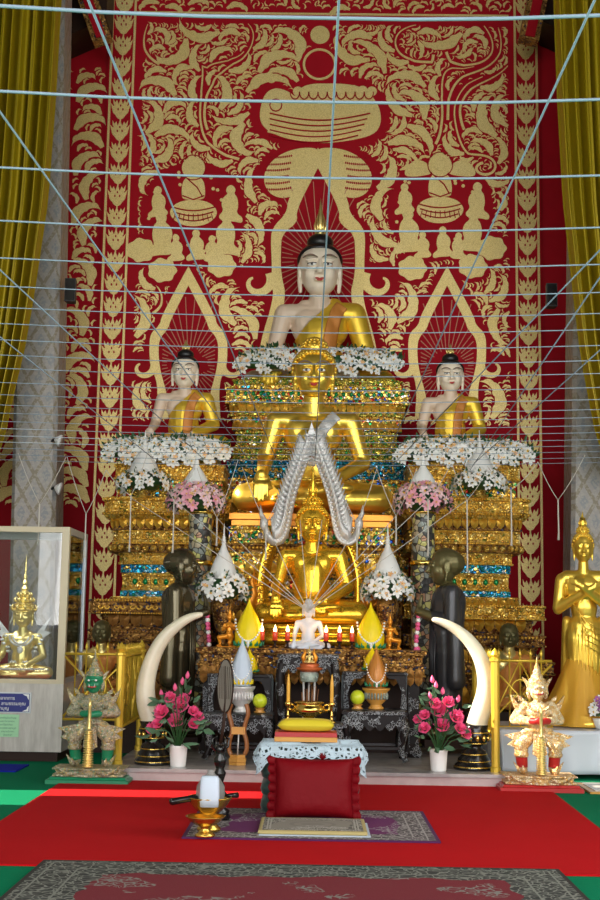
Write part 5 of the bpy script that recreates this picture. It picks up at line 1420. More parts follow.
# ============================================================ tusks on turned stands
for s, pts, bpx in ((-1, [(203, 614), (190, 617), (177, 625), (164, 637), (154, 654), (148, 672), (145, 690), (147, 707), (152, 722)], 154), (1, [(432, 619), (445, 623), (459, 631), (471, 642), (481, 658), (486, 676), (486, 694), (481, 710), (476, 726)], 473)):
    Y = 8.42; b = P(bpx, 765, Y); 
    pp = opens(pts, 2); q = [P(x, y, Y) for x, y in pp]; n = len(q); m = sc_at(690, Y)
    t = thing('elephant_tusk', 'curved ivory tusk on a turned dark stand ' + side(s), 'tusk', (b.x, Y, PZT), 0, 'ivory tusks'); o = Vector(t.location)
    mb = MB(); mb.tube([p - o for p in q], [.006 + (.074 - .006) * (i / (n - 1)) ** .62 * (1 - .10 * max(0, i / n - .8) * 5) for i in range(n)], 24); mb.build('tusk', 'ivory', t)
    zz = q[-1].z - PZT; mb = MB(); xo = q[-1].x - b.x
    prof = [(.125, 0), (.13, .012), (.12, .035), (.10, .05), (.105, .07), (.085, .09), (.08, .12), (.05, .135), (.055, .16), (.085, .18), (.09, zz - .05), (.075, zz - .02), (.082, zz + .005), (.06, zz + .012)]
    mb.lathe(prof, (0, 0, 0), 32); mb.xf(lambda v: Vector((v.x + xo * min(1, v.z / zz), v.y, v.z))); mb.build('turned_stand', 'black', t)
    g = MB(); 
    for z_, r_ in ((.02, .128), (.055, .107), (.10, .088), (.17, .08), (zz - .04, .088)): g.lathe([(r_ - .004, z_ - .005), (r_ + .003, z_), (r_ - .004, z_ + .005)], (xo * z_ / zz, 0, 0), 32)
    for k in range(12):
        a = 2 * PI * k / 12; g.ell((xo * .9 + .088 * math.cos(a), .088 * math.sin(a), zz - .075), (.014, .014, .022), seg=8, rg=5)
    g.build('gilt_rings', 'brass', t)

# ============================================================ gold fences
def fence_post(t, p, H, name='post', w=.024):
    mb = MB(); mb.plan([(0, 0), (.006, .0), (.006, .03), (0, .035), (0, H - .09), (.010, H - .085), (.010, H - .07), (-.004, H - .06), (.004, H - .045), (-.010, H - .02), (-w + .002, H)], p, lambda o: [((w + o) * math.cos(a), (w + o) * math.sin(a)) for a in [PI / 8 + PI / 4 * k for k in range(8)]]); mb.build(name, 'gold_paint', t)
def fence_run(name, label, a, b, ztop, zbot, z0, posts, finials=True, lattice=4):
    """a, b: xy ends"""
    a = Vector(a); b = Vector(b); d = (b - a); L = d.length; u = d / L
    t = thing(name, label, 'fence', (a.x, a.y, z0), 0, 'gold altar fence'); W = lambda s_, z: (u.x * s_, u.y * s_, z - z0)
    for i, (s_, H) in enumerate(posts): fence_post(t, W(s_, z0), H)
    for z in (ztop, zbot):
        mb = MB(); mb.tube([W(0, z), W(L, z)], .010, 8); mb.build('rail', 'gold_paint', t)
    n = int(L / .075); mb = MB()
    for i in range(1, n): mb.tube([W(L * i / n, zbot), W(L * i / n, ztop + .03), W(L * i / n, ztop + .045), W(L * i / n, ztop + .085)], [.006, .006, .013, .001], 6)
    mb.build('pickets', 'gold_paint', t)
    k = max(1, int(L / .32)); mb = MB()
    for i in range(k):
        s0, s1 = L * i / k, L * (i + 1) / k; mid = (s0 + s1) / 2
        mb.tube([W(s0, zbot + .02), W(mid - .02, (ztop + zbot) / 2), W(s0, ztop - .02)], .009, 6); mb.tube([W(s1, zbot + .02), W(mid + .02, (ztop + zbot) / 2), W(s1, ztop - .02)], .009, 6)
        mb.tube([W(mid + .07 * math.cos(q), (ztop + zbot) / 2 + .10 * math.sin(q)) for q in [2 * PI * j / 16 for j in range(17)]], .008, 6)
        mb.tube([W(s0, zbot), W(mid, ztop)], .006, 6); mb.tube([W(s1, zbot), W(mid, ztop)], .006, 6)
    mb.build('lattice', 'gold_paint', t)
    return t
for s, px in ((-1, 117.5), (1, 495.5)):
    Yp = 8.30; x = P(px, 760, Yp).x; ztop = P(px, 657 if s < 0 else 663, Yp).z; zbot = P(px, 728 if s < 0 else 735, Yp).z; Hp = P(px, 642 if s < 0 else 648, Yp).z - PZT
    t = thing('fence_post', 'tall gold fence post at the platform corner ' + side(s), 'post', (x, Yp, PZT), 0, 'gold corner posts'); fence_post(t, (0, 0, 0), Hp, 'shaft', .028)
    fence_run('altar_fence', 'gold picket fence running back along the platform edge ' + side(s), (x, Yp + .05), (x, 9.3), ztop, zbot, PZT, [(1.2 - .25, ztop - PZT + .10)])
    x1 = x + s * .62 if s < 0 else x + .58
    t = fence_run('altar_fence', 'short gold picket fence behind the guardian ' + side(s), (x + s * .05, 8.98), (x + s * .50, 8.98), ztop, zbot, 0.001, [])

# ============================================================ guardians
def guardian(s, px, ytop, ybot, Y, skin, armor, accent, trim, label):
    b = P(px, ybot, Y); H = P(px, ytop, Y).z - .0; t = thing('guardian_statue', label, 'statue', (b.x, Y, .002), 0, 'temple guardians')
    k = H; t.scale = (k, k, k)
    # stepped base
    mb = MB(); mb.plan([(.02, 0), (.02, .03), (.0, .035), (-.01, .05)], (0, 0, 0), lambda o: [(-.29 - o, -.16 - o), (.29 + o, -.16 - o), (.29 + o, .16 + o), (-.29 - o, .16 + o)]); mb.build('base', accent, t)
    mb = MB(); mb.plan([(-.0, .05), (.015, .055), (.015, .07), (-.01, .075), (.0, .10), (.02, .105), (.02, .115), (-.02, .118)], (0, 0, 0), lambda o: [(-.25 - o, -.12 - o), (-.10, -.14 - o), (0, -.17 - o), (.10, -.14 - o), (.25 + o, -.12 - o), (.25 + o, .13 + o), (-.25 - o, .13 + o)]); 
    for q in (-1, 1): mb.tube([(q * .07, -.16, .09), (q * .14, -.17, .075), (q * .20, -.15, .10), (q * .24, -.15, .135)], [.014, .016, .012, .003], 8)
    mb.build('carved_plinth', trim, t)
    z0 = .118
    m = MB()
    for q in (-1, 1):
        m.cap((q * .07, .0, z0 + .28), (q * .135, -.03, z0 + .22), .064, .060); m.cap((q * .135, -.03, z0 + .22), (q * .118, .0, z0 + .05), .052, .042); m.ell((q * .12, -.03, z0 + .026), (.038, .060, .030))
        m.cap((q * .10, .01, z0 + .50), (q * .17, .02, z0 + .40), .046, .040); m.cap((q * .17, .02, z0 + .40), (q * .03, -.11, z0 + .395), .039, .026); m.ell((q * .012, -.125, z0 + .40 - q * .012), (.026, .022, .017))
        for j in range(4): m.cap((q * .02, -.14, z0 + .411 - q * .012 - .009 * j), (-q * .012, -.145, z0 + .411 - q * .012 - .009 * j), .006, .005, 6)
    m.ell((0, .01, z0 + .30), (.095, .07, .07)); m.ell((0, .0, z0 + .38), (.075, .055, .08)); m.ell((0, .0, z0 + .47), (.105, .062, .07)); m.cap((0, 0, z0 + .5), (0, -.005, z0 + .57), .035, .033)
    me = blob(m, 'body', [skin, accent, armor], .0075, 3, lambda fc: np.where((fc[:, 2] > z0 + .05) & (fc[:, 2] < z0 + .125), 1, np.where((fc[:, 1] < -.095) & (fc[:, 2] > z0 + .35), 1, np.where(fc[:, 2] < z0 + .30, 2, 0)))); mkobj('body', me, t)
    # armour: kneecaps, skirt flaps, shoulder wings, belt
    mb = MB()
    for q in (-1, 1):
        mb.lathe([(.05, 0), (.058, .02), (.048, .035), (.054, .055), (.040, .075)], (q * .128, -.02, z0 + .125), 16)
        mb.poly([(q * .05, z0 + .32), (q * .15, z0 + .31), (q * .26, z0 + .285), (q * .19, z0 + .25), (q * .235, z0 + .215), (q * .16, z0 + .19), (q * .08, z0 + .23)], -.06, -.03)
        mb.poly([(q * .12, z0 + .02), (q * .155, z0 + .01), (q * .19, z0 + .09), (q * .15, z0 + .055)], -.03, -.0)
        mb.tube([(q * .12, -.075, z0 + .02), (q * .125, -.10, z0 + .04), (q * .13, -.10, z0 + .07)], [.022, .015, .003], 8)
    mb.build('skirt_armour', armor, t)
    for q in (-1, 1):
        w = MB(); w.poly([(q * .09, z0 + .50), (q * .15, z0 + .52), (q * .205, z0 + .585), (q * .19, z0 + .53), (q * .175, z0 + .49), (q * .15, z0 + .46)], -.02, .02); w.poly([(q * .10, z0 + .53), (q * .14, z0 + .545), (q * .15, z0 + .585), (q * .11, z0 + .56)], -.01, .012); w.build('shoulder_wing', armor, t)
    mb = MB(); mb.poly([(-.04, z0 + .30), (.04, z0 + .30), (.055, z0 + .15), (.02, z0 + .13), (0, z0 + .11), (-.02, z0 + .13), (-.055, z0 + .15)], -.085, -.07)
    mb.build('hip_cloth', trim, t); mb = MB()
    for j in range(16):
        a = PI * j / 15; mb.ell((.095 * math.cos(a), -.035 - .03 * math.sin(a), z0 + .325), (.012, .012, .014), seg=8, rg=5)
    mb.build('belt', trim, t); mb = MB()
    for j in range(16):
        a = PI * j / 15; mb.ell((.085 * math.cos(a), -.03 - .035 * math.sin(a), z0 + .52 - .05 * math.sin(a)), (.010, .010, .010), seg=8, rg=5)
    mb.build('collar', trim, t)
    c = (0, -.01, z0 + .635); hd = MB(); head_prims(hd, c, .62); hd.ell((0, -.085, z0 + .60), (.035, .02, .014)); hd.ell((0, -.078, z0 + .650), (.05, .018, .013))
    mkobj('head', blob(hd, 'head', [accent if s < 0 else skin], .0045, 2), t)
    mb = MB()
    for q in (-1, 1): mb = MB(); mb.ell((q * .027, -.090, z0 + .646), (.010, .006, .008), seg=8, rg=6, mi=0); mb.tube([(q * .018, -.105, z0 + .597), (q * .022, -.110, z0 + .62)], [.005, .001], 6, 0); mb.build('bulging_eye_and_fang', 'white', t)
    mb = MB(); mb.tube([(-.032, -.10, z0 + .600), (0, -.108, z0 + .595), (.032, -.10, z0 + .600)], .006, 6); mb.build('mouth', 'lips', t)
    cr = MB(); cr.lathe([(.068, .675), (.078, .685), (.060, .69), (.064, .70), (.040, .718), (.044, .728), (.026, .75), (.031, .76), (.017, .785), (.020, .795), (.009, .82), (.0, 1 - z0)], (0, 0, z0), 20, flute=(.06, 10))
    for q in (-1, 1): cr.poly([(q * .060, z0 + .60), (q * .085, z0 + .66), (q * .115, z0 + .72), (q * .082, z0 + .70), (q * .07, z0 + .68)], -.015, .01); cr.tube([(q * .06, 0, z0 + .56), (q * .07, -.01, z0 + .60), (q * .064, 0, z0 + .67)], [.012, .016, .01], 8)
    cr.build('crown', armor, t)
    cl = MB(); n = 16; prof = [(.016, .119)]
    for j in range(n): z = .125 + (.40 - .125) * j / n; r = .036 - .014 * j / n; prof += [(r - .006, z), (r + .007, z + .003), (r + .007, z + .010), (r - .006, z + .0125)]
    prof += [(.014, .42), (.012, z0 + .45), (.014, z0 + .46), (.004, z0 + .52)]
    cl.lathe(prof, (0, -.15, 0), 16); cl.build('club', 'gold_pale', t)
    return t
SK = [(0, (.62, .58, .42)), (.35, (.46, .44, .34)), (.6, (.58, .48, .22)), (.85, (.25, .38, .25))]
M['g_skin'] = mosaic('silver_scale_armour', (.48, .44, .30), (.14, .13, .08), SK, 75, 6, .4); M['g_armor'] = mosaic('silver_gilt_armour', (.62, .52, .28), (.20, .16, .07), SK, 60, 7, .4)
SK2 = [(0, (.98, .84, .58)), (.4, (.90, .66, .34)), (.75, (.85, .50, .16))]
M['r_skin'] = mosaic('cream_scale_armour', (.95, .78, .50), (.60, .36, .12), SK2, 75, 8, .4); M['r_armor'] = mosaic('bright_gilt_armour', (.90, .60, .22), (.40, .16, .04), SK2, 60, 9, .4)
for q in ('g_skin', 'g_armor', 'r_skin', 'r_armor'): M[q].node_tree.nodes['Principled BSDF'].inputs['Metallic'].default_value = .35
guardian(-1, 91, 649, 768, 8.1, 'g_skin', 'g_armor', 'green', 'g_armor', 'seated armoured guardian with green face and ringed club beside the glass case')
guardian(1, 538, 656, 772, 8.1, 'r_skin', 'r_armor', 'red', 'r_armor', 'pale gold armoured guardian with red legs and ringed club beside the white-covered table')

# ============================================================ glass case
def glass_case():
    Yf = 9.2; x1 = P(63, 700, Yf).x; x0 = -3.05; zt = P(60, 527, Yf).z; zm = P(60, 684, Yf).z; d = .75; z0 = .0
    t = thing('display_case', 'tall glass display case on a pale laminate pedestal at the photo edge', 'cabinet', ((x0 + x1) / 2, Yf + d / 2, .001)); o = Vector(t.location)
    def bx(nm, mat, a): mb = MB(); [mb.b2(q[0] - o.x, q[1] - o.x, q[2] - o.y, q[3] - o.y, q[4] - o.z, q[5] - o.z) for q in a]; return mb.build(nm, mat, t)
    bx('pedestal', 'casewood', [(x0, x1, Yf, Yf + d, z0 + .07, zm)]); bx('skirting', 'darkwood', [(x0 + .03, x1 - .03, Yf + .03, Yf + d - .03, z0 + .001, z0 + .07)])
    w = .045
    bx('front_frame', 'cream_frame', [(x0, x1, Yf - .005, Yf + w, zm, zm + .03), (x0, x1, Yf - .005, Yf + w, zt - .04, zt), (x1 - w - .01, x1, Yf - .005, Yf + w, zm + .03, zt - .04), (x0, x0 + w, Yf - .005, Yf + w, zm + .03, zt - .04)])
    bx('side_frame', 'grey_frame', [(x1 - w, x1 - .002, Yf + w, Yf + d, zm, zm + .04), (x1 - w, x1 - .002, Yf + w, Yf + d, zt - .05, zt), (x1 - w, x1 - .002, Yf + d - w, Yf + d, zm + .04, zt - .05), (x0, x0 + w, Yf + w, Yf + d, zt - .05, zt), (x0, x0 + w, Yf + d - w, Yf + d, zm, zt - .05), (x0 + w, x1 - w, Yf + d - w, Yf + d, zt - .05, zt)])
    bx('glass_pane', 'glass', [(x0 + w, x1 - w - .01, Yf + .012, Yf + .018, zm + .03, zt - .04)]); bx('glass_pane', 'glass', [(x1 - .02, x1 - .014, Yf + w, Yf + d - w, zm + .04, zt - .05)])
    bx('glass_pane', 'glass', [(x0 + w, x1 - w, Yf + w, Yf + d - w, zt - .012, zt - .006)])
    # blue enamel sign with Thai lettering
    sx1 = P(31.5, 700, Yf).x; sz1 = P(30, 692.5, Yf).z; sz0 = P(30, 713, Yf).z; sx0 = sx1 - .78
    mb = MB(); mb.b2(sx0, sx1, Yf - .018, Yf - .001, sz0, sz1, 0); mb.xf(lambda v: v - o); s = mb.build('sign_plate', 'grey_frame', t)
    mb = MB(); mb.b2(sx0 + .010, sx1 - .010, Yf - .022, Yf - .017, sz0 + .008, sz1 - .008, 0); mb.xf(lambda v: v - o); mb.build('sign_face', 'blue_sign', s).matrix_parent_inverse = Matrix.Identity(4)
    mb = MB(); 
    for qx, q in ((sx1 - .014, -1), (sx0 + .014, 1)):
        for qz, r_ in ((sz1 - .012, -1), (sz0 + .012, 1)):
            mb.poly([(qx, qz), (qx + q * .045, qz), (qx + q * .030, qz + r_ * .008), (qx + q * .014, qz + r_ * .014), (qx + q * .008, qz + r_ * .030), (qx, qz + r_ * .040)], Yf - .0245, Yf - .0215)
    mb.xf(lambda v: v - o); mb.build('corner_ornament', 'white', s)
    def txt(body, xr, z, size, mat, par, y):
        c = bpy.data.curves.new('lettering', 'FONT'); c.body = body; c.size = size; c.align_x = 'RIGHT'; c.extrude = .0006; c.materials.append(M[mat])
        tmp = bpy.data.objects.new('tmp', c); COL.objects.link(tmp); dg = bpy.context.evaluated_depsgraph_get(); dg.update(); me = bpy.data.meshes.new_from_object(tmp.evaluated_get(dg)); bpy.data.objects.remove(tmp); ob = mkobj('lettering', me, par); ob.location = (xr - o.x, y - o.y, z - o.z); ob.rotation_euler = (R(90), 0, 0); return ob
    hh = sz1 - sz0
    txt('พระพุทธรูปแกะสลักจากการ', sx1 - .115, sz1 - hh * .36, .034, 'white', s, Yf - .0235); txt('สร้างถวายเป็นพุทธบูชาที่ ลานธรรมคุณ', sx1 - .035, sz1 - hh * .62, .034, 'white', s, Yf - .0235); txt('ขอเชิญร่วมทำบุญ', sx1 - .155, sz1 - hh * .86, .034, 'white', s, Yf - .0235)
    gx1 = P(19, 725, Yf).x; gz1 = P(18, 714.5, Yf).z; gz0 = P(18, 737, Yf).z
    mb = MB(); mb.b2(gx1 - .24, gx1, Yf - .004, Yf - .001, gz0, gz1); mb.xf(lambda v: v - o); g = mb.build('notice_sheet', 'green_paper', t)
    for i, L in enumerate(('ขอเชิญร่วมทำบุญ', 'บูรณะพระวิหารหลวง', 'ถวายดอกไม้ธูปเทียน', 'ปิดทองพระพุทธรูป', 'สาธุ อนุโมทนา', 'วัดของเรา')): txt(L, gx1 - .02 - .012 * (i % 3), gz1 - .030 - .024 * i, .017, 'lettering_green', g, Yf - .0045)
M['lettering_green'] = simple('printed_lettering', (0.10, 0.28, 0.14), 0, .7)
glass_case()
l = bpy.data.lights.new('case_lamp', 'AREA'); l.shape = 'RECTANGLE'; l.size = .8; l.size_y = .08; l.energy = 5; l.color = (.95, .97, 1.0); lo = bpy.data.objects.new('case_lamp', l); COL.objects.link(lo); lo.location = (-2.4, 9.35, P(60, 527, 9.2).z - .07)

# white cloth table at the other side
def cloth_table():
    Yf = 8.75; x0 = P(500, 740, Yf).x; zt = P(560, 726, Yf).z; x1 = 3.3; d = .78
    t = thing('cloth_covered_table', 'low table wrapped in shiny white cloth under the tall standing gold statue', 'table', ((x0 + x1) / 2, Yf + d / 2, .001)); o = t.location; hw = (x1 - x0) / 2
    def per(u, drop):
        L = [(-hw, d / 2), (-hw, -d / 2), (hw, -d / 2), (hw, d / 2)]; seg = [d, 2 * hw, d]; T = sum(seg) * u; i = 0
        while i < 2 and T > seg[i]: T -= seg[i]; i += 1
        f = T / seg[i]; a, b = L[i], L[i + 1]; nx = [(-1, 0), (0, -1), (1, 0)][i]; w = drop * (.018 * math.sin(u * 75) + .012 * math.sin(u * 41 + 3) + .02 * math.sin(u * 13 + drop * 3)) + .01 * drop
        return (a[0] + (b[0] - a[0]) * f + nx[0] * w, a[1] + (b[1] - a[1]) * f + nx[1] * w)
    mb = MB(); nv = 10
    mb.grid(lambda u, v: (*per(u, v), (zt - .03) * (1 - v) + .03 * v + .0), 220, nv, 0, 0); mb.add([(-hw, d / 2, zt - .03), (-hw, -d / 2, zt - .03), (hw, -d / 2, zt - .03), (hw, d / 2, zt - .03)], [(0, 1, 2, 3)]); ob = mb.build('cloth', 'satin', t)
    s = ob.modifiers.new('t', 'SOLIDIFY'); s.thickness = .004
    mb = MB(); mb.b2(-hw + .02, hw - .02, -d / 2 + .02, d / 2 - .02, zt - .07, zt - .036); mb.build('tabletop', 'darkwood', t)
    for a in (-1, 1):
        for b in (-1, 1): mb = MB(); mb.b2(a * (hw - .06) - .03, a * (hw - .06) + .03, b * (d / 2 - .06) - .03, b * (d / 2 - .06) + .03, 0, zt - .07); mb.build('leg', 'darkwood', t)
    return zt, Yf
M['satin'] = simple('white_satin', (0.62, 0.66, 0.74), 0, .35)
ZTAB, YTAB = cloth_table()
# small flower pot at the photo edge
p = P(597, 712, 8.9); t = thing('flower_pot', 'small pot of violet and white flowers on the white cloth table', 'flowers', (p.x + .02, 8.9, ZTAB - .025)); mb = MB(); mb.lathe([(.03, 0), (.05, .06), (.052, .07), (.04, .07)], (0, 0, 0), 18); mb.build('pot', 'white', t)
M['violet'] = simple('violet_petal', (.35, .10, .35), 0, .5); VI = lily_mesh('violet_flower', 'violet', .03)
f = leaves_mb([(Vector((rnd.uniform(-.05, .05), rnd.uniform(-.05, .05), .09)), (rnd.uniform(-1, 1), rnd.uniform(-1, 1), .8)) for _ in range(30)], .06); f.build('leaves', 'leaf', t)
for i in range(14): a = i * 2.4; mkobj('flower', VI if i % 3 else LIL[1], t, (.06 * math.cos(a) * (i / 14) ** .5, .05 * math.sin(a) * (i / 14) ** .5, .11 + .03 * (i % 4)), orient((math.cos(a) * .5, -.8, .6)))
M['teal_fringe'] = simple('teal_white_fringe', (.45, .55, .48), .2, .4, 90, 1.0, .01, vary=.7); M['red_gold'] = simple('red_gold', (.55, .12, .03), .3, .35)
# ============================================================ black pearl-inlaid offering tables
def inlay_table(name, label, pxc, pxw, Y, ytop, zfoot=PZT, depth=.34, shelf=None, group='pearl inlaid offering tables'):
    """small black table with cabriole legs; shelf: (px half width, y top) raised back shelf"""
    m = sc_at(ytop, Y); top = P(pxc, ytop, Y); hw = pxw / 2 * m; H = top.z - zfoot
    t = thing(name, label, 'table', (top.x, Y + depth / 2, zfoot), 0, group); hd = depth / 2
    mb = MB(); mb.plan([(0, H - .03), (.012, H - .025), (.012, H - .006), (0, H)], (0, 0, 0), lambda o: [(-hw - o, -hd - o), (hw + o, -hd - o), (hw + o, hd + o), (-hw - o, hd + o)]); mb.build('tabletop', 'inlay', t)
    mb = MB(); n = 24
    edge = [(-hw + 2 * hw * i / n, H - .10 - .035 * abs(math.sin(i * PI / 4)) * (1 if 2 < i < n - 2 else 1.6)) for i in range(n + 1)]
    for yy in (-hd + .002,): mb.poly([(hw, H - .03), (-hw, H - .03)] + edge, yy, yy + .012)
    mb.build('carved_apron', 'inlay', t)
    for a in (-1, 1):
        for b in (-1, 1):
            mb = MB(); pts = [(a * (hw - .022), b * (hd - .022), H - .04), (a * (hw - .005), b * (hd - .012), H * .72), (a * (hw - .028), b * (hd - .025), H * .38), (a * (hw - .03), b * (hd - .028), .07), (a * (hw - .005), b * (hd - .01), .028), (a * (hw - .0), b * (hd - .006), .014)]
            mb.tube(opens(pts, 1), [.030, .032, .032, .030, .027, .024, .021, .019, .018, .018, .024, .026][:len(opens(pts, 1))], 8, smooth=True); mb.build('leg', 'inlay' if b < 0 else 'black', t)
    mb = MB(); mb.b2(-hw + .03, hw - .03, -hd + .02, -hd + .035, H * .26, H * .31); mb.b2(-hw + .03, hw - .03, hd - .035, hd - .02, H * .26, H * .31); mb.b2(-hw + .02, -hw + .035, -hd + .03, hd - .03, H * .26, H * .31); mb.b2(hw - .035, hw - .02, -hd + .03, hd - .03, H * .26, H * .31); mb.build('stretcher', 'black', t)
    return t, H, m
def corner_shelf(name, label, pxc, pxw, Y, ytop, ybase, depth=.2, group='pearl inlaid offering tables'):
    m = sc_at(ytop, Y); top = P(pxc, ytop, Y); zb = P(pxc, ybase, Y).z; hw = pxw / 2 * m; H = top.z - zb
    t = thing(name, label, 'table', (top.x, Y + depth / 2, zb), 0, group); hd = depth / 2
    mb = MB(); mb.plan([(0, H - .025), (.012, H - .02), (.012, H - .004), (0, H)], (0, 0, 0), lambda o: [(-hw - o, -hd - o), (hw + o, -hd - o), (hw + o, hd + o), (-hw - o, hd + o)]); mb.build('tabletop', 'inlay', t)
    for a in (-1, 1):
        mb = MB(); mb.poly([(a * hw, H - .025), (a * (hw - .14), H - .025), (a * (hw - .12), H - .045), (a * (hw - .07), H - .05), (a * (hw - .05), H - .085), (a * (hw - .03), H * .45), (a * (hw - .035), H * .1), (a * (hw - .045), 0), (a * (hw + .005), 0), (a * (hw - .0), H * .4)], -hd, -hd + .03); mb.build('bracket_leg', 'inlay', t)
        mb = MB(); mb.b2(a * hw - .015, a * hw + .015, hd - .03, hd, 0, H - .025); mb.build('leg', 'black', t)
    return t
tl, HL, mL = inlay_table('offering_table', 'black pearl-inlaid table left of the brass incense bowl, under the white cone', 238, 66, 8.66, 714)
tr, HR, mR = inlay_table('offering_table', 'black pearl-inlaid table under the brown cone and one yellow-green ball', 375, 62, 8.66, 711)
corner_shelf('raised_shelf', 'black inlaid shelf with corner brackets behind the brown cone', 375, 62, 8.92, 672, 709, .12)
corner_shelf('raised_shelf', 'black inlaid shelf with corner brackets behind the white cone', 240, 62, 8.92, 674, 712, .12)
tc, HC, mC = inlay_table('offering_table', 'tall narrow black pearl-inlaid table behind the brass incense bowl', 308, 58, 8.80, 654, depth=.24)
ct, HCT, mCT = inlay_table('incense_table', 'low black table carrying the brass incense bowl and candlesticks', 310, 62, 8.38, 724, depth=.26)
ztab = lambda t, H: t.location.z + H
# ---------------- brass incense bowl and candlesticks
zc = ztab(ct, HCT) + .001; Yc = 8.50
m = sc_at(710, Yc); x = P(309, 715, Yc).x
t = thing('incense_bowl', 'polished brass incense bowl with two side handles', 'bowl', (x, Yc, zc)); mb = MB()
mb.lathe([(.055, 0), (.06, .01), (.035, .025), (.04, .035), (.09, .055), (.112, .08), (.105, .105), (.085, .115), (.088, .125), (.10, .13), (.10, .137), (.085, .135), (.08, .118), (.06, .10), (0, .09)], (0, 0, 0), 36); mb.build('bowl', 'brass', t)
for a in (-1, 1): mb = MB(); mb.tube([(a * .10, 0, .07), (a * .135, 0, .085), (a * .14, 0, .11), (a * .12, 0, .12), (a * .10, 0, .112)], [.012, .013, .012, .01, .007], 8); mb.build('handle', 'brass', t)
mb = MB(); 
for k in range(14): a = k * 2.4; r = .05 * (k / 14) ** .5; mb.tube([(r * math.cos(a), r * math.sin(a), .09), (r * 1.3 * math.cos(a), r * 1.3 * math.sin(a), .20 + .02 * (k % 3))], .0018, 5)
mb.build('incense_sticks', 'wood', t)
for px, nm in ((288, 'nearer the white cone'), (331.5, 'nearer the brown cone')):
    xx = P(px, 715, Yc).x; H = P(px, 706 - 0, Yc).z; t = thing('candlestick', 'slim brass candlestick with a yellow candle, ' + nm, 'candlestick', (xx, Yc - .02, zc), 0, 'brass candlesticks')
    mb = MB(); h = .13; mb.lathe([(.028, 0), (.03, .006), (.012, .015), (.008, .04), (.013, .05), (.007, .06), (.007, h - .03), (.018, h - .02), (.022, h), (.018, h + .003), (.01, h)], (0, 0, 0), 20); mb.build('stick', 'brass', t)
    mb = MB(); mb.lathe([(.011, h), (.012, h + .01), (.012, h + .12), (.009, h + .15), (.004, h + .185), (0, h + .19)], (0, 0, 0), 16); mb.build('candle', 'candle_y', t)
# ---------------- centre offering tower
Yt = 8.90; z0 = ztab(tc, HC) + .001; m = sc_at(670, Yt)
zz = lambda y: P(309, y, 8.70).z
Yo = 8.70; x = P(309, 690, Yo).x; zb = ztab(ct, HCT) + 0.0
t = thing('tiered_offering_stand', 'small red and gold offering tray on thin silver legs above the incense bowl', 'stand', (x, Yo + .03, PZT + .001)); o = t.location
mb = MB(); 
for k in range(3):
    a = PI / 2 + k * 2 * PI / 3; mb = MB(); mb.tube([(.05 * math.cos(a), .04 * math.sin(a), 0), (.04 * math.cos(a), .035 * math.sin(a), zz(700) - o.z), (.045 * math.cos(a), .04 * math.sin(a), zz(681) - o.z)], .007, 8); mb.build('leg', 'silver', t)
mb = MB(); mb.lathe([(.05, zz(682) - o.z), (.058, zz(681) - o.z), (.065, zz(676) - o.z), (.063, zz(673) - o.z), (.05, zz(672) - o.z)], (0, 0, 0), 24); bead_row(mb, -.06, .06, -.05, zz(677) - o.z, .009); mb.build('fringed_drum', 'teal_fringe', t)
mb = MB(); mb.lathe([(.05, zz(672) - o.z), (.09, zz(669.5) - o.z), (.092, zz(668) - o.z), (.06, zz(667) - o.z), (.07, zz(665) - o.z), (.06, zz(663.5) - o.z), (0, zz(663.5) - o.z)], (0, 0, 0), 24); mb.build('tray', 'red_gold', t)
k = 17 * sc_at(660, Yo) * 1.1
sh = thing('golden_shrine_figure', 'tiny gold seated figure between two flame wings on the red tray', 'statuette', (x, Yo + .03, zz(663.3)))
b = seated_prims(); hd = MB(); me = blob(b, 'body', ['gold_pale'], .03, 2); q = mkobj('body', me, sh); q.scale = (k * .62,) * 3
mb = MB(); mb.ell((0, 0, .90 * k * .62), (.013, .013, .016)); mb.lathe([(.012, .58 * k), (.006, .66 * k), (0, .95 * k)], (0, 0, 0), 10); mb.build('crowned_head', 'gold_pale', sh)
for a in (-1, 1): mb = MB(); mb.tube([(a * .035, .01, 0), (a * .045, .01, .04), (a * .03, .01, .07), (a * .035, .01, .10)], [.012, .016, .010, .002], 8); mb.build('flame_wing', 'orange_lacquer', sh)
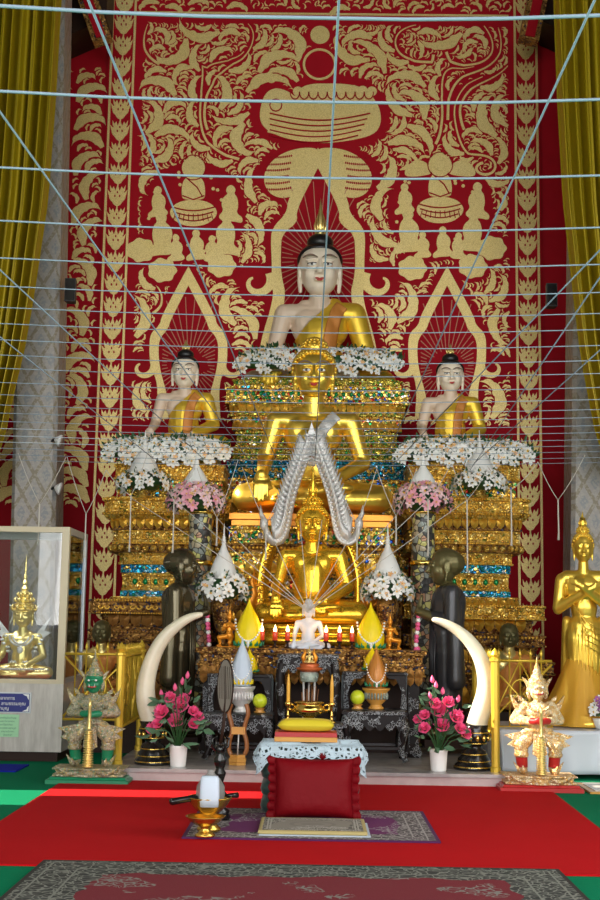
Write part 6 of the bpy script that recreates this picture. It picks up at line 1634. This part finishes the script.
# ---------------- balls, bowls and folded-leaf cones
def ball(px, py, Y, zt, label):
    m = sc_at(py, Y); x = P(px, py, Y).x; t = thing('pomelo_ball', label, 'ornament', (x, Y, zt), 0, 'yellow-green balls on gold dishes')
    mb = MB(); mb.lathe([(.038, 0), (.042, .005), (.025, .015), (.035, .03), (.040, .033), (.03, .03)], (0, 0, 0), 20); mb.build('dish', 'wood_gold', t)
    mb = MB(); mb.ell((0, 0, .030 + 7.2 * m), (7.2 * m, 7.2 * m, 7.2 * m), seg=28, rg=18); mb.build('ball', 'ball', t)
ball(260, 697, 8.80, ztab(tl, HL) + .002, 'shiny yellow-green ball on a little dish beside the silver tray')
ball(357.5, 697, 8.80, ztab(tr, HR) + .002, 'shiny yellow-green ball on a little dish beside the brown cone')
def pedestal_bowl(px, y0, y1, r, Y, zt, mat, label, name='pedestal_bowl'):
    m = sc_at(y1, Y); x = P(px, y1, Y).x; H = (y1 - y0) * m; R_ = r * m; t = thing(name, label, 'bowl', (x, Y, zt)); mb = MB()
    mb.lathe([(R_ * .55, 0), (R_ * .58, H * .06), (R_ * .42, H * .16), (R_ * .40, H * .22), (R_ * .72, H * .42), (R_ * .80, H * .60), (R_ * .82, H * .8), (R_, H * .92), (R_ * 1.02, H), (R_ * .9, H * .97)], (0, 0, 0), 36, flute=(.02, 18)); mb.build('bowl', mat, t)
    g = MB(); n = 22
    for k in range(n): a = 2 * PI * k / n; g.ell((R_ * .83 * math.cos(a), R_ * .83 * math.sin(a), H * .62), (.008, .008, H * .17), seg=6, rg=6, mi=0)
    g.build('fluted_petals', 'teal_fringe' if mat != 'silver' else 'silver', t)
    return Vector((x, Y, zt + H)), m
def leaf_cone(name, label, c, m, r, h, mats, spire=True, garland=True, base_r=None):
    """folded-leaf cone (lotus bud shape) with a garland across"""
    t = thing(name, label, 'offering', c); mb = MB(); r *= m; h *= m; base_r = (base_r or 0) * m or r * .9
    mb.lathe([(base_r, 0), (r * 1.0, h * .12), (r * 1.02, h * .25), (r * .92, h * .42), (r * .66, h * .60), (r * .34, h * .76), (r * .15, h * .86), (r * .08, h * .92), (0, h)], (0, 0, 0), 24, flute=(.05, 8)); mb.build('cone', mats[0], t)
    if garland:
        g = MB()
        for s_ in (-1, 1):
            for k in range(11): u = k / 10; a = -PI / 2 + s_ * (1.5 - 1.5 * u); rr = r * 1.04 * (1 - .0 * u); g.ell((rr * math.cos(a), rr * math.sin(a), h * (.55 - .42 * math.sin(u * PI / 2))), (r * .09, r * .09, r * .09), seg=8, rg=5)
        g.ell((0, -r * 1.05, h * .08), (r * .12, r * .12, r * .3), seg=8, rg=6); g.build('jasmine_garland', mats[1], t)
    b = MB()
    for k in range(14): a = 2 * PI * k / 14; b.tube([(base_r * .9 * math.cos(a), base_r * .9 * math.sin(a), h * .05), (base_r * 1.2 * math.cos(a), base_r * 1.2 * math.sin(a), h * .06), (base_r * 1.3 * math.cos(a), base_r * 1.3 * math.sin(a), h * .14)], [r * .14, r * .12, .001], 6)
    b.build('leaf_collar', mats[2], t)
    return t
c, m = pedestal_bowl(376, 689, 710, 13.5, 8.82, ztab(tr, HR) + .002, 'wood_gold', 'gold and teal fluted pedestal bowl carrying the brown cone')
leaf_cone('brown_leaf_cone', 'orange-brown lotus-bud cone with white garland on the fluted bowl', c, m, 9.5, 42, ['brown_cone', 'lily', 'green'], base_r=9)
c, m = pedestal_bowl(241, 686, 712, 13.5, 8.80, ztab(tl, HL) + .002, 'silver', 'silver fluted pedestal bowl carrying the white cone')
leaf_cone('white_leaf_cone', 'pale blue-white lotus-bud cone with spire on the silver bowl', c, m, 10, 49, ['pale_blue', 'lily', 'yellow_paint'], base_r=9)
for (px, yb, h, r, nm) in ((248.5, 645, 47, 13.0, 'large bright yellow bud cone nearer the glass case, on the altar table'), (370.5, 645, 43, 13.0, 'large bright yellow bud cone nearer the gold statue side, on the altar table')):
    Y = 9.18; p = P(px, yb, Y); m = sc_at(yb, Y); leaf_cone('yellow_leaf_cone', nm, (p.x, Y, zA + .002), m, r, h + (p.z - zA) / m, ['yellow_paint', 'lily', 'green'], base_r=12)
for (px, yt, yb, nm) in ((249, 655, 673, 'small yellow cone with green leaf skirt on the shelf behind the white cone'), (372, 652, 671, 'small yellow cone with green leaf skirt on the shelf behind the brown cone')):
    Y = 8.98; zt_ = P(px, 673 if px < 300 else 671, 8.92).z + .002; m = sc_at(yb, Y); x = P(px, yb, Y).x; leaf_cone('small_yellow_cone', nm, (x, Y, zt_), m, 8, 24, ['yellow_paint', 'yellow', 'green'], base_r=8)
# ---------------- candles before the gold image
Yk = 9.16
lights = []
for i, (px, nm) in enumerate(((262, 'outermost of three nearest the glass case'), (275, 'middle of three on the glass case side'), (287.5, 'just beside the white statuette, glass case side'), (326, 'just beside the white statuette, tall gold statue side'), (339.5, 'middle of three on the tall gold statue side'), (352, 'outermost of three nearest the tall gold statue'))):
    x = P(px, 640, Yk).x; m = sc_at(640, Yk); t = thing('altar_candle', 'lit red glass candle ' + nm, 'candle', (x, Yk, zA + .001), 0, 'lit red candles on the altar table')
    mb = MB(); mb.lathe([(.026, 0), (.027, .005), (.010, .012), (.008, .04), (.020, .05), (.022, .056), (.012, .055)], (0, 0, 0), 18); mb.build('holder', 'darkwood', t)
    mb = MB(); mb.lathe([(.016, .055), (.018, .06), (.019, .115), (.017, .12), (.012, .11)], (0, 0, 0), 16); mb.build('glass_cup', 'candle_r', t)
    mb = MB(); mb.lathe([(.003, .112), (.010, .122), (.012, .133), (.006, .152), (0, .17)], (0, 0, 0), 12); mb.build('flame', 'flame', t)
    l = bpy.data.lights.new('candle_light', 'POINT'); l.energy = .18; l.color = (1, .45, .12); l.shadow_soft_size = .03; lo = bpy.data.objects.new('candle_light', l); COL.objects.link(lo); lo.location = (x, Yk + .02, zA + .21)
# kneeling gold attendants
def kneeler(px, yt, yb, s, label, arms_up):
    Y = 9.22; p = P(px, yb, Y); H = P(px, yt, Y).z - zA; t = thing('kneeling_figure_statuette', label, 'statuette', (p.x, Y, zA + .002), 0, 'kneeling gold figures'); t.scale = (H * (1 if s < 0 else -1), H, H)
    m = MB(); m.ell((0, 0, .30), (.10, .09, .09)); m.ell((0, 0, .42), (.085, .07, .12)); m.ell((0, 0, .54), (.12, .075, .08)); m.cap((0, 0, .58), (0, 0, .68), .04, .04); m.ell((0, -.01, .73), (.065, .07, .085)); 
    m.cap((.05, 0, .26), (.02, -.12, .12), .07, .055); m.cap((.02, -.12, .10), (.10, .10, .06), .05, .035)
    m.cap((-.05, 0, .27), (-.26, -.06, .24), .07, .055); m.cap((-.26, -.06, .24), (-.22, -.03, .05), .05, .03); m.ell((-.25, -.06, .035), (.07, .04, .03))
    if arms_up:
        m.cap((.12, 0, .56), (.26, 0, .62), .04, .035); m.cap((.26, 0, .62), (.14, -.02, .76), .032, .024); m.cap((-.12, 0, .56), (-.20, -.03, .42), .04, .032); m.cap((-.20, -.03, .42), (-.10, -.08, .50), .03, .024)
    else:
        for q in (-1, 1): m.cap((q * .12, 0, .56), (q * .17, -.03, .42), .04, .032); m.cap((q * .17, -.03, .42), (q * .03, -.12, .52), .03, .024)
    m.b2(-.30, .20, -.16, .14, 0, .02); mkobj('body', blob(m, 'body', ['orange_lacquer'], .016, 3), t)
    c = MB(); c.lathe([(.07, .76), (.08, .78), (.05, .80), (.055, .82), (.03, .86), (.035, .875), (.012, .92), (0, 1.0)], (0, 0, 0), 14); c.build('crown', 'orange_lacquer', t)
kneeler(229, 607, 650, -1, 'kneeling gold attendant with pointed crown beside the yellow cone, glass case side', False)
kneeler(390, 613, 650, 1, 'kneeling gold attendant with one arm raised beside the yellow cone', True)

# ---------------- talipat fan on its black turned stand, carved wood book stand
Yf_ = 6.55; x = P(219, 812, Yf_).x; zf = .020; m = sc_at(760, Yf_)
t = thing('fan_stand', 'black turned stand holding the grey palm-leaf fan upright', 'stand', (x, Yf_, zf)); zz2 = lambda y: P(219, y, Yf_).z - zf
mb = MB(); mb.lathe([(.055, 0), (.06, .01), (.05, .03), (.055, .045), (.032, .06), (.038, .08), (.03, .095), (.04, .115), (.036, .13), (.018, .145), (.028, .165), (.018, .185), (.026, .21), (.032, .23), (.02, .25), (.03, .275), (.034, .30), (.022, .32), (.028, .34), (.03, .36), (.015, .37)], (0, 0, 0), 24); mb.build('turned_body', 'black', t)
for a in range(4): mb = MB(); q = a * PI / 2 + .6; mb.tube([(.02 * math.cos(q), .02 * math.sin(q), .34), (.045 * math.cos(q), .045 * math.sin(q), .36), (.05 * math.cos(q), .05 * math.sin(q), .40), (.035 * math.cos(q), .035 * math.sin(q), .41)], [.007, .007, .006, .003], 6); mb.build('claw', 'black', t)
x2 = P(225.5, 686, Yf_).x - x
t = thing('palm_leaf_fan', 'oval grey talipot fan on a long handle left of the white cone', 'fan', (x, Yf_, zf + .375)); o = Vector(t.location)
a = P(225.5, 712, Yf_) - o; b = P(225.5, 660, Yf_) - o
mb = MB(); mb.tube([(0, 0, 0), (0.01, 0, a.z * .5), (a.x, 0, a.z + .05), (b.x, 0, b.z - .03)], [.009, .009, .008, .004], 8); mb.build('handle', 'darkwood', t)
mb = MB(); cx_, cz_ = (a.x + b.x) / 2, (a.z + b.z) / 2; hz_ = (b.z - a.z) / 2; rm = Matrix.Rotation(R(-38), 3, 'Z')
pts = [(.052 * math.cos(q), hz_ * math.sin(q) * 1.02) for q in [2 * PI * k / 40 for k in range(40)]]
mb.poly(pts, -.004, .004, f=lambda v: rm @ v + Vector((cx_, 0, cz_))); 
mb.build('leaf_blade', 'fanleaf', t)
mb = MB(); mb.tube([rm @ Vector((p[0], 0, p[1])) + Vector((cx_, 0, cz_)) for p in pts + pts[:1]], .005, 6)
for k in range(-3, 4): mb.tube([rm @ Vector((k * .012, -.004, -hz_ * .5)) + Vector((cx_, 0, cz_)), rm @ Vector((k * .015, -.005, hz_ * .75)) + Vector((cx_, 0, cz_))], .0015, 4)
mb.build('rim', 'darkwood', t)
Yb = 8.45; p = P(237.5, 763, Yb); m = sc_at(740, Yb)
t = thing('carved_wood_stand', 'carved brown wooden stand on a golden hexagonal foot', 'stand', (p.x, Yb, PZT + .001)); 
mb = MB(); mb.plan([(0, 0), (.0, .018), (-.005, .02), (.003, .023), (.003, .042), (-.006, .045), (-.004, .066)], (0, 0, 0), lambda o: [((.062 + o) * math.cos(q), (.062 + o) * math.sin(q)) for q in [PI / 6 + PI / 3 * k for k in range(6)]]); mb.build('hexagonal_foot', 'wood_gold', t)
H = P(237, 704, Yb).z - PZT
for a in (-1, 1):
    mb = MB(); mb.tube(opens([(a * .045, 0, .066), (a * .062, 0, H * .25), (a * .055, 0, H * .42), (a * .035, 0, H * .55), (a * .05, 0, H * .72), (a * .068, 0, H * .85), (a * .05, 0, H)], 2), .017, 8, squash=.7); mb.build('carved_leg', 'wood', t)
mb = MB(); mb.b2(-.045, .045, -.014, .014, H * .50, H * .62); mb.build('crossbar', 'wood_gold', t)
mb = MB(); mb.tube([(0, -.01, .066), (0.004, -.01, H * .5)], .005, 6); mb.build('centre_rod', 'silver', t)

# ---------------- seat: dark green cushion stool, lace, red velvet cushion, mat
Ys = 6.72; ps = P(311, 812, Ys); m = sc_at(780, Ys); z0 = .020
xl, xr = P(260, 800, Ys).x, P(360, 800, Ys).x; zt = P(311, 747, Ys).z; dd = .40; cxs = (xl + xr) / 2; hw = (xr - xl) / 2
t = thing('padded_stool', 'dark green padded stool block under the lace cloth', 'stool', (cxs, Ys + dd / 2, z0)); H = zt - z0 - .006
n = 4
for k in range(n):
    for q in (-1, 1):
        mb = MB(); h = H / n; mb.plan([(-.02, h * k + .002), (0, h * k + h * .2), (.006, h * k + h * .5), (0, h * k + h * .8), (-.02, h * (k + 1) - .002)], (q * (hw / 2), 0, 0), lambda o: [((hw / 2 - .004 + o) * math.copysign(abs(math.cos(a)) ** .3, math.cos(a)), (dd / 2 - .004 + o) * math.copysign(abs(math.sin(a)) ** .3, math.sin(a))) for a in [2 * PI * j / 28 for j in range(28)]], smooth=True); mb.build('pad', 'green_velvet', t)
# lace cloth
def lace_cloth():
    t = thing('lace_cloth', 'pale blue crochet lace cloth draped over the green stool', 'cloth', (cxs, Ys + dd / 2, zt + .002)); W, D = hw + .004, dd / 2 + .004
    def edge(u):
        u = u % 1; L = [(-W, D), (-W, -D), (W, -D), (W, D), (-W, D)]; seg = [2 * D, 2 * W, 2 * D, 2 * W]; T = sum(seg) * u; i = 0
        while i < 3 and T > seg[i]: T -= seg[i]; i += 1
        f = T / seg[i]; a, b = L[i], L[i + 1]; return (a[0] + (b[0] - a[0]) * f, a[1] + (b[1] - a[1]) * f)
    NU, NR = 160, 10; vs = []; fs = []
    for j in range(NR + 1):
        for i in range(NU):
            x, y = edge(i / NU); r = j / 5
            if r <= 1: vs.append((x * r, y * r, 0))
            else:
                d = (r - 1); cor = max(0, (abs(x) / W) ** 8 * 1.0) * max(0, (abs(y) / D) ** 6); drop = (.055 + .10 * cor * 1.0 + .018 * abs(math.sin(i * PI / 5))) * d
                if y < -D * .98 and abs(x) < W * .9: drop = (.050 + .05 * (abs(x) / W) ** 3 + .012 * abs(math.sin(i * PI / 5))) * d
                l = math.hypot(x, y); out = .006 + .012 * d + .01 * math.sin(i * .9) * d
                vs.append((x + x / l * out * (1.6 if abs(x) > W * .98 else .6), y + y / l * out, -drop))
    for j in range(NR):
        for i in range(NU): fs.append((j * NU + i, j * NU + (i + 1) % NU, (j + 1) * NU + (i + 1) % NU, (j + 1) * NU + i))
    mb = MB(); mb.add(vs, fs, True); mb.build('lace', 'lace', t)
    rb = MB()
    for i in range(0, NU, 4):
        pts = [Vector(vs[j * NU + i]) + Vector((0, 0, .0015)) for j in range(1, NR + 1)]; rb.tube(pts, .0016, 4)
    for j in (3, 5, 7, 9, 10): rb.tube([Vector(vs[j * NU + i % NU]) + Vector((0, 0, .002)) for i in range(NU + 1)], .002 if j < 10 else .0035, 4)
    rb.build('crochet_ribs', 'lace_rib', t)
lace_cloth()
# gold cushion block on the lace
Yq = Ys + .28; m = sc_at(730, Yq); x = P(306, 735, Yq).x; hwq = 31 * m; zb = zt + .008
t = thing('red_gold_tray', 'red and gold stepped tray under the yellow cushion', 'tray', (x, Yq, zb)); mb = MB(); hq = max(.02, P(306, 731, Yq).z - zb)
mb.plan([(0, 0), (0, hq * .45), (-.005, hq * .5)], (0, 0, 0), lambda o: [(-hwq - o, -.09 - o), (hwq + o, -.09 - o), (hwq + o, .09 + o), (-hwq - o, .09 + o)], 0); mb.build('tray_base', 'wood_gold', t); mb = MB(); mb.plan([(-.002, hq * .5), (-.002, hq * .95), (-.01, hq)], (0, 0, 0), lambda o: [(-hwq - o, -.09 - o), (hwq + o, -.09 - o), (hwq + o, .09 + o), (-hwq - o, .09 + o)]); mb.build('red_band', 'red', t)
def pillow(mb, hx, hy, hz, n=16, e=.35, cz=0):
    for s_ in (1, -1):
        mb.grid(lambda u, v: (hx * (2 * u - 1) * (1 - .05 * (1 - (2 * v - 1) ** 2)), hy * (2 * v - 1) * (1 - .05 * (1 - (2 * u - 1) ** 2)), cz + s_ * hz * ((1 - (2 * u - 1) ** 4) * (1 - (2 * v - 1) ** 4)) ** e), n, n)
mb = MB(); pillow(mb, hwq * .92, .085, .034, cz=.034); p_ = mb.build('gold_cushion', 'cushion_yellow', None, (x, Yq, zb + hq)); tag(p_, 'plump yellow-gold cushion on the red and gold tray', 'cushion')
# red velvet cushion with ruffle
m = sc_at(785, 6.62); hx = 40 * m; hz_ = 29 * m; c = P(314, 782, 6.60)
t = thing('velvet_cushion', 'crimson velvet cushion with gathered ruffle leaning on the stool', 'cushion', (c.x, 6.60, .024 + hz_ * 1.02)); t.rotation_euler = (R(80), 0, 0)
mb = MB(); pillow(mb, hx, hz_, .075, 28, .42); ob = mb.build('cushion', 'red_velvet', t)
for q in (-1, 1):
    mb = MB(); n = 64
    def rf(u, v, q=q):
        z = hz_ * (2 * u - 1) * .99; f = math.sin(u * PI * 13); return (q * (hx * (1 - .05 * (1 - (2 * u - 1) ** 2)) - .006 + v * (.034 + .010 * f)), z - .012 * v * math.cos(u * PI * 13), .016 * f * v + .006)
    mb.grid(rf, n, 4); ob = mb.build('ruffle', 'red_velvet', t); s_ = ob.modifiers.new('t', 'SOLIDIFY'); s_.thickness = .006
mb = MB()
for k in range(9): a = k * 2.4; mb.tube([(hx * .2, hz_ * .97, 0), (hx * .2 + .02 * math.cos(a), hz_ + .022 * abs(math.sin(a)) + .005, .015 * math.sin(a * 2))], [.006, .002], 5)
mb.build('tassel', 'red_velvet', t)
# silver brocade mat
a = PZ(266, 818, .02); 
x0, x1 = PZ(258, 832, .03).x, PZ(367, 832, .03).x; y0, y1 = PZ(300, 833, .03).y, 6.52; M['brocade'] = rug('brocade_mat', (x1 - x0) / 2, (y1 - y0) / 2, .05, (.26, .24, .20), (.46, .44, .40), (.08, .07, .06), (.40, .38, .33), 46, (.45, .36, .15), (.22, .2, .17))
mb = MB(); hx2, hy2 = (x1 - x0) / 2, (y1 - y0) / 2
mb.plan([(-.006, 0), (0, .004), (0, .014), (-.008, .018)], (0, 0, 0), lambda o: [(-hx2 - o, -hy2 - o), (hx2 + o, -hy2 - o), (hx2 + o, hy2 + o), (-hx2 - o, hy2 + o)]); ob = mb.build('brocade_mat', 'brocade', None, ((x0 + x1) / 2, (y0 + y1) / 2, .0215)); tag(ob, 'thin silver and beige brocade mat lying before the red velvet cushion', 'mat')
mb = MB(); mb.b2(-hx2 - .005, hx2 + .005, -hy2 - .02, hy2 - .02, 0, .0028); ob = mb.build('folded_cloth', 'pale_blue', None, ((x0 + x1) / 2 + .01, (y0 + y1) / 2, .0185)); tag(ob, 'pale blue cloth edge peeping out under the brocade mat', 'cloth')

# ---------------- gold trays, alms jar and ladle in front
def gold_tray(name, label, px, py_rim, py_foot, r, Y, zt, deep=.35):
    m = sc_at(py_foot, Y); x = P(px, py_foot, Y).x; H = P(px, py_rim, Y).z - zt; R_ = r * m; t = thing(name, label, 'tray', (x, Y, zt)); mb = MB()
    mb.lathe([(R_ * .5, 0), (R_ * .52, H * .08), (R_ * .34, H * .2), (R_ * .22, H * .38), (R_ * .26, H * .48), (R_ * .55, H * .60), (R_ * .80, H * .80), (R_ * .92, H * .95), (R_, H), (R_ * .97, H * 1.02), (R_ * .88, H * .95), (R_ * .72, H * .82), (R_ * .3, H * .72), (0, H * .70)], (0, 0, 0), 40, flute=(.012, 20)); mb.build('tray', 'dull_gold', t)
    return t, x, H
Yg1 = 6.02; zr = .0215
t, x, H = gold_tray('footed_gold_tray', 'front footed gold tray standing low on the purple rug', 205, 816, 834, 20, 6.02, zr)
t2, x2_, H2 = gold_tray('footed_gold_tray', 'upper gold footed bowl holding the glass jar and the black ladle', 209, 797, 818, 23, 6.14, zr + .006)
# support: the upper bowl stands behind the front one on a taller foot
z_in = zr + .006 + H2 * .70
YJ = 6.14; m = sc_at(785, YJ); 
xj = P(210.5, 790, YJ).x
t = thing('glass_jar', 'grey glass jar with domed lid standing in the upper gold bowl', 'jar', (xj, YJ, z_in + .004)); hj = P(210, 770, YJ).z - z_in
mb = MB(); mb.lathe([(.045, 0), (.062, .02), (.070, hj * .35), (.066, hj * .55), (.045, hj * .75), (.02, hj * .88), (.016, hj * .93), (.022, hj * .96), (0, hj)], (0, 0, 0), 32); mb.build('jar', 'smokeglass', t)
t = thing('folded_towel_cup', 'pale blue-white wrapped cup in front of the grey glass jar', 'cup', (P(210, 790, 6.08).x, 6.062, z_in + .012)); mb = MB(); hc = P(210, 776, 6.06).z - z_in - .012
mb.plan([(-.004, 0), (0, hc * .3), (-.003, hc * .9), (-.010, hc)], (0, 0, 0), lambda o: [((.047 + o) * math.copysign(abs(math.cos(q)) ** .6, math.cos(q)), (.030 + o) * math.copysign(abs(math.sin(q)) ** .6, math.sin(q))) for q in [2 * PI * k / 32 for k in range(32)]], smooth=True); mb.build('cup', 'pale_blue', t)
t = thing('water_ladle', 'black handled ladle lying across the gold bowl', 'ladle', (P(193, 799, 6.10).x, 6.10, P(193, 799, 6.10).z)); o = Vector(t.location)
mb = MB(); a = P(170, 802, 6.04) - o; b = P(193, 798, 6.10) - o; c_ = P(238, 795, 6.2) - o; mb.tube([a, a + (b - a) * .08, b, b + (c_ - b) * .2], [.012, .017, .014, .008], 10); mb.build('handle', 'black', t)
mb = MB(); mb.tube([b + (c_ - b) * .15, b + (c_ - b) * .8], .005, 6); mb.tube([b + (c_ - b) * .75, c_], [.010, .014], 8); mb.build('brush_end', 'black', t)

# ============================================================ sacred threads
def cord(name, label, pts, r, mat='thread', group=None, seg=5):
    o = Vector(pts[0]); mb = MB(); mb.tube([Vector(p) - o for p in pts], r, seg); ob = mb.build(name, mat, None, o); tag(ob, label, 'thread', group); return ob
ZH = 2.2
def Yof(px, py): p = PZ(px, py, ZH); return p.y
cy = [18, 102, 178, 231, 268, 296, 317, 333, 349, 364, 377, 391, 403, 413, 421, 429, 436, 443, 449, 455, 461, 466]
ordn = ['topmost', 'second', 'third', 'fourth', 'fifth', 'sixth', 'seventh', 'eighth', 'ninth', 'tenth', 'eleventh', 'twelfth', 'thirteenth', 'fourteenth', 'fifteenth', 'sixteenth', 'seventeenth', 'eighteenth', 'nineteenth', 'twentieth', 'twenty-first', 'twenty-second']
XB = HW - .01
for i, y in enumerate(cy):
    Y = Yof(312, y); zc = P(312, y, Y).z; dl = (-11 + .22 * i if i else -12) ; 
    a = P(0, y + dl, Y); c = P(312, y, Y); b = P(600, y - 3.5 + (0 if i > 2 else 1), Y)
    k1 = -XB; k2 = XB
    za = c.z + (a.z - c.z) * (k1 - c.x) / (a.x - c.x) * .9; zb = c.z + (b.z - c.z) * (k2 - c.x) / (b.x - c.x) * .9
    pts = [(k1, Y, za), (a.x, Y, a.z)] + [(a.x + (c.x - a.x) * t, Y, a.z + (c.z - a.z) * t - .006 * math.sin(PI * t)) for t in (.33, .66)] + [(c.x, Y, c.z)] + [(c.x + (b.x - c.x) * t, Y, c.z + (b.z - c.z) * t - .006 * math.sin(PI * t)) for t in (.33, .66)] + [(b.x, Y, b.z), (k2, Y, zb)]
    pts = sorted(pts)
    cord('crosswise_thread', 'pale blue cord stretched across the hall, %s counted from the top of the photo' % ordn[i], pts, max(.0020, .0042 - .0004 * i), 'thread', 'crosswise sacred threads')
lng = [((80, -20), (215, 310), 'from the red corner bracket towards the statues'), ((0, 112), (170, 350), 'crossing the curtain beside the glass case'), ((340, -20), (326, 250), 'passing straight above the topmost statue'), ((600, -12), (485, 240), 'crossing the curtain above the standing gold statue'),
       ((600, 277), (470, 470), 'low, above the standing gold statue'), ((600, 250), (470, 385), 'rising to the pillar behind the standing gold statue'), ((0, 270), (140, 400), 'crossing the curtain below the black loudspeaker'), ((0, 337), (130, 440), 'lowest of the slanting cords over the curtain foot'), ((600, 350), (500, 440), 'lowest, over the pillar behind the tall gold statue')]
for (a, b, nm) in lng:
    pa = PZ(a[0], a[1], ZH - .012); pb = PZ(b[0], b[1], ZH - .012); d = pb - pa
    if pb.y < 9.2: pb = pa + d * ((9.0 - pa.y) / d.y) if b[1] > 300 or True else pb
    pa = pa - d.normalized() * .6
    pa.x = max(-HW + .02, min(HW - .02, pa.x)); pb.x = max(-HW + .02, min(HW - .02, pb.x))
    cord('lengthwise_thread', 'pale cord running away from the viewer, ' + nm, [pa, pb], .0028, 'thread', 'lengthwise sacred threads')
# loops with hanging ends
Yh = 9.3
loops = [((18, 453), (66, 457), (39.5, 504), 545), ((67, 457), (106, 470), (86, 514), 558), ((106, 470), (148, 452), (131, 496), 552), ((148, 452), (195, 468), (174, 500), 553), ((197, 468), (238, 460), (217, 518), 546), ((242, 467), (290, 470), (266, 524), 560), ((333, 470), (377, 468), (357, 524), 560), ((377, 470), (417, 468), (396, 516), 545), ((408, 466), (451, 464), (428, 500), 556), ((452, 464), (487, 470), (467, 500), 572), ((487, 466), (538, 462), (511, 490), 546), ((538, 462), (585, 455), (558, 500), 540)]
spot = ['above the glass case', 'between the glass case and the altar', 'before the pedestal cornice near the glass case', 'before the dark bronze disciple', 'before the lower lily bouquet near the glass case', 'beside the silver arch, glass case side', 'beside the silver arch, tall gold statue side', 'before the lower lily bouquet near the tall gold statue', 'before the black disciple', 'before the gilded pedestal near the tall gold statue', 'before the border of the wall near the tall gold statue', 'before the pillar behind the tall gold statue']
for i, (a, b, c, e) in enumerate(loops):
    A, B_, C_, E = P(*a, Yh - .05), P(*b, Yh - .05), P(*c, Yh), P(c[0], e, Yh); E.x = C_.x
    mb = MB(); o = Vector(C_)
    sag = lambda p, q: [p + (q - p) * u - Vector((0, 0, .02 * math.sin(PI * u))) for u in (0, .25, .5, .75, 1)]
    t = thing('hanging_thread', 'knotted pale thread loop hanging ' + spot[i], 'thread', C_, 0, 'hanging thread loops')
    for q_ in (A, B_): mb = MB(); mb.tube([v - o for v in sag(q_, C_)], .0028, 5); mb.build('strand', 'thread_warm', t)
    mb = MB(); mb.tube([(0, 0, 0), (0, 0, -.04), (0.002, 0, E.z - C_.z + .06), (0, 0, E.z - C_.z)], [.006, .005, .006, .009], 6); mb.build('tail', 'thread_warm', t)
# threads fanning from the white statuette
hub = P(308, 611, 9.12)
ends = [(217, 518), (131, 498), (174, 500), (266, 524), (300, 520), (322, 520), (357, 524), (396, 516), (428, 500), (467, 500)]
nms = ['lowest on the glass case side', 'second lowest on the glass case side', 'third on the glass case side', 'steep one on the glass case side', 'upright, glass case side of the gold face', 'upright, other side of the gold face', 'steep one on the tall gold statue side', 'third lowest, tall gold statue side', 'second lowest, tall gold statue side', 'lowest, tall gold statue side']
for e, nm in zip(ends, nms):
    p = P(*e, Yh if abs(e[0] - 311) > 20 else 9.3)
    cord('gathered_thread', 'cream thread gathered to the white statuette, ' + nm, [hub, hub.lerp(p, .5) - Vector((0, 0, .008)), p], .0028, 'thread_warm', 'threads gathered to the white statuette')
# ============================================================ light
w = bpy.data.worlds.new('daylight'); sc.world = w; w.use_nodes = True
bg = w.node_tree.nodes['Background']; bg.inputs[0].default_value = (0.72, 0.84, 1.0, 1); bg.inputs[1].default_value = .6
def area(name, loc, size, power, col, target):
    l = bpy.data.lights.new(name, 'AREA'); l.shape = 'RECTANGLE'; l.size, l.size_y = size; l.energy = power; l.color = col
    o = bpy.data.objects.new(name, l); COL.objects.link(o); o.location = loc
    o.rotation_euler = (Vector(target) - Vector(loc)).to_track_quat('-Z', 'Y').to_euler(); return o
# daylight entering by the open front of the hall and the side windows
area('front_daylight', (0, -8.8, 3.6), (6.6, 6.0), 600, (0.96, 0.97, 1.0), (0, 10, 3.0))
for y, wd in ((-4.5, 3), (.5, 3), (4.75, 2.5)):
    for s in (-1, 1):
        if s < 0 and y > 4: continue
        area('window_daylight', (s * (HW + .05), y, 2.7), (wd, 3.5), 150 if s < 0 else 100, (1.0, .97, .92), (0, y + 2.0, 2.5))
sl = bpy.data.lights.new('sun', 'SUN'); sl.energy = 14; sl.angle = R(.8); sl.color = (1, .88, .70)
so = bpy.data.objects.new('sun', sl); COL.objects.link(so); so.location = (-8, 6, 6)
so.rotation_euler = Vector((1, 0.03, -math.tan(R(30)))).to_track_quat('-Z', 'Y').to_euler()
vs = sc.view_settings; vs.view_transform = 'Standard'; vs.look = 'None'; vs.gamma = 1; vs.use_curve_mapping = False; vs.exposure = 0.3
sc.cycles.max_bounces = 8; sc.cycles.transparent_max_bounces = 12; sc.cycles.use_denoising = True
sc.cycles.sample_clamp_indirect = 6
